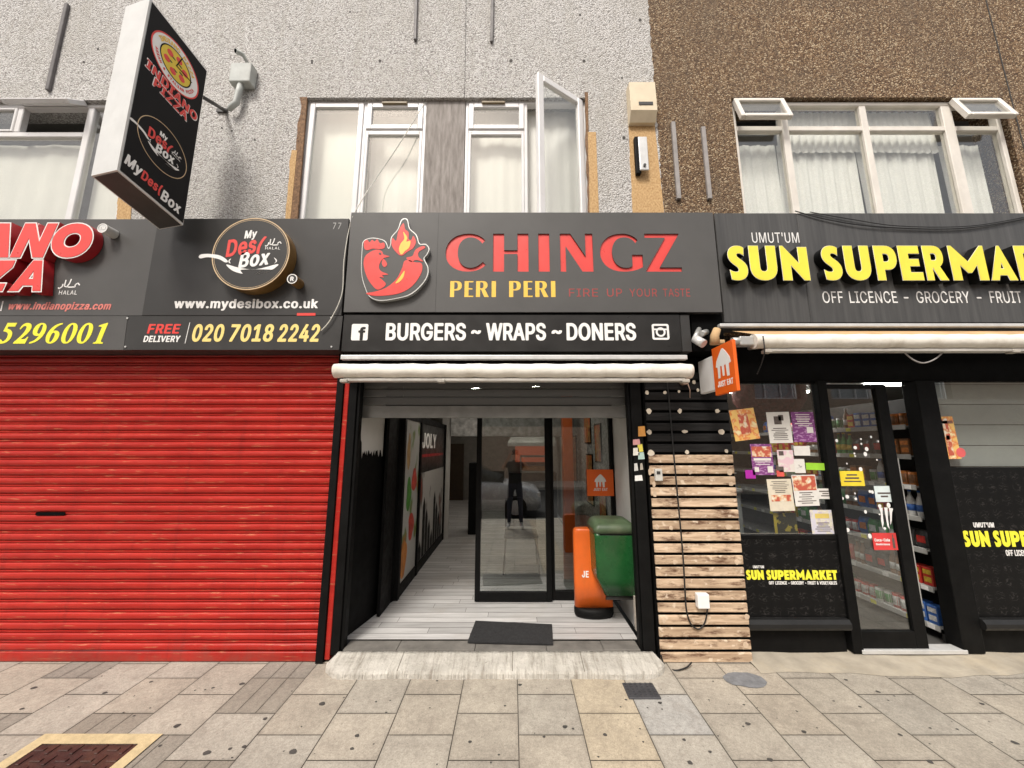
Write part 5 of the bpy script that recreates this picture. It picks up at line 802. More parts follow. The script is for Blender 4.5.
def desi_logo(parent, fn, cx, cy, r, k=1, z=.004):
    """red and white brush lettering over a frying pan, in a circle of radius r"""
    q = r / 250.0
    T = lambda x, y: (cx + (x - 392) * q, cy - (y - 345) * q)
    R = lambda x0, x1, y0, y1: (T(x0, 0)[0], T(x1, 0)[0], T(0, y1)[1], T(0, y0)[1])
    fz_ = lambda a, b, c: fn(a, b, c + z)
    words_f('lettering', parent, M['t_white'], 'My', fz_, R(335, 420, 182, 252), .05, .25, rot=.12)
    words_f('red_lettering', parent, M['t_red'], 'Des', fz_, R(222, 425, 238, 358), .05, .3, rot=.17)
    words_f('red_lettering', parent, M['t_red'], '(', fz_, R(432, 478, 225, 350), .05, .3, rot=-.1)
    words_f('lettering', parent, M['t_white'], 'Box', fz_, R(315, 522, 330, 436), .055, .3, rot=.13)
    for nm, pts in (('pan', [(248, 422), (330, 445), (440, 455), (572, 420), (560, 445), (520, 470), (470, 482), (440, 487), (465, 470), (475, 456), (360, 457), (340, 465), (355, 485), (300, 470), (262, 445)]),
                    ('pan_rim', [(255, 395), (262, 385), (270, 383), (262, 398), (270, 415), (258, 408)]), ('pan_rim', [(545, 375), (560, 385), (567, 400), (552, 415), (560, 398)]),
                    ('pan_handle', [(60, 368), (75, 352), (130, 350), (200, 362), (250, 398), (235, 408), (190, 385), (120, 372), (72, 380)])):
        fill_f(nm, parent, M['t_white'], [[T(*p) for p in smooth_closed(pts, 4)]], fz_, .002)
    halal(parent, fz_, T(480, 290)[0], T(582, 290)[0], T(0, 292)[1], T(0, 240)[1])
    words_f('small_lettering', parent, M['t_white'], 'HALAL', fz_, R(482, 578, 300, 318), .0, spacing=1.15)
def halal(parent, fn, x0, x1, y0, y1):
    w, h = x1 - x0, y1 - y0
    st = [[(1, .3), (.9, .55), (.78, .35), (.8, .12), (.62, .1)], [(.62, .1), (.45, .1)], [(.55, 1), (.5, .5), (.4, .12), (.28, .2), (.3, .9)], [(.2, .45), (.18, .15), (.05, -.1), (0, .05)]]
    g = G(); t = h * .06
    for i, s in enumerate(st):
        for a, b in zip(s, s[1:]):
            p, q = Vector((x0 + a[0] * w, y0 + a[1] * h)), Vector((x0 + b[0] * w, y0 + b[1] * h)); n = (q - p).normalized(); m = Vector((-n.y, n.x)) * t
            g.prism([(p + m)[:], (q + m)[:], (q - m)[:], (p - m)[:]], fn, .002)
    g.build('arabic_lettering', M['t_white'], parent)
desi_logo(ps, fS, cxd, cyd, .19, z=.002)
words_f('lettering', ps, M['t_white'], 'My', fz(.002), (.03, .155, .07, .185), .05, .25)
words_f('red_lettering', ps, M['t_red'], 'Des(', fz(.002), (.15, .31, .07, .175), .05, .25)
words_f('lettering', ps, M['t_white'], 'Box', fz(.002), (.305, .47, .055, .155), .05, .25)
g = G(); a = fS(wS - .02, hS * .83, -.05); b = Vector((X(224, 109, 3.42), YW - .01, Z(109, 3.42)))
g.tube([a, a.lerp(b, .5), b], .018, 8); g.box(b.x - .09, b.x + .02, YW - .02, YW - .004, b.z - .02, b.z + .02); g.build('bracket', M['char'], ps)

# ================================================================== LEFT FASCIA SIGNS
YF = 3.16
XL, XSEAM, XR = -6.0, X(150.5, 268, YF), X(345.5, 268, YF)
zft, zfb, zsb = Z(219, YF), Z(316, YF), Z(350, YF)
f1 = thing('fascia_sign', (X(70, 316, YF), YF, zfb), 'grey fascia sign with raised red pizza lettering', 'sign')
g = G(); g.box(XL, XSEAM - .001, YF, YF + .02, zfb + .002, zft, 0, .003, 1); g.build('panel', M['grey_panel'], f1)
g = G(); g.box(XL, XSEAM - .02, YF + .021, 3.44, zfb, zft - .01); g.build('carcass', M['char'], f1)
def raised(parent, font, ch, rect, y, depth, face_m, rim_m, side_m, name='letter', grow_=.011):
    bbx = gbb(font, ch)
    me = glyph(font, ch, 0)
    k = (bbx[1] - bbx[0]) / (rect[1] - rect[0]); off = grow_ * k
    me2 = glyph(font, ch, off)
    o = setmesh(name, me2, [side_m, rim_m], parent, wallf(y), grow(rect, grow_), depth, front_mi=1)
    setmesh('letter_face', me, face_m, o, wallf(y - .003), rect, .0025)
    return o
YL = YF - .085
top = (223.5, 257.5); bot = (260.5, 291)
for ch, u0, u1 in (('O', 52.5, 92), ('N', 14, 54.5), ('A', -30, 12.5), ('I', -52, -33), ('D', -92, -55), ('N', -135, -95)):
    raised(f1, SLANT, ch, rect_px(u0, u1, top[0], top[1], YL), YL, .08, M['t_red'], M['t_white'], M['t_redd'])
for ch, u0, u1 in (('A', 12, 44), ('Z', -26, 12), ('Z', -62, -24)):
    raised(f1, SLANT, ch, rect_px(u0, u1, bot[0], bot[1], YL), YL, .08, M['t_red'], M['t_white'], M['t_redd'])
x, z = X(105, 229, YL), Z(229.4, YL)
tm = fill_f('trademark_stud', f1, M['alu'], [disc_pts(x, z, .044)], wallf(YL - .02), .1)
fill_f('stud_ring', tm, M['t_white'], annulus(x, z, .044, .006), wallf(YL - .0225), .002)
words_f('stud_lettering', tm, M['t_white'], 'TM', wallf(YL - .0225), (x - .026, x + .026, z - .012, z + .012), .02, depth=.002)
halal(f1, wallf(YF - .001), X(59, 284, YF), X(80, 284, YF), Z(288, YF), Z(279, YF))
words('small_lettering', f1, M['t_white'], 'HALAL', 59, 77, 290.5, 294.5, YF - .001, 0, spacing=1.1)
words('web_lettering', f1, mk('pink_red_vinyl', (.68, .2, .17), .5), 'www.indianopizza.com', 8.5, 111, 302, 311.5, YF - .002, .02, .2)
words('web_lettering', f1, M['t_white'], '|', 1.2, 2.4, 301, 311, YF - .002, 0)

f2 = thing('fascia_sign', (X(250, 316, YF), YF, zfb), 'charcoal fascia sign with round gold rimmed logo', 'sign')
g = G(); g.box(XSEAM + .001, XR, YF - .008, YF + .02, zfb + .002, zft, 0, .003, 1); g.build('panel', M['mid_panel'], f2)
g = G(); g.box(XSEAM + .02, XR - .004, YF + .021, 3.44, zfb, zft - .01); g.build('carcass', M['char'], f2)
YD = YF - .115
cxl, czl = X(251, 253.5, YD), Z(253.5, YD); rl = (X(290.5, 253.5, YD) - X(212, 253.5, YD)) / 2 * .985
o = fill_f('round_box', f2, M['gold'], [disc_pts(cxl, czl, rl, n=64)], wallf(YD), .106)
fill_f('gold_ring', o, M['gold_pale'], annulus(cxl, czl, rl, .009, 64), wallf(YD - .003), .003)
fill_f('logo_face', o, M['mid_panel'], [disc_pts(cxl, czl, rl - .0095, n=64)], wallf(YD - .002), .0018)
fill_f('gold_ring', o, M['gold_pale'], annulus(cxl, czl, rl - .018, .003, 64), wallf(YD - .003), .001)
desi_logo(f2, wallf(YD), cxl, czl, rl, z=.004)
x, z = X(292.3, 279, YD), Z(279, YD)
rs = fill_f('registered_stud', f2, M['gold'], [disc_pts(x, z, .045)], wallf(YD), .106)
fill_f('stud_face', rs, M['mid_panel'], [disc_pts(x, z, .044)], wallf(YD - .002), .0015); fill_f('stud_ring', rs, M['t_white'], annulus(x, z, .044, .007), wallf(YD - .004), .0015)
words_f('stud_lettering', rs, M['t_white'], 'R', wallf(YD - .004), (x - .015, x + .015, z - .02, z + .02), .02, depth=.0015)
words('web_lettering', f2, M['t_white'], 'www.mydesibox.co.uk', 174, 318, 298.8, 310.6, YF - .01, .022)
words('number_lettering', f2, mk('grey_vinyl', (.45, .45, .44), .5), '77', 333, 341, 222.7, 229, YF - .01, 0, spacing=1.3)
g = G(); r = rect_px(297.5, 316, 313.4, 316, YF); g.box(r[0], r[1], YF - .01, YF - .0085, r[2], r[3]); g.build('red_mark', M['t_red'], f2)

f3 = thing('phone_sign', (X(60, 350, YF), YF, zsb), 'grey strip sign with bright yellow slanted phone digits', 'sign')
p1, p2 = X(128, 318, YF), X(124.5, 348, YF)
g = G(); g.prism([(XL, zsb), (p2, zsb), (p1, zfb - .002), (XL, zfb - .002)], wallf(YF - .006), .025); g.build('panel', M['grey_panel'], f3)
r = rect_px(-1, 108, 322.8, 343.6, YF - .01); wd = (r[1] - r[0]) / 7
for i, ch in enumerate('5296001'):
    b = gbb(SERIF, ch); w_ = (b[1] - b[0]) / 80 * wd * 1.02; cx = r[0] + wd * (i + .5)
    setmesh('digit', glyph(SERIF, ch, 1.2), M['t_lemon'], f3, wallf(YF - .008), (cx - w_ / 2, cx + w_ / 2, r[2], r[3]), .0018)
f4 = thing('phone_sign', (X(240, 350, YF), YF, zsb), 'dark strip sign with FREE DELIVERY and cream phone digits', 'sign')
g = G(); g.prism([(p2 + .004, zsb), (X(340.5, 335, YF), zsb), (X(343, 318, YF), zfb - .002), (p1 + .004, zfb - .002)], wallf(YF - .006), .025); g.build('panel', M['mid_panel'], f4)
words('red_lettering', f4, M['t_red'], 'FREE', 147.5, 180.3, 324, 333.6, YF - .008, .035, .12)
words('lettering', f4, M['t_white'], 'DELIVERY', 143.5, 180.3, 335.7, 342, YF - .008, .03, .12)
words('lettering', f4, M['t_white'], '/', 186.2, 188.5, 322.5, 343.5, YF - .008, 0)
for t, a, b in (('020', 192.5, 224), ('7018', 230, 273.5), ('2242', 278, 319.8)):
    words('phone_digits', f4, M['t_cream'], t, a, b, 324, 341.8, YF - .008, .045, .13, .98)
g = G()
for u, v in ((128.5, 318.5), (126.5, 347), (332, 318), (332, 347)):
    x, z = X(u, v, YF), Z(v, YF); g.tube([(x, YF - .006, z), (x, YF - .012, z)], .008, 8)
g.build('screw', M['alu'], f4)
g = G(); g.box(XL, X(340, 349, YF), YF + .022, 3.44, zsb, zfb - .004); g.build('carcass', M['char'], f4)

# ================================================================== MIDDLE FASCIA SIGN
YC = 3.10
ctop, cbot = Z(212.5, YC), Z(312, YC); cx0, cx1 = X(347.5, 262, YC), X(717.5, 262, YC)
fc = thing('fascia_sign', ((cx0 + cx1) / 2, YC, cbot), 'long grey fascia sign with cut out red capitals and a rooster logo', 'sign')
lets = []
for ch, u0, u1 in (('C', 445.5, 486), ('H', 493, 528.5), ('I', 538.3, 549.5), ('N', 560.2, 593), ('G', 600, 642.5), ('Z', 645, 680.7)):
    lets.append((ch, rect_px(u0, u1, 233.6, 271.6, YC)))
small = run_polys(GLY, 'PERI', rect_px(450, 496, 280.7, 297, YC), 16) + run_polys(GLY, 'PERI', rect_px(509, 555.5, 280.7, 297, YC), 16)
polys = [[(cx0, cbot), (cx1, cbot), (cx1, ctop), (cx0, ctop)]]
for ch, r in lets:
    b = gbb(GLY, ch)
    for s in path(GLY[ch]): polys.append([(r[0] + (p[0] - b[0]) * (r[1] - r[0]) / (b[1] - b[0]), r[2] + (p[1] - b[2]) * (r[3] - r[2]) / (b[3] - b[2])) for p in s])
for ch, ss in small: polys += ss
fill_f('panel', fc, M['grey_panel'], polys, wallf(YC), .012)
g = G(); g.box(cx0 + .003, cx1 - .003, YC + .0165, 3.44, cbot + .003, ctop - .003); g.build('carcass', M['char'], fc)
for ch, r in lets: setmesh('letter', glyph(GLY, ch, 3), M['t_red'], fc, wallf(YC + .0125), grow(r, .006), .003)
for ch, ss in small:
    me = fill_mesh(ss); setmesh('letter', me, M['t_gold'], fc, wallf(YC + .002), grow(bounds(me), -.0006), .009)
for t, a, b in (('FIRE', 569, 598), ('UP', 607, 622), ('YOUR', 629.5, 657), ('TASTE', 663, 690)):
    words('tagline_lettering', fc, M['t_redtext'], t, a, b, 288.6, 296.6, YC - .001, .012, spacing=1.08)
g = G(); xs = X(437, 262, YC); g.box(xs - .0012, xs + .0012, YC - .0012, YC + .001, cbot + .002, ctop - .002); g.build('panel_seam', M['mid_panel'], fc)
yk = YC - .042
def T(x, y): u, v = 340 + x / 5.12, 200 + y / 5.12; return (X(u, v, yk), Z(v, yk))
def sil(name, pts, m, z, d, parent): return fill_f(name, parent, m, [[T(*p) for p in smooth_closed(pts, 5)]], wallf(yk - z), d)
lg = sil('logo_board', [(108, 330), (112, 255), (118, 212), (150, 195), (190, 195), (232, 210), (248, 245), (258, 225), (262, 190), (295, 150), (315, 100), (345, 98), (358, 145), (392, 178), (408, 222), (440, 225), (458, 250), (446, 280), (432, 300), (452, 345), (448, 390), (415, 440), (360, 485), (290, 505), (205, 516), (150, 495), (128, 450), (112, 395)], [M['steel']], 0, .041, fc)
sil('logo_face', [(111, 330), (115, 257), (121, 215), (150, 199), (190, 199), (229, 213), (248, 250), (261, 228), (266, 192), (298, 152), (318, 105), (342, 103), (354, 147), (388, 181), (405, 226), (438, 230), (453, 250), (442, 278), (427, 300), (447, 345), (443, 388), (411, 436), (357, 480), (290, 500), (205, 511), (153, 491), (131, 448), (115, 393)], M['grey_panel'], .002, .0018, lg)
for nm, pts, m in (('rooster', [(160, 265), (190, 255), (215, 263), (224, 280), (254, 290), (225, 299), (208, 318), (200, 345), (212, 366), (248, 382), (218, 386), (224, 398), (203, 397), (236, 432), (195, 460), (160, 430), (135, 385), (122, 330), (130, 290)], M['t_red']),
                   ('comb', [(125, 247), (124, 215), (140, 205), (152, 218), (165, 205), (178, 214), (192, 203), (205, 222), (226, 220), (229, 245), (205, 253), (170, 250), (140, 258)], M['t_red']),
                   ('wattle', [(222, 303), (238, 318), (241, 335), (226, 344), (215, 325)], M['t_red']),
                   ('flame', [(315, 286), (285, 265), (265, 230), (270, 195), (288, 210), (300, 160), (325, 120), (334, 150), (352, 168), (352, 200), (366, 205), (376, 185), (389, 215), (375, 247), (345, 266)], M['t_red']),
                   ('chilli', [(135, 478), (180, 470), (240, 448), (290, 405), (318, 350), (330, 315), (355, 309), (385, 320), (417, 325), (421, 360), (400, 405), (360, 450), (300, 480), (220, 491), (165, 490)], M['t_red']),
                   ('chilli_stem', [(340, 298), (372, 287), (388, 255), (425, 237), (436, 246), (405, 266), (402, 290), (426, 316), (390, 308), (365, 318)], M['t_red'])):
    sil(nm, pts, m, .0045, .002, lg)
sil('flame_heart', [(315, 281), (303, 255), (312, 225), (330, 200), (325, 165), (345, 193), (341, 215), (361, 212), (355, 245), (335, 262)], M['t_gold'], .0065, .0015, lg)
sil('chilli_shine', [(285, 427), (308, 395), (331, 364), (326, 395), (306, 420)], M['t_gold'], .0065, .0015, lg)
sil('rooster_eye', [(200, 275), (207, 271), (212, 277), (206, 282)], M['grey_panel'], .0065, .0015, lg)

# strip sign
YB = 3.115
bs = thing('strip_sign', (X(515, 351, YB), YB, Z(351, YB)), 'black strip sign reading BURGERS WRAPS DONERS above the awning', 'sign')
zb0, zb1 = Z(351.5, YB), Z(314.5, YB)
g = G(); g.box(X(342.5, 333, YB), X(681, 333, YB), YB, YB + .3, zb0, zb1, 0, .004, 1); g.build('panel', M['dark_panel'], bs)
g = G(); g.box(X(681.5, 333, YB), X(691, 333, YB), YB + .004, YB + .3, zb0, zb1, 0, .004, 1); g.build('end_panel', M['mid_panel'], bs)
for t, a, b, c, d in (('BURGERS', 385.8, 466, 322.8, 340.6), ('~', 471, 481, 330, 334), ('WRAPS', 486, 546, 322.8, 340.6), ('~', 551.5, 562, 330, 334), ('DONERS', 566.5, 636, 322.8, 340.6)):
    words('lettering', bs, M['t_white'], t, a, b, c, d, YB - .002, .045, 0, .95, .004)
r = rect_px(351.5, 368, 324, 340.4, YB); q = (r[1] - r[0])
def rrect(x0, x1, y0, y1, rad, n=5):
    out = []
    for cx, cy, a in ((x1 - rad, y1 - rad, 0), (x0 + rad, y1 - rad, 90), (x0 + rad, y0 + rad, 180), (x1 - rad, y0 + rad, 270)):
        for i in range(n + 1): t = math.radians(a + 90 * i / n); out.append((cx + rad * math.cos(t), cy + rad * math.sin(t)))
    return out
ic = fill_f('social_icon', bs, M['t_white'], [rrect(*r, q * .1)], wallf(YB - .002), .002)
words_f('icon_letter', ic, M['dark_panel'], 'f', wallf(YB - .004), (r[0] + q * .42, r[0] + q * .86, r[2] - .0, r[2] + q * .84), .05, depth=.0015)
r = rect_px(652, 669, 324, 339.8, YB); q = r[1] - r[0]; mx, mz = (r[0] + r[1]) / 2, (r[2] + r[3]) / 2
fill_f('social_icon', bs, M['t_white'], [rrect(*r, q * .12), rrect(*grow(r, -q * .12), q * .04), ], wallf(YB - .002), .002)
g = G(); g.box(r[0] + q * .1, r[1] - q * .1, YB - .002, YB - .0005, mz + q * .1, mz + q * .2); g.build('icon_bar', M['t_white'], bs)
fill_f('icon_lens', bs, M['t_white'], annulus(mx, mz - q * .02, q * .29, q * .11, 24), wallf(YB - .004), .002)
g = G(); g.box(mx + q * .18, mx + q * .32, YB - .004, YB - .0025, mz + q * .24, mz + q * .36); g.build('icon_flash', M['dark_panel'], bs)

# ================================================================== AWNINGS
def awning(y, u0, u1, rail_v, roll_v, label, ru0=None, tan=False):
    x0, x1 = X(u0, roll_v[0], y), X(u1, roll_v[0], y)
    zc = (Z(roll_v[0], y) + Z(roll_v[1], y)) / 2; rad = (Z(roll_v[0], y) - Z(roll_v[1], y)) / 2
    t = thing('rolled_awning', ((x0 + x1) / 2, y, zc - rad), label, 'awning')
    g = G(); n = int(abs(x1 - x0) / .03); rr = random.Random(4)
    pts = [(x0 + (x1 - x0) * i / n, y, zc + .0025 * math.sin(i * .7) + rr.uniform(-.001, .001)) for i in range(n + 1)]
    g.tube(pts, [rad * (1 + rr.uniform(-.02, .02)) for _ in pts], 20); g.build('cloth_roll', M['canvas'], t)
    yr = 3.06; xa_ = X(ru0 if ru0 else u0 + 5, rail_v[0], yr)
    g = G(); g.box(xa_, x1 + .02, yr, yr + .05, Z(rail_v[1], yr), Z(rail_v[0], yr), 0, .006); g.build('wall_rail', M['alu'], t)
    g = G(); g.box(x0 + .1, x1 - .06, y - .02, y + .05, zc - rad - .028, zc - rad - .003, 0, .006); g.build('front_bar', mk('white_bar', (.6, .58, .54), .4, dirt=(.2, .18, .15)), t)
    for f in (.03, .3 if not tan else .6, .98):
        x = x0 + (x1 - x0) * f
        g = G(); g.tube([(x, 3.2, zc), (x, y + .05, zc - .03), (x, y - .01, zc - rad - .02)], .016, 8); g.box(x - .03, x + .03, y - .03, y + .03, zc - rad - .04, zc - rad - .012, 0, .006); g.build('arm', mk('arm_metal', (.45, .42, .37), .45, .2, dirt=(.15, .12, .1)), t)
    if tan:
        g = G(); g.poly([(x0 - .1, 3.09, Z(331, 3.09)), (x1, 3.09, Z(331, 3.09)), (x1, y + .01, zc + rad * .9), (x0 + .12, y + .01, zc + rad * .9)]); g.build('slack_cloth', M['tan'], t)
    return t
awning(2.98, 335.5, 690.5, (354.8, 359.4), (364, 378), 'cream rolled awning over the open middle shop entrance')
awning(2.98, 752, 1180, (323.2, 326.6), (334.5, 348.5), 'cream rolled awning with tan slack cloth over the supermarket', 720, True)
# old brackets and junk between the awnings
jk = thing('security_camera', (X(699, 342, 3.1), 3.1, Z(348, 3.1)), 'small silver security camera between the two awnings', 'camera')
g = G(); a = Vector((X(694.5, 338, 3.02), 3.02, Z(338.5, 3.02))); b = Vector((X(704, 345, 2.96), 2.96, Z(344, 2.96))); g.tube([a, b], .035, 14); g.build('barrel', M['alu'], jk, )
g = G(); g.tube([a, Vector((X(699, 328, 3.12), 3.12, Z(329, 3.12)))], .02, 8); g.tube([Vector((X(701, 334, 3.05), 3.05, Z(334, 3.05))), Vector((X(706, 331, 3.14), 3.14, Z(332, 3.14)))], .026, 10); g.build('mount', M['steel'], jk)
g = G(); yy = 3.05; g.tube([(X(715, 345, yy), yy, Z(344, yy)), (X(714.5, 335, yy), yy, Z(336, yy)), (X(717, 328, yy), yy, Z(329, yy))], [.04, .035, .03], 10)
g.box(X(714, 342, yy), X(724, 342, yy), yy - .02, yy + .04, Z(344, yy), Z(340, yy), 0, .008); solo('awning_bracket', g, M['tan'], 'old tan awning bracket just left of the supermarket awning', 'bracket')
g = G(); yy = 2.99; g.box(X(738, 342, yy), X(752, 342, yy), yy - .03, yy + .05, Z(346, yy), Z(337, yy), 0, .01); g.tube([(X(732, 342, yy), yy, Z(341, yy)), (X(741, 342, yy), yy, Z(341, yy))], .03, 10)
solo('awning_gearbox', g, M['steel'], 'grey gear housing at the left end of supermarket awning', 'gearbox')
g = G(); g.box(X(691, 380, 3.25), X(722, 380, 3.25), 3.16, 3.44, Z(352, 3.2), Z(316, 3.2)); solo('gap_board', g, M['black_matt'], 'dark recessed board between the middle and right signs', 'board')

# ================================================================== SUPERMARKET FASCIA SIGN
YN = 3.14
fs = thing('fascia_sign', (X(870, 323, YN), YN, Z(323, YN)), 'long charcoal fascia sign with raised yellow SUN SUPERMARKET letters', 'sign')
n0, n1 = X(719.5, 268, YN), 6.6
def streak_panel():
    m, n, l, b = nodes_of('streaked_charcoal_panel')
    f = noise(n, l, pos(n, l, (14, 1, .6)), 1.6, 6, .65)
    l.new(ramp(n, l, f, [(.35, (.045, .044, .043)), (.72, (.085, .083, .08))]), b.inputs['Base Color']); b.inputs['Roughness'].default_value = .4; return m
g = G(); g.box(n0, X(804, 268, YN) - .001, YN, YN + .3, Z(322.5, YN), Z(213, YN), 0, .004, 1); g.box(X(804, 268, YN) + .001, n1, YN, YN + .3, Z(322.5, YN), Z(213, YN), 0, .004, 1); g.build('panel', streak_panel(), fs)
YT = YN - .085
for ch, u0, u1 in (('S', 728.5, 747), ('U', 750, 776.5), ('N', 781.5, 808), ('S', 822.5, 841), ('U', 845, 870), ('P', 875.5, 897), ('E', 900, 921), ('R', 924.5, 945.5), ('M', 950.5, 985.5), ('A', 988, 1014), ('R', 1017, 1040), ('K', 1044, 1068), ('E', 1072, 1092), ('T', 1094, 1116)):
    raised(fs, DECO, ch, rect_px(u0, u1, 246, 280.3, YT), YT, .078, M['t_yellow'], M['t_white'], M['black'], grow_=.0035)
words('lettering', fs, M['t_white'], "UMUT'UM", 752, 799, 232.5, 242.8, YN - .002, .0, 0, 1.05)
for t, a, b in (('OFF LICENCE', 822.7, 897), ('-', 904, 908.5), ('GROCERY', 916.5, 969.5), ('-', 977, 981.5), ('FRUIT', 990, 1021.5), ('& VEGETABLES', 1026, 1110)):
    v0, v1 = (291.2, 303) if t != '-' else (297, 298.4)
    words('lettering', fs, M['t_white'], t, a, b, v0, v1, YN - .002, .008, 0, 1.05)

# ================================================================== RED SHUTTER
sx0, sx1 = -6.0, X(317.5, 661, YS)
rs = thing('roller_shutter', ((sx0 + sx1) / 2, YS, 0), 'closed red roller shutter under the left signs', 'shutter')
g = G(); pitch = .0768; ztop = 2.66; zz0 = .075
prof = [(0, .004), (.05, -.002), (.09, -.009), (.22, -.015), (.42, -.017), (.6, -.014), (.7, -.006), (.74, .003), (.78, -.004), (.9, -.008), (.95, -.002)]
pts = []
z = zz0
while z < ztop:
    pts += [(YS + p[1], z + p[0] * pitch) for p in prof]; z += pitch
V = []
from mathutils import noise as mnoise
NX = 60
for y, z in pts: V.append([g.bm.verts.new((sx0 + (sx1 - sx0) * k / NX, y + .0045 * mnoise.noise((k * .35, z * 2.2, 3)) + .0025 * mnoise.noise((k * .9, z * 13, 7)), z + .0012 * mnoise.noise((k * .5, z * 4, 1)))) for k in range(NX + 1)])
for a, b in zip(V, V[1:]):
    for k in range(NX): g.bm.faces.new((a[k], a[k + 1], b[k + 1], b[k]))
g.build('slat_curtain', M['red'], rs)
g = G(); g.box(sx0, sx1, YS - .02, YS + .02, .004, zz0 - .002, 0, .004, 1); g.build('bottom_rail', M['red'], rs)
g = G(); x0, x1 = X(38, 513.5, YS), X(67.5, 513.5, YS); zc = Z(513.5, YS); g.prism(rrect(x0, x1, zc - .014, zc + .014, .012), wallf(YS - .0185), .004); g.build('lock_slot', M['black_matt'], rs)
xg0, xg1 = sx1 + .001, X(325.6, 655, YS)
g = G(); g.box(xg0, xg1, YS - .045, YS + .06, 0, 2.62, 0, .003, 1); g.build('guide_rail', M['black'], rs)
g = G(); g.box(sx0, sx1, YS - .01, 3.44, 2.54, 2.66); g.build('housing', mk('dark_red_housing', (.3, .01, .012), .4), rs)
g = G(); xr0, xr1 = xg1 + .002, X(331, 655, YS); g.box(xr0, xr1, YS - .025, YS + .08, .02, 2.6, 0, .003, 1); g.build('edge_trim', M['red'], rs)

# ================================================================== MIDDLE SHOPFRONT
FZ = .1           # shop floor height
mf = thing('shopfront', (-.1, 3.4, 0), 'black framed middle shopfront with a recessed glass entrance', 'shopfront')
pl0, pl1 = xr1 + .002, X(340.5, 655, 3.36)
g = G(); g.box(pl0, pl1, 3.325, 3.42, .05, 2.6, 0, .006); g.box(pl1, pl1 + .025, 3.345, 3.42, .08, 2.6, 0, .004); g.build('post', M['black'], mf)
rp0, rp1 = X(637.5, 620, 3.34), X(653.5, 620, 3.34)
g = G(); g.box(rp0 + .035, rp1, 3.33, 3.42, .02, 2.6, 0, .006); g.box(rp0 + .012, rp0 + .034, 3.35, 3.42, .06, 2.6, 0, .004); g.build('post', M['black'], mf)
g = G(); g.box(X(345, 380, 3.3), rp1 + .0, 3.22, 3.56, 2.34, 2.6, 0); g.build('header', M['black_matt'], mf)
# ramp step
g = G(); ra0, ra1 = pav(321, 676)[0], pav(667, 674)[0]; nseg = 420; rr = random.Random(2)
yf0 = pav(500, 679)[1]
rows = []
for i in range(nseg + 1):
    t = i / nseg; x = ra0 + (ra1 - ra0) * t
    e = min(t, 1 - t); inset = .10 * max(0, 1 - e / .06) ** 2; yf_ = yf0 + inset + .012 * mnoise.noise((x * 3, 0, 5)) + rr.uniform(-.004, .004)
    sx = (.05 if t < .5 else -.05) * max(0, 1 - e / .04)
    row = [(x, yf_ - .004, zp(yf_) - .002), (x, yf_ + .002, zp(yf_) + .03), (x, yf_ + .014, zp(yf_) + .043 + rr.uniform(-.003, .003))]
    for q in range(1, 8):
        f = q / 8; y = yf_ + .014 + (3.322 - yf_ - .014) * f; row.append((x + sx * f, y, zp(yf_) + .043 + (.078 - zp(yf_) - .043) * f + .006 * mnoise.noise((x * 6, y * 9, 2)) + rr.uniform(-.0015, .0015)))
    row += [(x + sx, 3.322, .083 + rr.uniform(-.002, .002)), (x + sx, 3.3225, .02), (x + sx, 3.3225, -.01)]
    rows.append(row)
V = [[g.bm.verts.new(p) for p in r] for r in rows]; nr = len(rows[0])
for i, (a, b) in enumerate(zip(V, V[1:])):
    for k in range(nr - 1):
        f = g.bm.faces.new((a[k], b[k], b[k + 1], a[k + 1])); f.smooth = k > 1
        if i in (92, 231, 318) and k > 1: f.material_index = 1
o = solo('concrete_ramp', g, [M['ramp'], mk('ramp_crack', (.2, .18, .15), .95, .3, 20)], 'worn pale concrete ramp in front of the middle shop entrance', 'ramp')
tx = [pl1 + .028, -.93, -.3, .28, .74, rp0 + .01]
for a, b in zip(tx, tx[1:]):
    g = G(); g.box(a + .0015, b - .0015, 3.325, 3.474, .0, FZ - .006 - .003 * ((a * 7) % 1), 0, .004); o = g.build('threshold_stone', M['stone_dark'], mf)
# floor
def planks(x0, x1, y0, y1, z, pw=.105, seed=1):
    g = G(); cl = g.bm.loops.layers.float_color.new('tone'); r = random.Random(seed); y = y0
    f = g.poly([(x0, y0, z - .003), (x1, y0, z - .003), (x1, y1, z - .003), (x0, y1, z - .003)], 1)
    while y < y1:
        b = min(y + pw, y1); x = x0 - r.uniform(0, 1.2)
        while x < x1:
            e = min(x + 1.3, x1); s = max(x, x0); t = r.uniform(.8, 1.1)
            if e > s + .01:
                f = g.poly([(s + .001, y + .003, z), (e - .002, y + .003, z), (e - .002, b - .003, z), (s + .002, b - .003, z)], 0)
                for lp in f.loops: lp[cl] = (t, t, t, 1)
            x += 1.3
        y = b
    return g
o = planks(-2.8, rp0 + .04, 3.475, 12, FZ).build('shop_floor', [M['plank'], M['joint']]); tag(o, kind='structure')
YD2 = 4.30
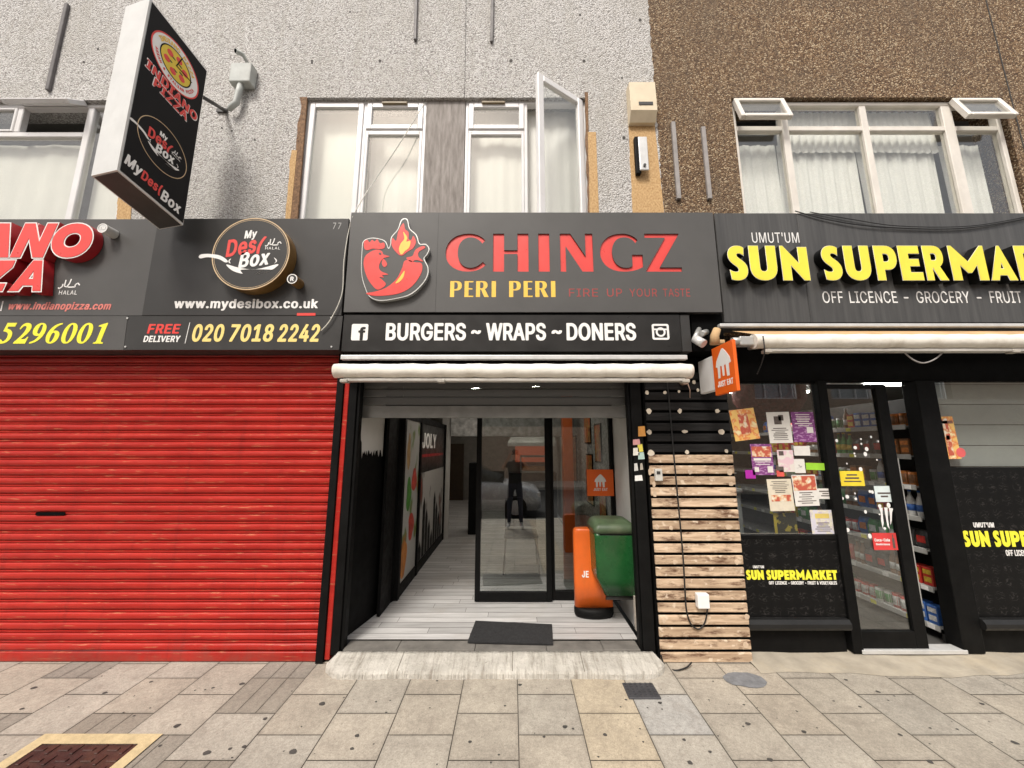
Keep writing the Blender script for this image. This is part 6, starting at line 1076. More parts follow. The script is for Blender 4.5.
# entrance side walls
lxa, lxb = -1.42, -1.25
def T2(y): return lxa + (lxb - lxa) * (y - 3.5) / (YD2 - 3.5)
g = G(); ya_, yb2 = 3.425, YD2 - .03
g.poly([(T2(ya_), ya_, FZ), (T2(yb2), yb2, FZ), (T2(yb2), yb2, 2.6), (T2(ya_), ya_, 2.6)]); g.poly([(T2(ya_) - .05, ya_, FZ), (T2(yb2) - .05, yb2, FZ), (T2(yb2) - .05, yb2, 2.6), (T2(ya_) - .05, ya_, 2.6)])
g.build('side_wall', M['wall_white'], mf)
r = random.Random(6); topz = []
n = 60
for i in range(n + 1):
    y = ya_ + (yb2 - ya_) * i / n
    if y < 3.5: z = 2.6
    elif y < 3.56: z = 1.75 + r.uniform(-.2, .3) * (3.56 - y) / .06
    elif y < 3.93: z = 1.62 + r.uniform(-.03, .07)
    else: z = 2.6
    topz.append((y, z))
g = G()
for (y0, z0), (y1, z1) in zip(topz, topz[1:]): g.poly([(T2(y0) + .003, y0, FZ), (T2(y1) + .003, y1, FZ), (T2(y1) + .003, y1, z1), (T2(y0) + .003, y0, z0)])
g.build('black_lower_paint', M['wall_black'], mf)
rwx = 1.145
g = G(); g.box(rwx, rwx + .08, 3.425, 12, FZ - .06, 2.6); g.build('side_wall', M['wall_white'], mf)
g = G(); g.box(rwx - .05, rwx - .001, 3.62, 3.66, FZ, .38); g.box(rwx - .03, rwx - .001, 3.5, 3.62, FZ, .36); g.build('rough_plaster', M['concrete'], mf)
g = G(); g.box(-2.8, rwx + .08, 3.42, 12.1, 2.6, 2.66); g.build('ceiling', mk('white_ceiling', (.55, .54, .52), .8), mf)
# glass entrance: fixed right light, sliding leaf, header
zdt = 2.12; fb = .055
dx0, dx1, dx2 = X(476.5, 500, YD2), X(550, 500, YD2), X(613, 450, YD2)
g = G(); g.box(-1.26, rwx - .002, YD2 - .02, YD2 + .05, zdt, zdt + .09, 0, .004); g.box(dx2 - .04, rwx - .002, YD2 - .018, YD2 + .048, FZ, zdt, 0, .004)
g.box(dx1 + .04, dx2 - .04, YD2 - .016, YD2 + .046, FZ, FZ + .09, 0, .004); g.box(dx1, dx1 + .04, YD2 - .016, YD2 + .046, FZ, zdt, 0, .004); g.build('glazing_frame', M['black'], mf)
g = G(); g.box(dx1 + .04, dx2 - .04, YD2 + .012, YD2 + .02, FZ + .09, zdt); g.build('pane', M['glass_door'], mf)
g = G(); g.box(-1.26, rwx, YD2 + .012, YD2 + .02, zdt + .09, 2.6); g.build('pane', M['glass_door'], mf)
g = G(); y0, y1 = YD2 - .07, YD2 - .025
g.box(dx0, dx0 + fb, y0, y1, FZ + .01, zdt, 0, .004); g.box(dx1 - fb, dx1, y0, y1, FZ + .01, zdt, 0, .004); g.box(dx0 + fb, dx1 - fb, y0, y1, FZ + .01, FZ + .1, 0, .004); g.box(dx0 + fb, dx1 - fb, y0, y1, zdt - .06, zdt, 0, .004)
sd = g.build('sliding_door', M['black'], mf)
g = G(); g.box(dx0 + fb, dx1 - fb, YD2 - .05, YD2 - .043, FZ + .1, zdt - .06); g.build('pane', M['glass_door'], sd)
# left partition and far interior
px = -1.235
g = G()
for y in (4.27, 5.05, 6.9): g.box(px - .03, px + .03, y, y + .07, FZ, 2.1, 0, .004)
g.box(px - .02, px + .02, 4.34, 6.9, FZ, FZ + .12); g.box(px - .02, px + .02, 4.34, 6.9, 2.02, 2.1); g.box(px - .06, px - .03, 3.9, 4.27, FZ, 2.6); g.build('partition_frame', M['black'], mf)
pm = poster_mat('food_picture_panel', (.42, .42, .4), (.12, .2, .05), 3.2, .58, (.4, .08, .02), (1, 1, .6))
g = G(); g.box(px - .01, px + .005, 4.34, 5.05, FZ + .12, 2.02); g.build('picture_panel', pm, mf)
g = G(); g.box(px - .01, px + .005, 5.12, 6.9, FZ + .12, 1.35); pp2 = g.build('picture_panel', poster_mat('pale_picture_panel', (.46, .45, .43), (.1, .09, .08), 2.6, .6, (.25, .05, .03), (1, 1, .7)), mf)
fpx = frame((px + .0065, 0, 0), (0, 1, 0), (0, 0, 1))
for k, (yy, zz_, a, b, c) in enumerate(((4.5, .45, .14, .2, (.5, .18, .03)), (4.78, .75, .12, .16, (.45, .05, .03)), (4.62, 1.15, .1, .2, (.06, .22, .03)), (4.85, 1.3, .12, .14, (.5, .06, .04)), (4.55, 1.65, .07, .22, (.4, .25, .1)))):
    fill_f('food_shape', mf, mk('food_colour_%d' % k, c, .5, .3, 9), [smooth_closed([(yy + a * math.cos(t) * (1 + .25 * math.sin(3 * t + k)), zz_ + b * math.sin(t)) for t in [2 * math.pi * i / 10 for i in range(10)]], 3)], fpx, .0012)
for k in range(9):
    y0_ = 5.2 + k * .18; h_ = .25 + .18 * ((k * 7) % 4)
    fill_f('skyline_shape', mf, M['black'], [[(y0_, FZ + .125), (y0_ + .15, FZ + .125), (y0_ + .15, FZ + h_), (y0_ + .075, FZ + h_ + .12), (y0_, FZ + h_)]], fpx, .0012)
g = G(); g.box(px - .01, px + .006, 5.12, 6.9, 1.352, 2.02); bp = g.build('black_poster', M['dark_panel'], mf)
words_f('poster_lettering', bp, M['t_white'], 'JOLY', frame((px + .008, 5.2, 0), (0, 1, 0), (0, 0, 1)), (0, .95, 1.68, 1.9), .03)
g = G(); g.box(px + .0065, px + .008, 5.2, 6.8, 1.56, 1.6); g.build('red_line', M['t_redd'], bp)
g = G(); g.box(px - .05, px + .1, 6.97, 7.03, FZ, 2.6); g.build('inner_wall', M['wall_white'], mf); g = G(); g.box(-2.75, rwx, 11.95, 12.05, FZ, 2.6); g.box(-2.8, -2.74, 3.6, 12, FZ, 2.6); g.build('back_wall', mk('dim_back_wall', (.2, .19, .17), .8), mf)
g = G(); g.box(-1.12, rwx - .03, 6.9, 7.5, 1.9, 2.6); g.build('ceiling_drop', mk('silver_tile', (.5, .5, .49), .45, .4, 12), mf)
g = G(); g.box(-2.1, -1.5, 11.85, 11.95, FZ, 1.8); g.build('back_door', mk('brown_door', (.05, .03, .015), .6), mf)
g = G(); g.box(-.08, rwx - .1, 9.0, 9.6, FZ, 1.1); ct = solo('serving_counter', g, [M['black'], M['alu']], 'dark serving counter deep inside the middle shop', 'counter')
g = G(); g.box(.1, 1.0, 11.6, 11.9, 1.25, 1.75); solo('red_glow_board', g, [emit('red_reflection_glow', (.55, .12, .06), .25)], 'added dim red glowing panel standing in for red reflections in the entrance glass', 'glowing panel')  # added panel; its dim red glow imitates red lamps reflected in the glass
ow = poster_mat('grey_mottled_wall', (.5, .5, .48), (.26, .26, .25), 22, .5)
g = G(); g.box(rwx - .02, rwx - .004, YD2 + .06, 8.5, FZ, 2.6); pw_ = g.build('picture_wall', ow, mf)
rq = random.Random(31)
for k, (ya2, yb3, za, zb2) in enumerate(((4.75, 5.1, 1.5, 2.0), (5.3, 5.75, .9, 1.6), (5.35, 5.8, 1.75, 2.25), (6.6, 7.2, 1.1, 1.9), (4.6, 4.95, .5, 1.2))):
    g = G(); g.box(rwx - .035, rwx - .0205, ya2, yb3, za, zb2); pc = g.build('wall_picture', M['black'], pw_ if False else mf)
    g = G(); g.box(rwx - .037, rwx - .0355, ya2 + .02, yb3 - .02, za + .02, zb2 - .02); g.build('print', poster_mat('food_print_%d' % k, (.55, .12, .03), (.6, .35, .1), 7, .5, (.2, .05, .03)), pc)
g = G(); g.box(.82, .98, 6.1, 6.3, FZ, 2.6, 0, .01); solo('orange_pillar', g, M['orange_dim'], 'tall bright orange pillar behind the right glass pane', 'pillar')
for i, (x, y) in enumerate(((-.55, 5.6), (.35, 5.4), (-.4, 8.4), (.5, 8.0), (-.3, 10.5))):
    t = thing('ceiling_spotlight', (x, y, 2.56), ['lit spotlight over the doorway left of the sliding door', 'lit spotlight seen above the middle of the door', 'lit spotlight deeper inside on the left', 'lit spotlight deeper inside on the right', 'lit spotlight at the back of the shop'][i], 'spotlight', 'ceiling spotlights in the middle shop')
    g = G(); g.tube([(x, y, 2.598), (x, y, 2.575)], .075, 16); g.build('trim', M['alu'], t)
    g = G(); g.tube([(x, y, 2.5745), (x, y, 2.568)], .055, 16); g.build('lens', M['lamp_small'], t)
g = G(); g.box(-.82, -.6, 7.3, 7.8, FZ, 1.4, 0, .01); solo('black_cabinet', g, M['black'], 'tall black cabinet standing left of the sliding door inside', 'cabinet')
eh = thing('extractor_hood', (.5, 9.2, 1.72), 'steel extractor hood over the dark serving counter', 'hood')
g = G(); g.loft([[(x, y, z) for x, y in ((-.1 + i, 8.7 + i), (1.0 - i * .2, 8.7 + i), (1.0 - i * .2, 9.8), (-.1 + i, 9.8))] for z, i in ((1.72, 0), (1.8, 0), (2.2, .25))], smooth=False); g.build('canopy', M['steel'], eh)
dc = thing('display_cabinet', (.55, 9.1, 1.1), 'lit glass food cabinet on the dark serving counter', 'cabinet')
g = G(); g.box(.2, .9, 9.02, 9.4, 1.102, 1.14); g.box(.2, .9, 9.02, 9.4, 1.46, 1.5); [g.box(a, a + .02, b, b + .02, 1.14, 1.46) for a in (.2, .88) for b in (9.02, 9.38)]; g.build('frame', M['steel'], dc)
g = G(); g.box(.24, .86, 9.1, 9.36, 1.141, 1.25, 0, .02); g.build('food_tray', mk('fried_food', (.4, .16, .04), .6, .5, 30), dc)
# chair behind the glass
ch = thing('cafe_chair', (.12, 5.3, FZ), 'dark cafe chair with thin metal legs behind the sliding door', 'chair')
g = G(); g.box(-.1, .34, 5.1, 5.54, FZ + .43, FZ + .47, 0, .015); g.build('seat', M['black'], ch)
g = G(); g.loft([[(-.1 + .44 * i / 8, 5.5 + .05 * math.sin(math.pi * i / 8) + dy, FZ + z) for i in range(9)] + [(-.1 + .44 * i / 8, 5.52 + .05 * math.sin(math.pi * i / 8) + dy, FZ + z) for i in range(8, -1, -1)] for z, dy in ((.5, 0), (.7, .02), (.88, .05))], smooth=False); g.build('backrest', M['black'], ch)
for sx in (-.08, .32):
    for sy in (5.12, 5.52):
        g = G(); g.tube([(sx, sy, FZ + .43), (sx + (.03 if sx > 0 else -.03), sy + (.03 if sy > 5.3 else -.03), FZ)], .011, 8); g.build('leg', M['black'], ch)
# grey roller shutter half closed
YG2 = 3.5
gx0, gx1 = X(355, 400, YG2), X(628.5, 400, YG2)
gs = thing('roller_shutter', ((gx0 + gx1) / 2, YG2, 2.0), 'grey perforated roller shutter pulled halfway over the middle entrance', 'shutter')
zl = Z(418, YG2); zu = Z(382, YG2) + .12
m_sh = bpy.data.materials.new('perforated_grey_metal'); m_sh.use_nodes = True
nn, ll = m_sh.node_tree.nodes, m_sh.node_tree.links; b_ = nn['Principled BSDF']; b_.inputs['Base Color'].default_value = (.13, .13, .125, 1); b_.inputs['Metallic'].default_value = .3; b_.inputs['Roughness'].default_value = .45
v_ = nn.new('ShaderNodeTexVoronoi'); v_.inputs['Scale'].default_value = 95; v_.inputs['Randomness'].default_value = 0; ll.new(pos(nn, ll), v_.inputs['Vector'])
cm = nn.new('ShaderNodeMath'); cm.operation = 'LESS_THAN'; cm.inputs[1].default_value = .33; ll.new(v_.outputs['Distance'], cm.inputs[0])
mx_ = nn.new('ShaderNodeMixShader'); tr_ = nn.new('ShaderNodeBsdfTransparent'); ll.new(cm.outputs[0], mx_.inputs[0]); ll.new(b_.outputs[0], mx_.inputs[1]); ll.new(tr_.outputs[0], mx_.inputs[2])
ll.new(mx_.outputs[0], nn['Material Output'].inputs[0])
g = G(); z = zl + .115; pts = []
while z < zu:
    pts += [(YG2, z), (YG2 - .008, z + .006), (YG2 - .01, z + .07), (YG2 - .002, z + .074)]; z += .08
V = [(g.bm.verts.new((gx0, y, z)), g.bm.verts.new((gx1, y, z))) for y, z in pts]
for a, b in zip(V, V[1:]): g.bm.faces.new((a[0], a[1], b[1], b[0]))
g.build('slat_curtain', m_sh, gs)
g = G(); g.box(gx0, gx1, YG2 - .018, YG2 + .018, zl, zl + .112, 0, .005); g.build('bottom_bar', mk('grey_bar', (.2, .2, .19), .45, .15, metal=.2), gs)
# door mat
q = [flr(475.5, 622, FZ), flr(552, 625.5, FZ), flr(553, 645, FZ), flr(467.5, 643, FZ)]
g = G(); g.prism([(p[0], p[1]) for p in q][::-1], lambda x, y, z: Vector((x, y, FZ + .012 + z)), .0115); solo('door_mat', g, M['rubber'], 'black rubber doormat lying on the pale entrance floor', 'doormat')
# green bin on the right wall
gbn = thing('litter_bin', (.95, 3.75, .36), 'dark green plastic bin hung on the entrance wall', 'bin')
x0, x1, y0, y1, z0, z1 = .76, 1.135, 3.62, 3.98, .375, 1.015
g = G(); rg = []
for z, i, dy in ((z0, .085, .06), (z0 + .16, .008, .0), (z1 - .13, .0, 0), (z1 - .1, .0, 0)):
    a = rrect(x0 + i, x1, y0 + i * .4, y1 - dy, .028); rg.append([(p[0], p[1], z) for p in a])
g.loft(rg); g.build('body', M['green'], gbn)
g = G(); rg = []
for z, i in ((z1 - .0995, -.006), (z1 - .06, -.006), (z1 - .02, .012), (z1 + .004, .04), (z1 + .012, .08)):
    a = rrect(x0 + i, x1 - max(i, 0), y0 + i, y1 - i, .045); rg.append([(p[0], p[1], z - .02 * (p[1] < 3.7) * (z > z1 - .02)) for p in a])
g.loft(rg); g.build('lid', mk('dusty_green_lid', (.065, .1, .05), .5, .25, 7, dirt=(.24, .2, .15)), gbn)
g = G(); g.box(x0 + .04, x1 - .02, y0 - .004, y0 + .01, z1 - .112, z1 - .1); g.build('lid_seam', M['black'], gbn)
g = G(); g.tube([(x0 + .13, 3.7, z0 + .02), (x0 + .1, 3.7, z0 - .03), (x1, 3.7, z0 - .03)], .02, 8); g.build('bracket', M['char'], gbn)
# orange advertising board
ob = thing('advert_board', (.8, 3.93, FZ), 'orange rounded advertising board with black base beside the green bin', 'advertising board')
ox0, ox1, oy = .60, .98, 3.93; ocx = (ox0 + ox1) / 2; ohw = (ox1 - ox0) / 2
def sg(c, e): return math.copysign(abs(c) ** e, c)
def ell(z, k, ky=1): return [(ocx + ohw * k * sg(math.cos(t), .7), oy + .06 * ky * sg(math.sin(t), .55), z) for t in [2 * math.pi * i / 40 for i in range(40)]]
def ell2(z, k, ky=1): return [(ocx + ohw * k * math.cos(t), oy + .06 * ky * math.sin(t), z) for t in [2 * math.pi * i / 40 for i in range(40)]]
g = G(); g.loft([ell(FZ + .09, .97), ell(FZ + .3, .97), ell(FZ + .755, .97), ell(FZ + .785, .95, .97), ell(FZ + .8, .9, .9), ell(FZ + .806, .84, .8)]); g.build('panel', M['orange_dim'], ob)
g = G(); g.loft([ell2(FZ + .001, .93, 1.5), ell2(FZ + .03, 1.0, 1.9), ell2(FZ + .075, 1.0, 1.8), ell2(FZ + .089, .98, 1.5)]); g.build('base', M['black'], ob)
words_f('lettering', ob, M['t_white'], 'JE', wallf(oy - .0605), (ocx - .115, ocx - .05, FZ + .36, FZ + .42), .04, depth=.004)

# ================================================================== SLATTED PANEL
YP = 3.32
sp = thing('slatted_panel', (1.55, YP, 0), 'slatted timber panel with charred raw boards below and black ones above', 'cladding')
s0, s1 = X(661, 660, YP), X(753, 660, YP)
g = G(); g.box(s0 - .012, s1 + .004, YP + .022, 3.44, .006, 2.5); g.build('backing', M['black_matt'], sp)
pit = .0918; nrow = 26
graw, gblk, rr = G(), G(), random.Random(9)
for i in range(nrow):
    z0 = .003 + i * pit; z1 = z0 + pit - .023
    if z1 > 2.46: break
    if z0 < 1.64:
        a = s0 + rr.uniform(0, .006) 
        graw.box(a if z0 < 1.58 else (s0 + s1) / 2 - .03, s1, YP + rr.uniform(0, .004), YP + .021, z0, z1, 0, .004, 1)
        if z0 >= 1.58: gblk.box(s0, (s0 + s1) / 2 - .032, YP, YP + .021, z0, z1, 0, .004, 1)
    else: gblk.box(s0, s1, YP + rr.uniform(0, .003), YP + .021, z0, z1, 0, .004, 1)
graw.build('raw_slats', M['slat_raw'], sp); gblk.build('black_slats', M['slat_black'], sp)
MF = mk('pale_filler', (.6, .53, .43), .8, .12, 20); MF2 = mk('woody_filler', (.56, .43, .31), .8, .2, 30)
def blob(u, v, ru, rv, seed):
    g = G()
    r = random.Random(seed); y = YP - .002; x, z = X(u, v, y), Z(v, y)
    g.prism([(x + ru * .0088 * math.cos(t) * r.uniform(.75, 1.15), z + rv * .0088 * math.sin(t) * r.uniform(.8, 1.1)) for t in [2 * math.pi * i / 11 for i in range(11)]], wallf(y), .004); g.build('filler_patch', MF if v < 460 else MF2, sp)
for i, (u, v, a, b) in enumerate(((649, 411, 2.6, 3), (680, 411, 2.2, 2.6), (717.5, 411, 2.4, 2.2), (649.5, 432, 2.5, 2.6), (685, 431.5, 3.4, 1.6), (721.5, 432, 3, 2.8), (651, 453, 3.4, 3.2), (687, 452, 2.2, 2.2), (726.5, 451, 2, 2),
                                  (647, 392.5, 2, 2.4), (665, 392.5, 1.8, 1.8), (679, 391.5, 1.4, 1.5), (698, 390, 1.6, 1.8), (694, 382, 1.8, 2.2), (650, 472, 1.8, 3.4), (690, 472, 2.4, 2.2), (730, 472, 3, 3), (654, 484, 1.6, 3), (655, 494, 2, 3), (731, 484, 2.6, 2.2), (657, 527, 2, 2.6), (671, 528, 2, 2), (729, 527, 3.4, 2.6), (675, 562, 2.6, 2.2), (737, 562, 2.4, 2.4), (747, 617, 2.6, 2.4), (746, 645, 2.4, 3), (705, 622, 3, 2.4), (664, 620, 2.6, 2.4))):
    blob(u, v, a, b, i)
# cable and boxes on the panel
def wire(name, pts, r, m, label, cat='cable', k=6):
    pts = [Vector(p) for p in pts]; out = []
    for i in range(len(pts) - 1):
        p0, p1, p2, p3 = pts[max(i - 1, 0)], pts[i], pts[i + 1], pts[min(i + 2, len(pts) - 1)]
        for j in range(k):
            t = j / k; out.append(.5 * ((2 * p1) + (p2 - p0) * t + (2 * p0 - 5 * p1 + 4 * p2 - p3) * t * t + (3 * p1 - p0 - 3 * p2 + p3) * t ** 3))
    out.append(pts[-1]); g = G(); g.tube(out, r, 6); return solo(name, g, m, label, cat)
def w3(u, v, y): return (X(u, v, y), y, Z(v, y))
yc = YP - .012
wire('black_cable', [w3(u, v, yc) for u, v in ((667, 380), (669, 400), (672.5, 440), (677, 490), (682.5, 550), (685, 590), (686.5, 610), (691, 624), (699, 629), (705, 622), (707.5, 609))], .006, M['cable'], 'black cable running down the slatted panel to a grey box')
wire('black_cable', [w3(u, v, YP - .008) for u, v in ((661, 655), (663, 662), (667, 667))] + [(*pav(675, 671), .0), (*pav(686, 670), .012), (*pav(692, 667), .03)], .006, M['cable'], 'loose black cable loop on the ground by the panel corner')
g = G(); rj = rect_px(697.8, 709.6, 594.2, 609, YP - .05); g.box(rj[0], rj[1], YP - .055, YP - .001, rj[2], rj[3], 0, .008); solo('junction_box', g, M['t_white'], 'small white electrical box low on the slatted panel', 'electrical box')
kp = thing('door_entry_keypad', (*w3(658.5, 480, YP)[:2], Z(481, YP)), 'pale grey keypad on the left side of slatted panel', 'keypad')
rj = rect_px(655.2, 662.5, 468.8, 481, YP - .03); g = G(); g.box(rj[0], rj[1], YP - .035, YP - .001, rj[2], rj[3], 0, .006); g.build('case', mk('pale_grey_plastic', (.55, .54, .5), .5), kp)
g = G(); g.box(rj[0] + .012, rj[1] - .02, YP - .038, YP - .0352, rj[3] - .045, rj[3] - .02); g.build('screen', M['char'], kp)
g = G(); y = YP - .06; x, z = X(685.5, 380.5, y), Z(380.5, y); g.tube([(x, y, z), (x, YP, z)], .035, 14); g.tube([w3(687, 381, y - .005), w3(690, 390, y), w3(690, 398, y)], .004, 6)
solo('cable_outlet', g, mk('pinkish_plastic', (.3, .2, .15), .6), 'round brown outlet with dangling wire under the awning end', 'cable outlet')
# stickers on the post
for (u0, u1, v0, v1, m, lb) in ((638, 645.5, 426, 436.5, (.75, .35, .08), 'orange torn sticker topmost on the black post'), (632, 639.5, 439, 445, (.7, .35, .35), 'pink sticker on the black post'), (637.5, 643, 444, 452, (.75, .65, .1), 'yellow sticker on the black post'),
                                (631, 637.5, 447.5, 455.5, (.75, .72, .65), 'cream square sticker on the black post'), (638, 644.5, 452, 459.5, (.4, .55, .5), 'pale green sticker on the black post'), (634, 638, 463, 471, (.55, .54, .52), 'grey narrow sticker on the black post'), (640, 643, 463, 470, (.4, .36, .3), 'small dark sticker on the black post'), (634, 642, 475, 481, (.75, .74, .72), 'white lowest sticker on the black post')):
    rj = rect_px(u0, u1, v0, v1, 3.33); g = G(); g.prism([(rj[0], rj[2]), (rj[1], rj[2] + .004), (rj[1] - .006, rj[3]), (rj[0] + .003, rj[3] - .005)], wallf(3.3275), .002); 
    xo = (rj[0] + rj[1]) / 2
    if rj[0] < rp0 + .034:
        dx = rp0 + .036 - rj[0]
        for v in g.bm.verts: v.co.x += dx * .8
    solo('sticker', g, mk('sticker_' + lb.split()[0], m, .6, .1, 30), lb, 'sticker', group='stickers on the black post')

# ================================================================== DELIVERY PROJECTING SIGN (orange)
je = thing('projecting_sign', (1.69, 3.3, Z(393, 3.3)), 'small orange projecting sign with a white house symbol', 'sign')
jx = 1.675
zt_, zb_ = Z(349.6, 3.06), Z(396.1, 3.06)
g = G(); g.box(jx + .004, jx + .05, 3.05, 3.31, zb_ + .05, zt_ - .05, 0, .006); g.build('lightbox', M['t_white'], je)
g = G(); g.box(jx - .006, jx + .02, 2.75, 3.049, zb_, zt_, 0, .004); g.build('face', M['orange'], je)
fj = frame((jx - .0075, 3.045, zb_), (0, -1, 0), (0, 0, 1)); hj = zt_ - zb_; wj = .295
def house_logo(parent, fn, cx, cy, s, m):
    P = lambda pts: [(cx + x * s, cy + y * s) for x, y in pts]
    o = fill_f('house_symbol', parent, m, [P([(-.5, -.1), (-.42, .12), (-.18, .38), (-.02, .52), (.06, .52), (.2, .4), (.42, .15), (.5, -.08), (.36, -.12), (.36, -.55), (.2, -.55), (.16, -.1), (.06, -.12), (.04, -.5), (-.08, -.5), (-.1, -.12), (-.2, -.1), (-.24, -.55), (-.38, -.55), (-.38, -.12)])], fn, .003)
    return o
house_logo(je, fj, wj * .5, hj * .63, .215, M['t_white'])
words_f('lettering', je, M['t_white'], 'JUST EAT', fj, (wj * .16, wj * .88, hj * .15, hj * .27), .035)
# the same mark as a square sticker on the glass
st = thing('glass_sticker', (X(600, 496, YD2), YD2 - .02, Z(496, YD2)), 'square orange sticker on the right entrance glass', 'sticker')
rj = rect_px(587, 613.5, 469.5, 496, YD2 - .022); g = G(); g.box(rj[0], rj[1], YD2 - .024, YD2 - .0215, rj[2], rj[3], 0); g.build('sheet', M['orange'], st)
house_logo(st, wallf(YD2 - .0275), (rj[0] + rj[1]) / 2, (rj[2] * .42 + rj[3] * .58), .13, M['t_white']); words_f('lettering', st, M['t_white'], 'JUST EAT', wallf(YD2 - .0275), (rj[0] + .07, rj[1] - .07, rj[2] + .055, rj[2] + .085), .03)

# ================================================================== SUPERMARKET SHOPFRONT
YG = 3.42
sm = thing('shopfront', (3, YG, 0), 'black framed supermarket shopfront with posters and sliding door', 'shopfront')
xw0, xw1 = s1 + .006, 2.80; xd0, xd1 = 2.885, 3.44; xj0, xj1 = 3.70, 3.88; xe = 6.6
zh = 2.30; zg0 = Z(535, YG); zl0 = Z(617, YG)
g = G()
g.box(xw0 - .1, xe, YG - .02, YG + .1, zh, 2.62, 0); g.build('header', M['black_matt'], sm)
g = G(); g.box(xw1, xd0, YG - .03, YG + .07, .03, zh, 0, .006); g.build('mullion', M['black'], sm)
g = G(); g.box(xj0, xj1, YG - .03, YG + .1, .03, zh, 0, .006); g.build('jamb', M['black'], sm)
g = G(); g.box(xw0 - .1, xw1, YG, YG + .06, zh - .02, zh - .001); g.build('window_bar', M['black'], sm); g = G(); g.box(xw0 - .1, xw1, YG - .012, YG + .06, zg0 - .03, zg0, 0); g.build('window_bar', M['black'], sm)
g = G(); g.box(xw0 - .1, xw1, YG + .01, YG + .018, zg0, zh - .02); g.build('pane', M['glass_shop'], sm)
zgr = Z(467, YG)
g = G(); g.box(xj1, xe, YG + .01, YG + .018, zgr, zh); g.build('pane', M['glass_shop'], sm)
def lower_panel(a, b, ztop):
    g = G(); g.box(a, b, YG - .006, YG + .05, zl0 + .001, ztop, 0, .002, 1); p = g.build('vinyl_panel', M['vinyl_print'], sm)
    g = G(); g.loft([[(x, YG - .055 + dy, zl0 - .08 + dz) for dy, dz in ((.05, 0), (0, 0), (-.012, .02), (-.012, .05), (.01, .078), (.05, .08))] for x in (a, b - .015)], smooth=False); g.build('ledge', mk('ledge_black', (.014, .014, .014), .4, .2, 7, spec=.3), sm)
    g = G(); g.box(a, b - .02, YG + .012, YG + .05, .02, zl0 - .081); g.build('kick_panel', M['black'], sm); return p
p1_ = lower_panel(xw0 - .05, xw1 - .001, zg0 - .031)
p2_ = lower_panel(xj1 + .001, xe, zgr - .005)
def sun_text(parent, u0, u1, v0, v1, uu, vo):
    y = YG - .008
    for ch, ss in run_polys(DECO, 'SUN SUPERMARKET', rect_px(u0, u1, v0, v1, y), 12, 32):
        me = fill_mesh(ss, .002); setmesh('letter', me, M['t_lemon'], parent, wallf(y), bounds(me), .0015)
    words('small_lettering', parent, M['t_white'], "UMUT'UM", uu[0], uu[1], uu[2], uu[3], y, .03)
    words('small_lettering', parent, M['t_white'], 'OFF LICENCE - GROCERY - FRUIT & VEGETABLES', vo[0], vo[1], vo[2], vo[3], y, .02)
sun_text(p1_, 746.5, 837, 570.3, 579.5, (753, 764, 565.5, 568.3), (769, 837, 581.3, 584.6))
sun_text(p2_, 963.5, 1100, 531, 546.5, (973.5, 994, 522.5, 527.5), (1006, 1100, 550, 556))
# door leaf
g = G(); y0, y1 = YG - .012, YG + .033; st_ = .10; zd0 = .06
g.box(xd0, xd0 + .008, y0, y1, zd0, zh - .03); g.box(xd1 - st_, xd1, y0, y1, zd0, zh - .03, 0, .004); g.box(xd0 + .008, xd1 - st_, y0, y1, zd0, zd0 + .13, 0, .004); g.box(xd0 + .008, xd1 - st_, y0, y1, zh - .07, zh - .03, 0, .004)
dl = g.build('sliding_door', M['black'], sm)
g = G(); g.box(xd0 + .008, xd1 - st_, YG + .008, YG + .015, zd0 + .13, zh - .07); g.build('pane', M['glass_shop'], dl)
g = G(); g.box(xd1 - .004, xd1 + .004, y0 - .002, y1, .4, 1.6); g.build('edge_strip', M['steel'], dl)
g = G(); g.box(xd0 - .02, xj0 + .03, YG - .035, YG + .07, .028, .06, 0, .004); g.build('door_sill', M['alu'], sm)
r = random.Random(12)
for i in range(46):
    u, v = r.uniform(836, 890), r.gauss(470, 38)
    if v < 435 or v > 540: continue
    x, z = X(u, v, YG), Z(v, YG); q = r.choice((.006, .008, .012, .016))
    if x < xd0 + .02 or x > xd1 - st_ - .02: continue
    g = G(); g.prism(disc_pts(x, z, q, q * r.uniform(.8, 1.5), 10), wallf(YG + .006), .001); g.build('bubble_sticker', M['t_white'], dl)
# claw sticker
y = YG + .004
g = G()
def P_(pts): return [(X(840 + a / 4.8, 500 + b / 4.8, y), Z(500 + b / 4.8, y)) for a, b in pts]
for pts in ([(185, 32), (205, 38), (204, 60), (210, 110), (205, 135), (198, 100), (196, 60)], [(212, 36), (228, 36), (230, 90), (238, 140), (228, 125), (216, 60)], [(235, 38), (256, 40), (250, 60), (248, 100), (243, 120), (240, 70)]):
    g.prism(P_(pts), wallf(y), .001)
solo('claw_sticker', g, M['t_white'], 'white claw mark sticker on the supermarket door glass', 'sticker')
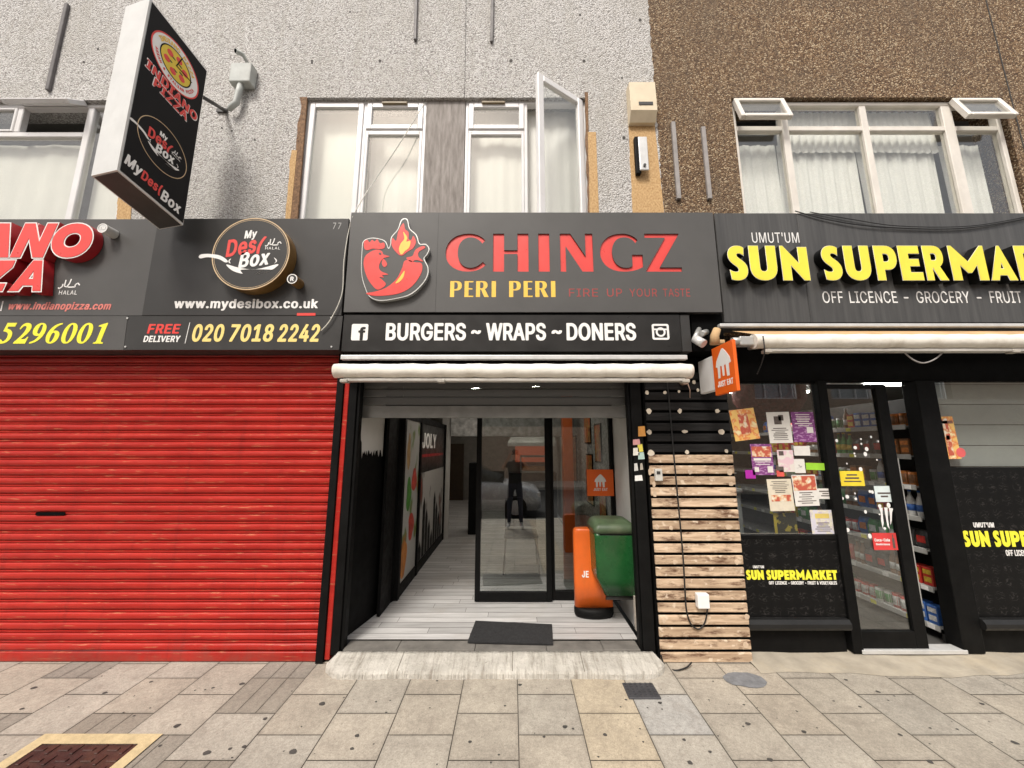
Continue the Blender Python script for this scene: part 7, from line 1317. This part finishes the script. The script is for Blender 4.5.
# posters in window and door
def poster(u0, u1, v0, v1, m, label, rot=0, y=None, cat='poster', bits=(), lines=None, lm=None):
    y = y or YG + .007
    r = rect_px(u0, u1, v0, v1, y); cx, cz = (r[0] + r[1]) / 2, (r[2] + r[3]) / 2; hw, hh = (r[1] - r[0]) / 2, (r[3] - r[2]) / 2
    fn = lambda a, b, z: Vector((cx + a * math.cos(rot) - b * math.sin(rot), y - z, cz + a * math.sin(rot) + b * math.cos(rot)))
    t = thing('poster' if cat == 'poster' else 'sticker', (cx, y, r[2]), label, cat)
    g = G(); g.prism([(-hw, -hh), (hw, -hh), (hw, hh), (-hw, hh)], fn, .001); g.build('sheet', m, t)
    for k, (a, b, c, d, mm) in enumerate(bits):
        g = G(); g.prism([(-hw + a * 2 * hw, -hh + c * 2 * hh), (-hw + b * 2 * hw, -hh + c * 2 * hh), (-hw + b * 2 * hw, -hh + d * 2 * hh), (-hw + a * 2 * hw, -hh + d * 2 * hh)], lambda x, q, z: fn(x, q, z + .0012), .001); g.build('printed_block', mm, t)
    if lines:
        rl = random.Random(label); a, b, c, d, n_ = lines
        for k in range(n_):
            yy = c + (d - c) * (k + .5) / n_; w_ = (b - a) * rl.uniform(.45, 1); x0_ = (a + b) / 2 - w_ / 2; h_ = (d - c) / n_ * rl.uniform(.28, .5)
            g = G(); P = lambda q, r_: (-hw + q * 2 * hw, -hh + r_ * 2 * hh); g.prism([P(x0_, yy - h_ / 2), P(x0_ + w_, yy - h_ / 2), P(x0_ + w_, yy + h_ / 2), P(x0_, yy + h_ / 2)], lambda x, q, z: fn(x, q, z + .0012), .001); g.build('printed_line', lm or PB, t)
    return t, fn, hw, hh
def txt(t4, s, a, b, c, d, m, bold=.02, name='lettering'):
    t, fn, hw, hh = t4; words_f(name, t, m, s, lambda x, q, z: fn(x, q, z + .0025), (-hw + a * 2 * hw, -hw * 0 - hw + b * 2 * hw, -hh + c * 2 * hh, -hh + d * 2 * hh), bold, depth=.001)
PW = mk('poster_white', (.72, .7, .66), .5, .05, 20); PB = mk('poster_ink', (.1, .08, .07), .5, .3, 60); PP = poster_mat('purple_print', (.2, .05, .2), (.42, .22, .42), 26, .56, None, (1, 1, 2)); PC = mk('poster_cream', (.66, .6, .48), .5, .08, 20)
HOT = poster_mat('hot_dog_print', (.78, .5, .16), (.7, .2, .05), 14, .5, (.8, .7, .4)); FOOD = poster_mat('food_photo', (.5, .1, .06), (.7, .45, .25), 22, .5, (.75, .7, .6))
TXT = poster_mat('small_print', (.72, .7, .66), (.35, .32, .3), 60, .56, None, (1, 1, 3.5))
poster(732, 757, 409, 440, HOT, 'orange and yellow tilted poster at the left window edge', -.12 * -1, bits=((.3, .7, .2, .85, FOOD),))
poster(768, 791, 412, 443, PW, 'white poster with a dark instrument drawing', .02, bits=((.3, .62, .6, .86, PB), (.5, .72, .72, .9, PB)), lines=(.12, .88, .08, .5, 7))
t4 = poster(792.5, 815, 412, 442, PP, 'purple poster with pale print at the top right of the window', .0, bits=((.62, .9, .3, .5, PW),), lines=(.08, .92, .5, .95, 6), lm=PW)
poster(751.5, 773, 444, 475, PP, 'purple poster with a round picture of food', .0, bits=((.05, .95, .58, .92, FOOD), (.1, .9, .46, .54, PW), (.1, .3, .1, .25, PW), (.7, .95, .08, .28, PW)), lines=(.08, .92, .3, .46, 2), lm=PW)
poster(778, 794, 450, 472, poster_mat('pink_print', (.7, .5, .55), (.7, .65, .6), 25, .5), 'small pink and white leaflet in the window middle', .0, bits=((.1, .4, .75, .95, PB),))
poster(794, 810, 446, 455.5, PW, 'small blank white card left of the green sticker', .0)
poster(794.5, 805, 459, 473, PW, 'narrow white leaflet beside the green sticker', .0, bits=((.2, .7, .3, .6, TXT),))
t4 = poster(806, 824.5, 463, 470, mk('lime', (.3, .6, .04), .5), 'lime green car shaped sticker on the window', -.03, cat='sticker')
poster(745.5, 755.5, 470, 478.5, mk('magenta', (.4, .02, .35), .5), 'small magenta sticker low on the left side of window', .0, cat='sticker')
poster(776.5, 784, 466.5, 476.5, mk('red_label', (.65, .1, .08), .5), 'tiny red and black label in the window middle', .0, cat='sticker', bits=((0, 1, .6, 1, PB),))
poster(768.5, 793, 479, 511, PC, 'cream menu poster with dark photo strips', .02, bits=((.1, .9, .3, .5, FOOD),), lines=(.1, .9, .55, .95, 7))
poster(793.5, 817.5, 475, 506, PW, 'white poster with a red food photograph', .03, bits=((.03, .97, .5, .97, FOOD),), lines=(.1, .9, .06, .46, 6))
poster(818, 833, 488.5, 499, PW, 'small white notice beside the door mullion', .0, lines=(.08, .92, .2, .85, 3))
poster(811, 834.5, 510, 534, poster_mat('lilac_print', (.6, .58, .66), (.7, .66, .5), 18, .5, (.5, .45, .55)), 'pale lilac and yellow poster in the lower right window corner', .0, bits=((.2, .8, .65, .85, mk('yw', (.7, .55, .15), .5)),), lines=(.1, .9, .08, .5, 5))
poster(774, 797, 513, 534, poster_mat('yellow_dark_print', (.06, .05, .03), (.5, .38, .05), 20, .55), 'dark poster with yellow edge low in the window', .0, y=YG + .05, bits=((0, .12, 0, 1, mk('yw2', (.6, .45, .05), .5)),))
t4 = poster(840.5, 864, 471, 486, mk('door_yellow', (.8, .62, .04), .5), 'yellow notice on the supermarket door glass', .0, y=YG + .004, lines=(.12, .88, .2, .85, 3))
poster(875, 893, 486, 502, mk('pale_blue', (.6, .68, .68), .5), 'pale blue notice on the door glass above the claw mark', .0, y=YG + .004, bits=((.15, .85, .5, .6, PB), (.3, .7, .3, .4, PB)))
t4 = poster(873, 897, 533, 550, mk('cola_red', (.65, .05, .05), .5), 'red drinks sticker with a bottle low on the door glass', .0, y=YG + .004, cat='sticker', bits=((.8, .9, .1, .7, PB), (.83, .87, .7, .9, PB)))
txt(t4, 'Coca-Cola', .06, .7, .5, .68, M['t_white']); txt(t4, 'Delicious', .1, .68, .28, .4, M['t_white'])
t4 = poster(939, 957, 416.5, 459, HOT, 'tall hot dog poster in the right supermarket window', .03, bits=((.35, .65, .08, .95, FOOD), (.05, .95, .83, .9, mk('band', (.25, .12, .08), .5)), (.4, .6, .45, .55, mk('leaf', (.1, .12, .02), .5))))
y = YG + .005; x, z = X(961, 452.5, y), Z(452.5, y); g = G(); g.prism(disc_pts(x, z, .042, n=24), wallf(y), .001); solo('price_sticker', g, mk('price_red', (.7, .12, .12), .5), 'round red price sticker beside the tall hot dog poster', 'sticker')
# inside the supermarket
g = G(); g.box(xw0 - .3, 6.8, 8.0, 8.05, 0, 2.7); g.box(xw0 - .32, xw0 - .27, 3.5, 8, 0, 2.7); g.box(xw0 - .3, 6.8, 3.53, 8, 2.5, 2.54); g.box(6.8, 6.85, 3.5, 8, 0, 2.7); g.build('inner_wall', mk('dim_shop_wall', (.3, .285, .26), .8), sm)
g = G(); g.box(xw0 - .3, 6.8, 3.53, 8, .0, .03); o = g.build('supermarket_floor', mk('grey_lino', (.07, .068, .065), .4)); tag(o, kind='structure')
g = G()
for i in range(6): z = zgr + .0 + i * .19; g.box(xj1 + .0, 6.6, 3.50, 3.52, z + .003, z + .187)
g.box(xj1, 6.6, 3.524, 3.53, zgr, 2.6, 1)
g.build('window_board', [mk('pale_grey_board', (.62, .62, .58), .6, .06, 4), M['black']], sm)
for (x0, x1, y0, lb) in ((2.95, 4.05, 5.0, 'white strip light seen through the poster window'), (1.9, 3.0, 4.6, 'white strip light behind the small orange sign'), (4.2, 5.3, 4.35, 'white strip light above the open supermarket door')):
    t = thing('strip_light', ((x0 + x1) / 2, y0, 2.42), lb, 'strip light', 'strip lights in the supermarket'); g = G(); g.box(x0, x1, y0, y0 + .12, 2.455, 2.495, 0, .006); g.build('batten', M['t_white'], t)
    g = G(); g.box(x0 + .02, x1 - .02, y0 + .02, y0 + .1, 2.425, 2.453, 0, .01); g.build('tube', M['lamp'], t)
su = thing('shelf_unit', (3.9, 5.2, .03), 'white supermarket shelving seen through the open door', 'shelving')
shx0, shx1 = 3.745, 4.12; sy0, sy1 = 3.58, 7.6
M['shelfw'] = mk('shelf_white', (.42, .42, .4), .5)
levels = [.14, .46, .78, 1.06, 1.34, 1.62, 1.9]
for z in levels:
    g = G(); g.box(shx0, shx1, sy0, sy1, z - .012, z, 0); g.box(shx0 - .012, shx0 - .001, sy0, sy1, z - .034, z + .012, 0, .002, 1)
    for k in range(22):
        if random.Random(k * 7 + int(z * 90)).random() < .7: g.box(shx0 - .0145, shx0 - .0122, sy0 + .04 + k * .18, sy0 + .1 + k * .18, z - .03, z + .006, 1 + k % 2)
    g.build('shelf', [M['shelfw'], M['t_white'], M['t_lemon']], su)
g = G(); g.box(shx1 + .001, shx1 + .03, sy0, sy1, .03, 2.2); g.box(shx0, shx1, sy0 - .03, sy0 - .001, .03, .1); g.build('back_panel', M['char'], su)
pk = [((.5, .05, .04), 'red'), ((.6, .4, .06), 'yellow'), ((.05, .15, .4), 'blue'), ((.08, .3, .1), 'green'), ((.5, .5, .48), 'white'), ((.3, .12, .05), 'brown'), ((.55, .2, .04), 'orange')]
protos = []
def pack(kind, c, c2):
    g = G(); m = [mk('pack_body_%s_%s' % (c, kind), pkc[c], .35, .25, 25), mk('pack_label_%s_%s' % (c2, kind), pkc[c2], .5, .3, 50)]
    if kind == 'box':
        g.box(-.045, .045, -.04, .04, 0, .16, 0, .004, 1); g.box(-.0465, -.0452, -.03, .03, .03, .075, 1); g.box(-.0465, -.0452, -.034, .034, .1, .14, 1)
    elif kind == 'bottle':
        pr = [(.03, 0), (.033, .01), (.033, .12), (.028, .15), (.012, .19), (.012, .215)]; g.loft([[(r * math.cos(t), r * math.sin(t), z) for t in [2 * math.pi * i / 14 for i in range(14)]] for r, z in pr])
        g.loft([[(r * math.cos(t), r * math.sin(t), z) for t in [2 * math.pi * i / 14 for i in range(14)]] for r, z in ((.034, .045), (.034, .105))], 1); g.tube([(0, 0, .216), (0, 0, .232)], .014, 10, 1)
    elif kind == 'tin':
        g.tube([(0, 0, 0), (0, 0, .11)], .037, 16); g.loft([[(.0375 * math.cos(t), .0375 * math.sin(t), z) for t in [2 * math.pi * i / 14 for i in range(14)]] for z in (.02, .09)], 1)
    else:
        g.loft([[(a * x, b * y, z) for x, y in ((-1, -1), (-.4, -1.05), (.4, -1.05), (1, -1), (1, 1), (.4, 1.05), (-.4, 1.05), (-1, 1))] for z, a, b in ((0, .012, .05), (.03, .035, .052), (.1, .038, .054), (.15, .02, .05), (.17, .004, .05))]); g.box(-.0405, -.0385, -.034, .034, .05, .115, 1)
    return g.build('grocery_pack', m)
pkc = {'red': (.55, .04, .03), 'yellow': (.65, .45, .05), 'blue': (.04, .13, .42), 'green': (.07, .3, .08), 'white': (.6, .6, .58), 'brown': (.22, .1, .04), 'orange': (.6, .2, .04), 'black': (.04, .04, .04)}
for kind, c, c2 in (('box', 'red', 'yellow'), ('box', 'blue', 'white'), ('box', 'brown', 'orange'), ('bottle', 'brown', 'white'), ('bottle', 'green', 'yellow'), ('bottle', 'white', 'blue'), ('tin', 'red', 'white'), ('tin', 'orange', 'brown'), ('tin', 'white', 'green'),
                    ('bag', 'red', 'yellow'), ('bag', 'yellow', 'red'), ('bag', 'blue', 'orange'), ('bag', 'black', 'red'), ('bag', 'green', 'white')):
    protos.append((pack(kind, c, c2), kind, c, c2))
rr = random.Random(14); used = set()
wd_ = {'box': .092, 'bottle': .072, 'tin': .078, 'bag': .11}
for li, z in enumerate(levels):
    y = sy0 + .03
    while y < 5.6:
        o0, kind, c, c2 = rr.choice(protos)
        for rep_ in range(rr.choice((1, 2, 2, 3))):
            if o0.name in used: o = o0.copy(); COL.objects.link(o)
            else: o = o0; used.add(o0.name)
            sz = 1.0 if kind != 'tin' else 1.15
            o.scale = (1, 1, rr.uniform(.95, 1.05) * sz); o.location = (shx0 + .06 + rr.uniform(0, .02), y + wd_[kind] / 2, z + .0008); o.rotation_euler = (0, 0, rr.uniform(-.12, .12))
            tag(o, '%s grocery %s with a %s label on the supermarket shelving' % (c, kind, c2), 'grocery ' + kind, '%s %s packs with %s labels on the shelving' % (c, kind, c2))
            y += wd_[kind] + .006
            if y > 5.6: break
for o0, k_, c, c2 in protos:
    if o0.name not in used: bpy.data.objects.remove(o0)
# counter and bits behind the poster window
g = G(); g.loft([[(2.02 + .32 * math.cos(t), 4.05 + .3 * math.sin(t), z) for t in [2 * math.pi * i / 28 for i in range(28)]] for z in (.03, 1.25)]); g.loft([[(2.02 + .34 * k * math.cos(t), 4.05 + .32 * k * math.sin(t), z) for t in [2 * math.pi * i / 28 for i in range(28)]] for z, k in ((1.251, 1), (1.28, 1))])
solo('round_counter', g, mk('grey_laminate', (.3, .3, .29), .4), 'grey rounded counter behind the left part of poster window', 'counter')
g = G(); bmesh.ops.create_icosphere(g.bm, subdivisions=3, radius=.36); r = random.Random(3)
for v in g.bm.verts: v.co = Vector((2.92, 4.25, 2.3)) + Vector((v.co.x, v.co.y, v.co.z * .85)) * r.uniform(.96, 1.04)
solo('paper_lantern', g, mk('dark_red_paper', (.13, .018, .014), .8, .4, 30), 'big dark red round lantern hanging inside poster window', 'lantern')
for i, (x, y, nm) in enumerate(((2.5, 5.6, 'left'), (3.2, 6.2, 'right'))):
    t = thing('display_rack', (x, y, .03), 'dark display rack behind the posters on the %s' % nm, 'rack')
    g = G(); g.box(x - .3, x + .3, y, y + .3, .03, 1.9); g.build('back', M['char'], t)
    for k in range(5): g = G(); g.box(x - .3, x + .3, y - .2, y - .001, .3 + k * .33, .32 + k * .33); g.box(x - .25, x + .25, y - .18, y - .03, .321 + k * .33, .48 + k * .33, 1); g.build('tray', [M['alu'], mk('goods_%d%d' % (i, k), pk[(i * 3 + k) % 7][0], .5, .3, 40)], t)

# ================================================================== CABLES ON THE FACADE
def wy(u, v, y): return (X(u, v, y), y, Z(v, y))
wire('white_cable', [wy(424, 104, 3.44), wy(400, 143, 3.40), wy(375, 180, 3.38), wy(356, 210, 3.12), wy(349, 230, 3.13), wy(344, 262, 3.13), wy(342, 294, 3.13), wy(331, 319, 3.13), wy(321, 331, 3.135)], .005, M['cable_w'], 'thin white cable from the window down between the left and middle signs')
wire('black_cable', [wy(795, 211, 3.13), wy(825, 219, 3.125), (X(870, 226, 3.12), 3.12, Z(226, 3.12)), wy(940, 229, 3.12), wy(990, 225, 3.12), wy(1060, 212, 3.13)], .005, M['cable'], 'lower black cable sagging across the top of supermarket sign')
wire('black_cable', [wy(810, 212, 3.13), wy(850, 219, 3.125), wy(900, 226, 3.12), wy(970, 226, 3.12), wy(1030, 216, 3.13)], .004, M['cable'], 'upper black cable sagging across the top of supermarket sign')
wire('black_cable', [wy(763, 336, 2.9), wy(764.5, 350, 2.895), wy(762, 362, 2.95), wy(757, 374, 3.05)], .005, M['cable'], 'thin black cable hanging at the left end of supermarket awning')
wire('grey_cable', [wy(902, 350, 3.0), wy(912, 359, 3.0), wy(923, 363, 3.0), wy(935, 359, 3.0), wy(945, 350, 3.0)], .006, M['pipe_grey'], 'grey cable loop hanging under the supermarket awning')
wire('dark_wire', [wy(466.5, -30, YW - .004), wy(465.5, 40, YW - .004), wy(464.5, 98, YW - .004)], .0022, M['cable'], 'fine dark wire down the white wall above the window', 'wire')

# ================================================================== ACROSS THE STREET (seen in the glass)
op = thing('opposite_terrace', (0, -13, 0), 'brown brick terrace with white windows across the street', 'building')
holes = []
for x in range(-22, 23, 4): holes += [(x - 1.2, x + 1.2, 4.2, 5.8)]
wall_with_holes(-30, 30, -.3, 8.2, holes, 0, .3, 'wall', M['brick'], op)
c = op.children[0]
for v in c.data.vertices: v.co.y = v.co.y - 13
for i, h in enumerate(holes):
    g = G(); g.ring(h[0], h[1], h[2], h[3], .09, -13.12, -13.03); xm_ = (h[0] + h[1]) / 2
    g.box(xm_ - .45, xm_ - .39, -13.11, -13.04, h[2] + .09, h[3] - .09); g.box(xm_ + .39, xm_ + .45, -13.11, -13.04, h[2] + .09, h[3] - .09); w = g.build('window', M['upvc'], op)
    g = G(); g.box(h[0] + .09, h[1] - .09, -13.15, -13.14, h[2] + .09, h[3] - .09); g.build('pane', mk('dull_pane_%d' % i, (.35, .37, .38), .2), w)
    g = G(); g.box(h[0] - .7, h[1] + .7, -13.0, -12.8, 2.8, 3.5); s = g.build('shop_sign', mk('shop_sign_%d' % i, random.Random(i).choice([(.02, .02, .02), (.4, .05, .05), (.1, .12, .2), (.5, .48, .42)]), .5), op)
    if h[0] < 4.8 - 1.2 + .1 and h[1] > 4: words_f('sign_lettering', s, M['t_cream'], 'P CUTS', frame((5.2, -12.79, 2.9), (-1, 0, 0), (0, 0, 1)), (0, 2.2, .05, .5), .03)
    g = G(); g.box(h[0] - .7, h[1] + .7, -13.02, -12.95, 0, 2.7); g.build('shop_window', mk('shop_glass_%d' % i, (.03, .035, .04), .1), op)
car = thing('parked_car', (-1.2, -3.2, -.27), 'silver hatchback parked at the kerb opposite the shop', 'car')
def car_ring(x, hw, z0, z1, sh): return [(x, -3.2 + s * hw * k, z) for s, k, z in ((-1, .95, z0), (-1, 1, z0 + .25), (-1, .97, z1 - sh), (-1, .8, z1), (1, .8, z1), (1, .97, z1 - sh), (1, 1, z0 + .25), (1, .95, z0))]
g = G(); g.loft([car_ring(.82, .7, .02, .4, .1), car_ring(.7, .8, -.05, .52, .1), car_ring(.2, .86, -.05, .64, .1), car_ring(-.3, .86, -.05, .72, .08), car_ring(-2.6, .86, -.05, .75, .08), car_ring(-3.05, .8, .0, .7, .1), car_ring(-3.15, .7, .1, .5, .1)]); g.build('body', M['silver'], car)
g = G(); g.loft([car_ring(-.25, .76, .68, .73, .02), car_ring(-1.0, .7, .7, 1.18, .06), car_ring(-2.2, .7, .7, 1.2, .06), car_ring(-3.0, .72, .68, .78, .02)]); g.build('cabin', [mk('dark_car_glass', (.02, .022, .025), .08)], car)
for x in (.1, -2.4):
    for s in (-1, 1):
        g = G(); g.tube([(x, -3.2 + s * .7, .04), (x, -3.2 + s * .88, .04)], .31, 24); wv = g.build('wheel', M['black'], car)
        g = G(); g.tube([(x, -3.2 + s * .881, .04), (x, -3.2 + s * .89, .04)], .2, 16); g.build('rim', M['alu'], wv)
for s in (-1, 1):
    g = G(); g.box(.55, .8, -3.2 + s * .62 - .14, -3.2 + s * .62 + .14, .3, .44, 0, .04); g.build('headlight', M['t_white'], car)
def person():
    J = {'pelvis': (.07, -.42, .86), 'waist': (.07, -.42, 1.0), 'chest': (.07, -.42, 1.22), 'neck': (.07, -.42, 1.38), 'jaw': (.07, -.4, 1.46), 'crown': (.07, -.42, 1.6)}
    E = [('pelvis', 'waist'), ('waist', 'chest'), ('chest', 'neck'), ('neck', 'jaw'), ('jaw', 'crown')]
    R = {'pelvis': .14, 'waist': .125, 'chest': .15, 'neck': .055, 'jaw': .075, 'crown': .085}
    for s_, n_ in ((-1, 'l'), (1, 'r')):
        for k, p, r_, par in (('hip', (.07 + s_ * .09, -.42, .82), .1, 'pelvis'), ('knee', (.07 + s_ * .12, -.4, .42), .062, 'hip' + n_), ('ankle', (.07 + s_ * .14, -.43, zp(-.43) + .08), .042, 'knee' + n_), ('toe', (.07 + s_ * .17, -.25, zp(-.25) + .035), .035, 'ankle' + n_),
                              ('shoulder', (.07 + s_ * .17, -.42, 1.31), .065, 'chest'), ('elbow', (.07 + s_ * .3, -.3, 1.2), .045, 'shoulder' + n_), ('wrist', (.07 + s_ * .13, -.14, 1.5), .03, 'elbow' + n_), ('palm', (.07 + s_ * .11, -.12, 1.57), .032, 'wrist' + n_)):
            J[k + n_] = p; R[k + n_] = r_; E.append((par, k + n_))
        for f in range(4):
            a = 'palm' + n_; q = J[a]; k = 'finger%d' % f + n_; J[k] = (q[0] - s_ * (.03 + .008 * f), q[1] + .02, q[2] + .045 - .02 * f); R[k] = .009; E.append((a, k))
        k = 'thumb' + n_; J[k] = (q[0] - s_ * .03, q[1] - .03, q[2] + .0); R[k] = .011; E.append((a, k))
    ks = list(J); me = bpy.data.meshes.new('person'); me.from_pydata([J[k] for k in ks], [(ks.index(a), ks.index(b)) for a, b in E], [])
    ob = bpy.data.objects.new('person', me); COL.objects.link(ob); ob.modifiers.new('skin', 'SKIN'); ob.modifiers.new('sub', 'SUBSURF').levels = 2
    for k, v in zip(ks, me.skin_vertices[0].data): v.radius = (R[k], R[k] * (.8 if k in ('chest', 'waist', 'pelvis') else 1)); v.use_root = k == 'pelvis'
    dg = bpy.context.evaluated_depsgraph_get(); dg.update(); m2 = bpy.data.meshes.new_from_object(ob.evaluated_get(dg)); bpy.data.objects.remove(ob)
    for m in (M['cloth_black'], M['skin'], mk('blue_jeans', (.03, .035, .06), .8), mk('white_trainers', (.6, .6, .58), .6)): m2.materials.append(m)
    for p in m2.polygons:
        c = p.center; p.use_smooth = True
        p.material_index = 3 if c.z < .02 else 2 if c.z < .88 else 1 if (c.z > 1.4 or (abs(c.x - .07) > .2 and c.z < 1.24) or c.y > -.27) else 0
    o = bpy.data.objects.new('person', m2); COL.objects.link(o); b0 = Vector((.07, -.42, zp(-.42)))
    for v in m2.vertices: v.co -= b0
    o.location = b0; tag(o, 'person in black top holding up both hands to take a picture, reflected in glass', 'person')
    g = G(); bmesh.ops.create_icosphere(g.bm, subdivisions=3, radius=.1)
    for v in g.bm.verts: v.co = Vector((.07, -.435, 1.545)) + Vector((v.co.x * .95, v.co.y * 1.05, v.co.z * 1.05 if v.co.z > 0 else v.co.z * .5))
    g.build('hair', M['black_matt'], o, smooth=True)
person()
print('objects', len(bpy.data.objects))
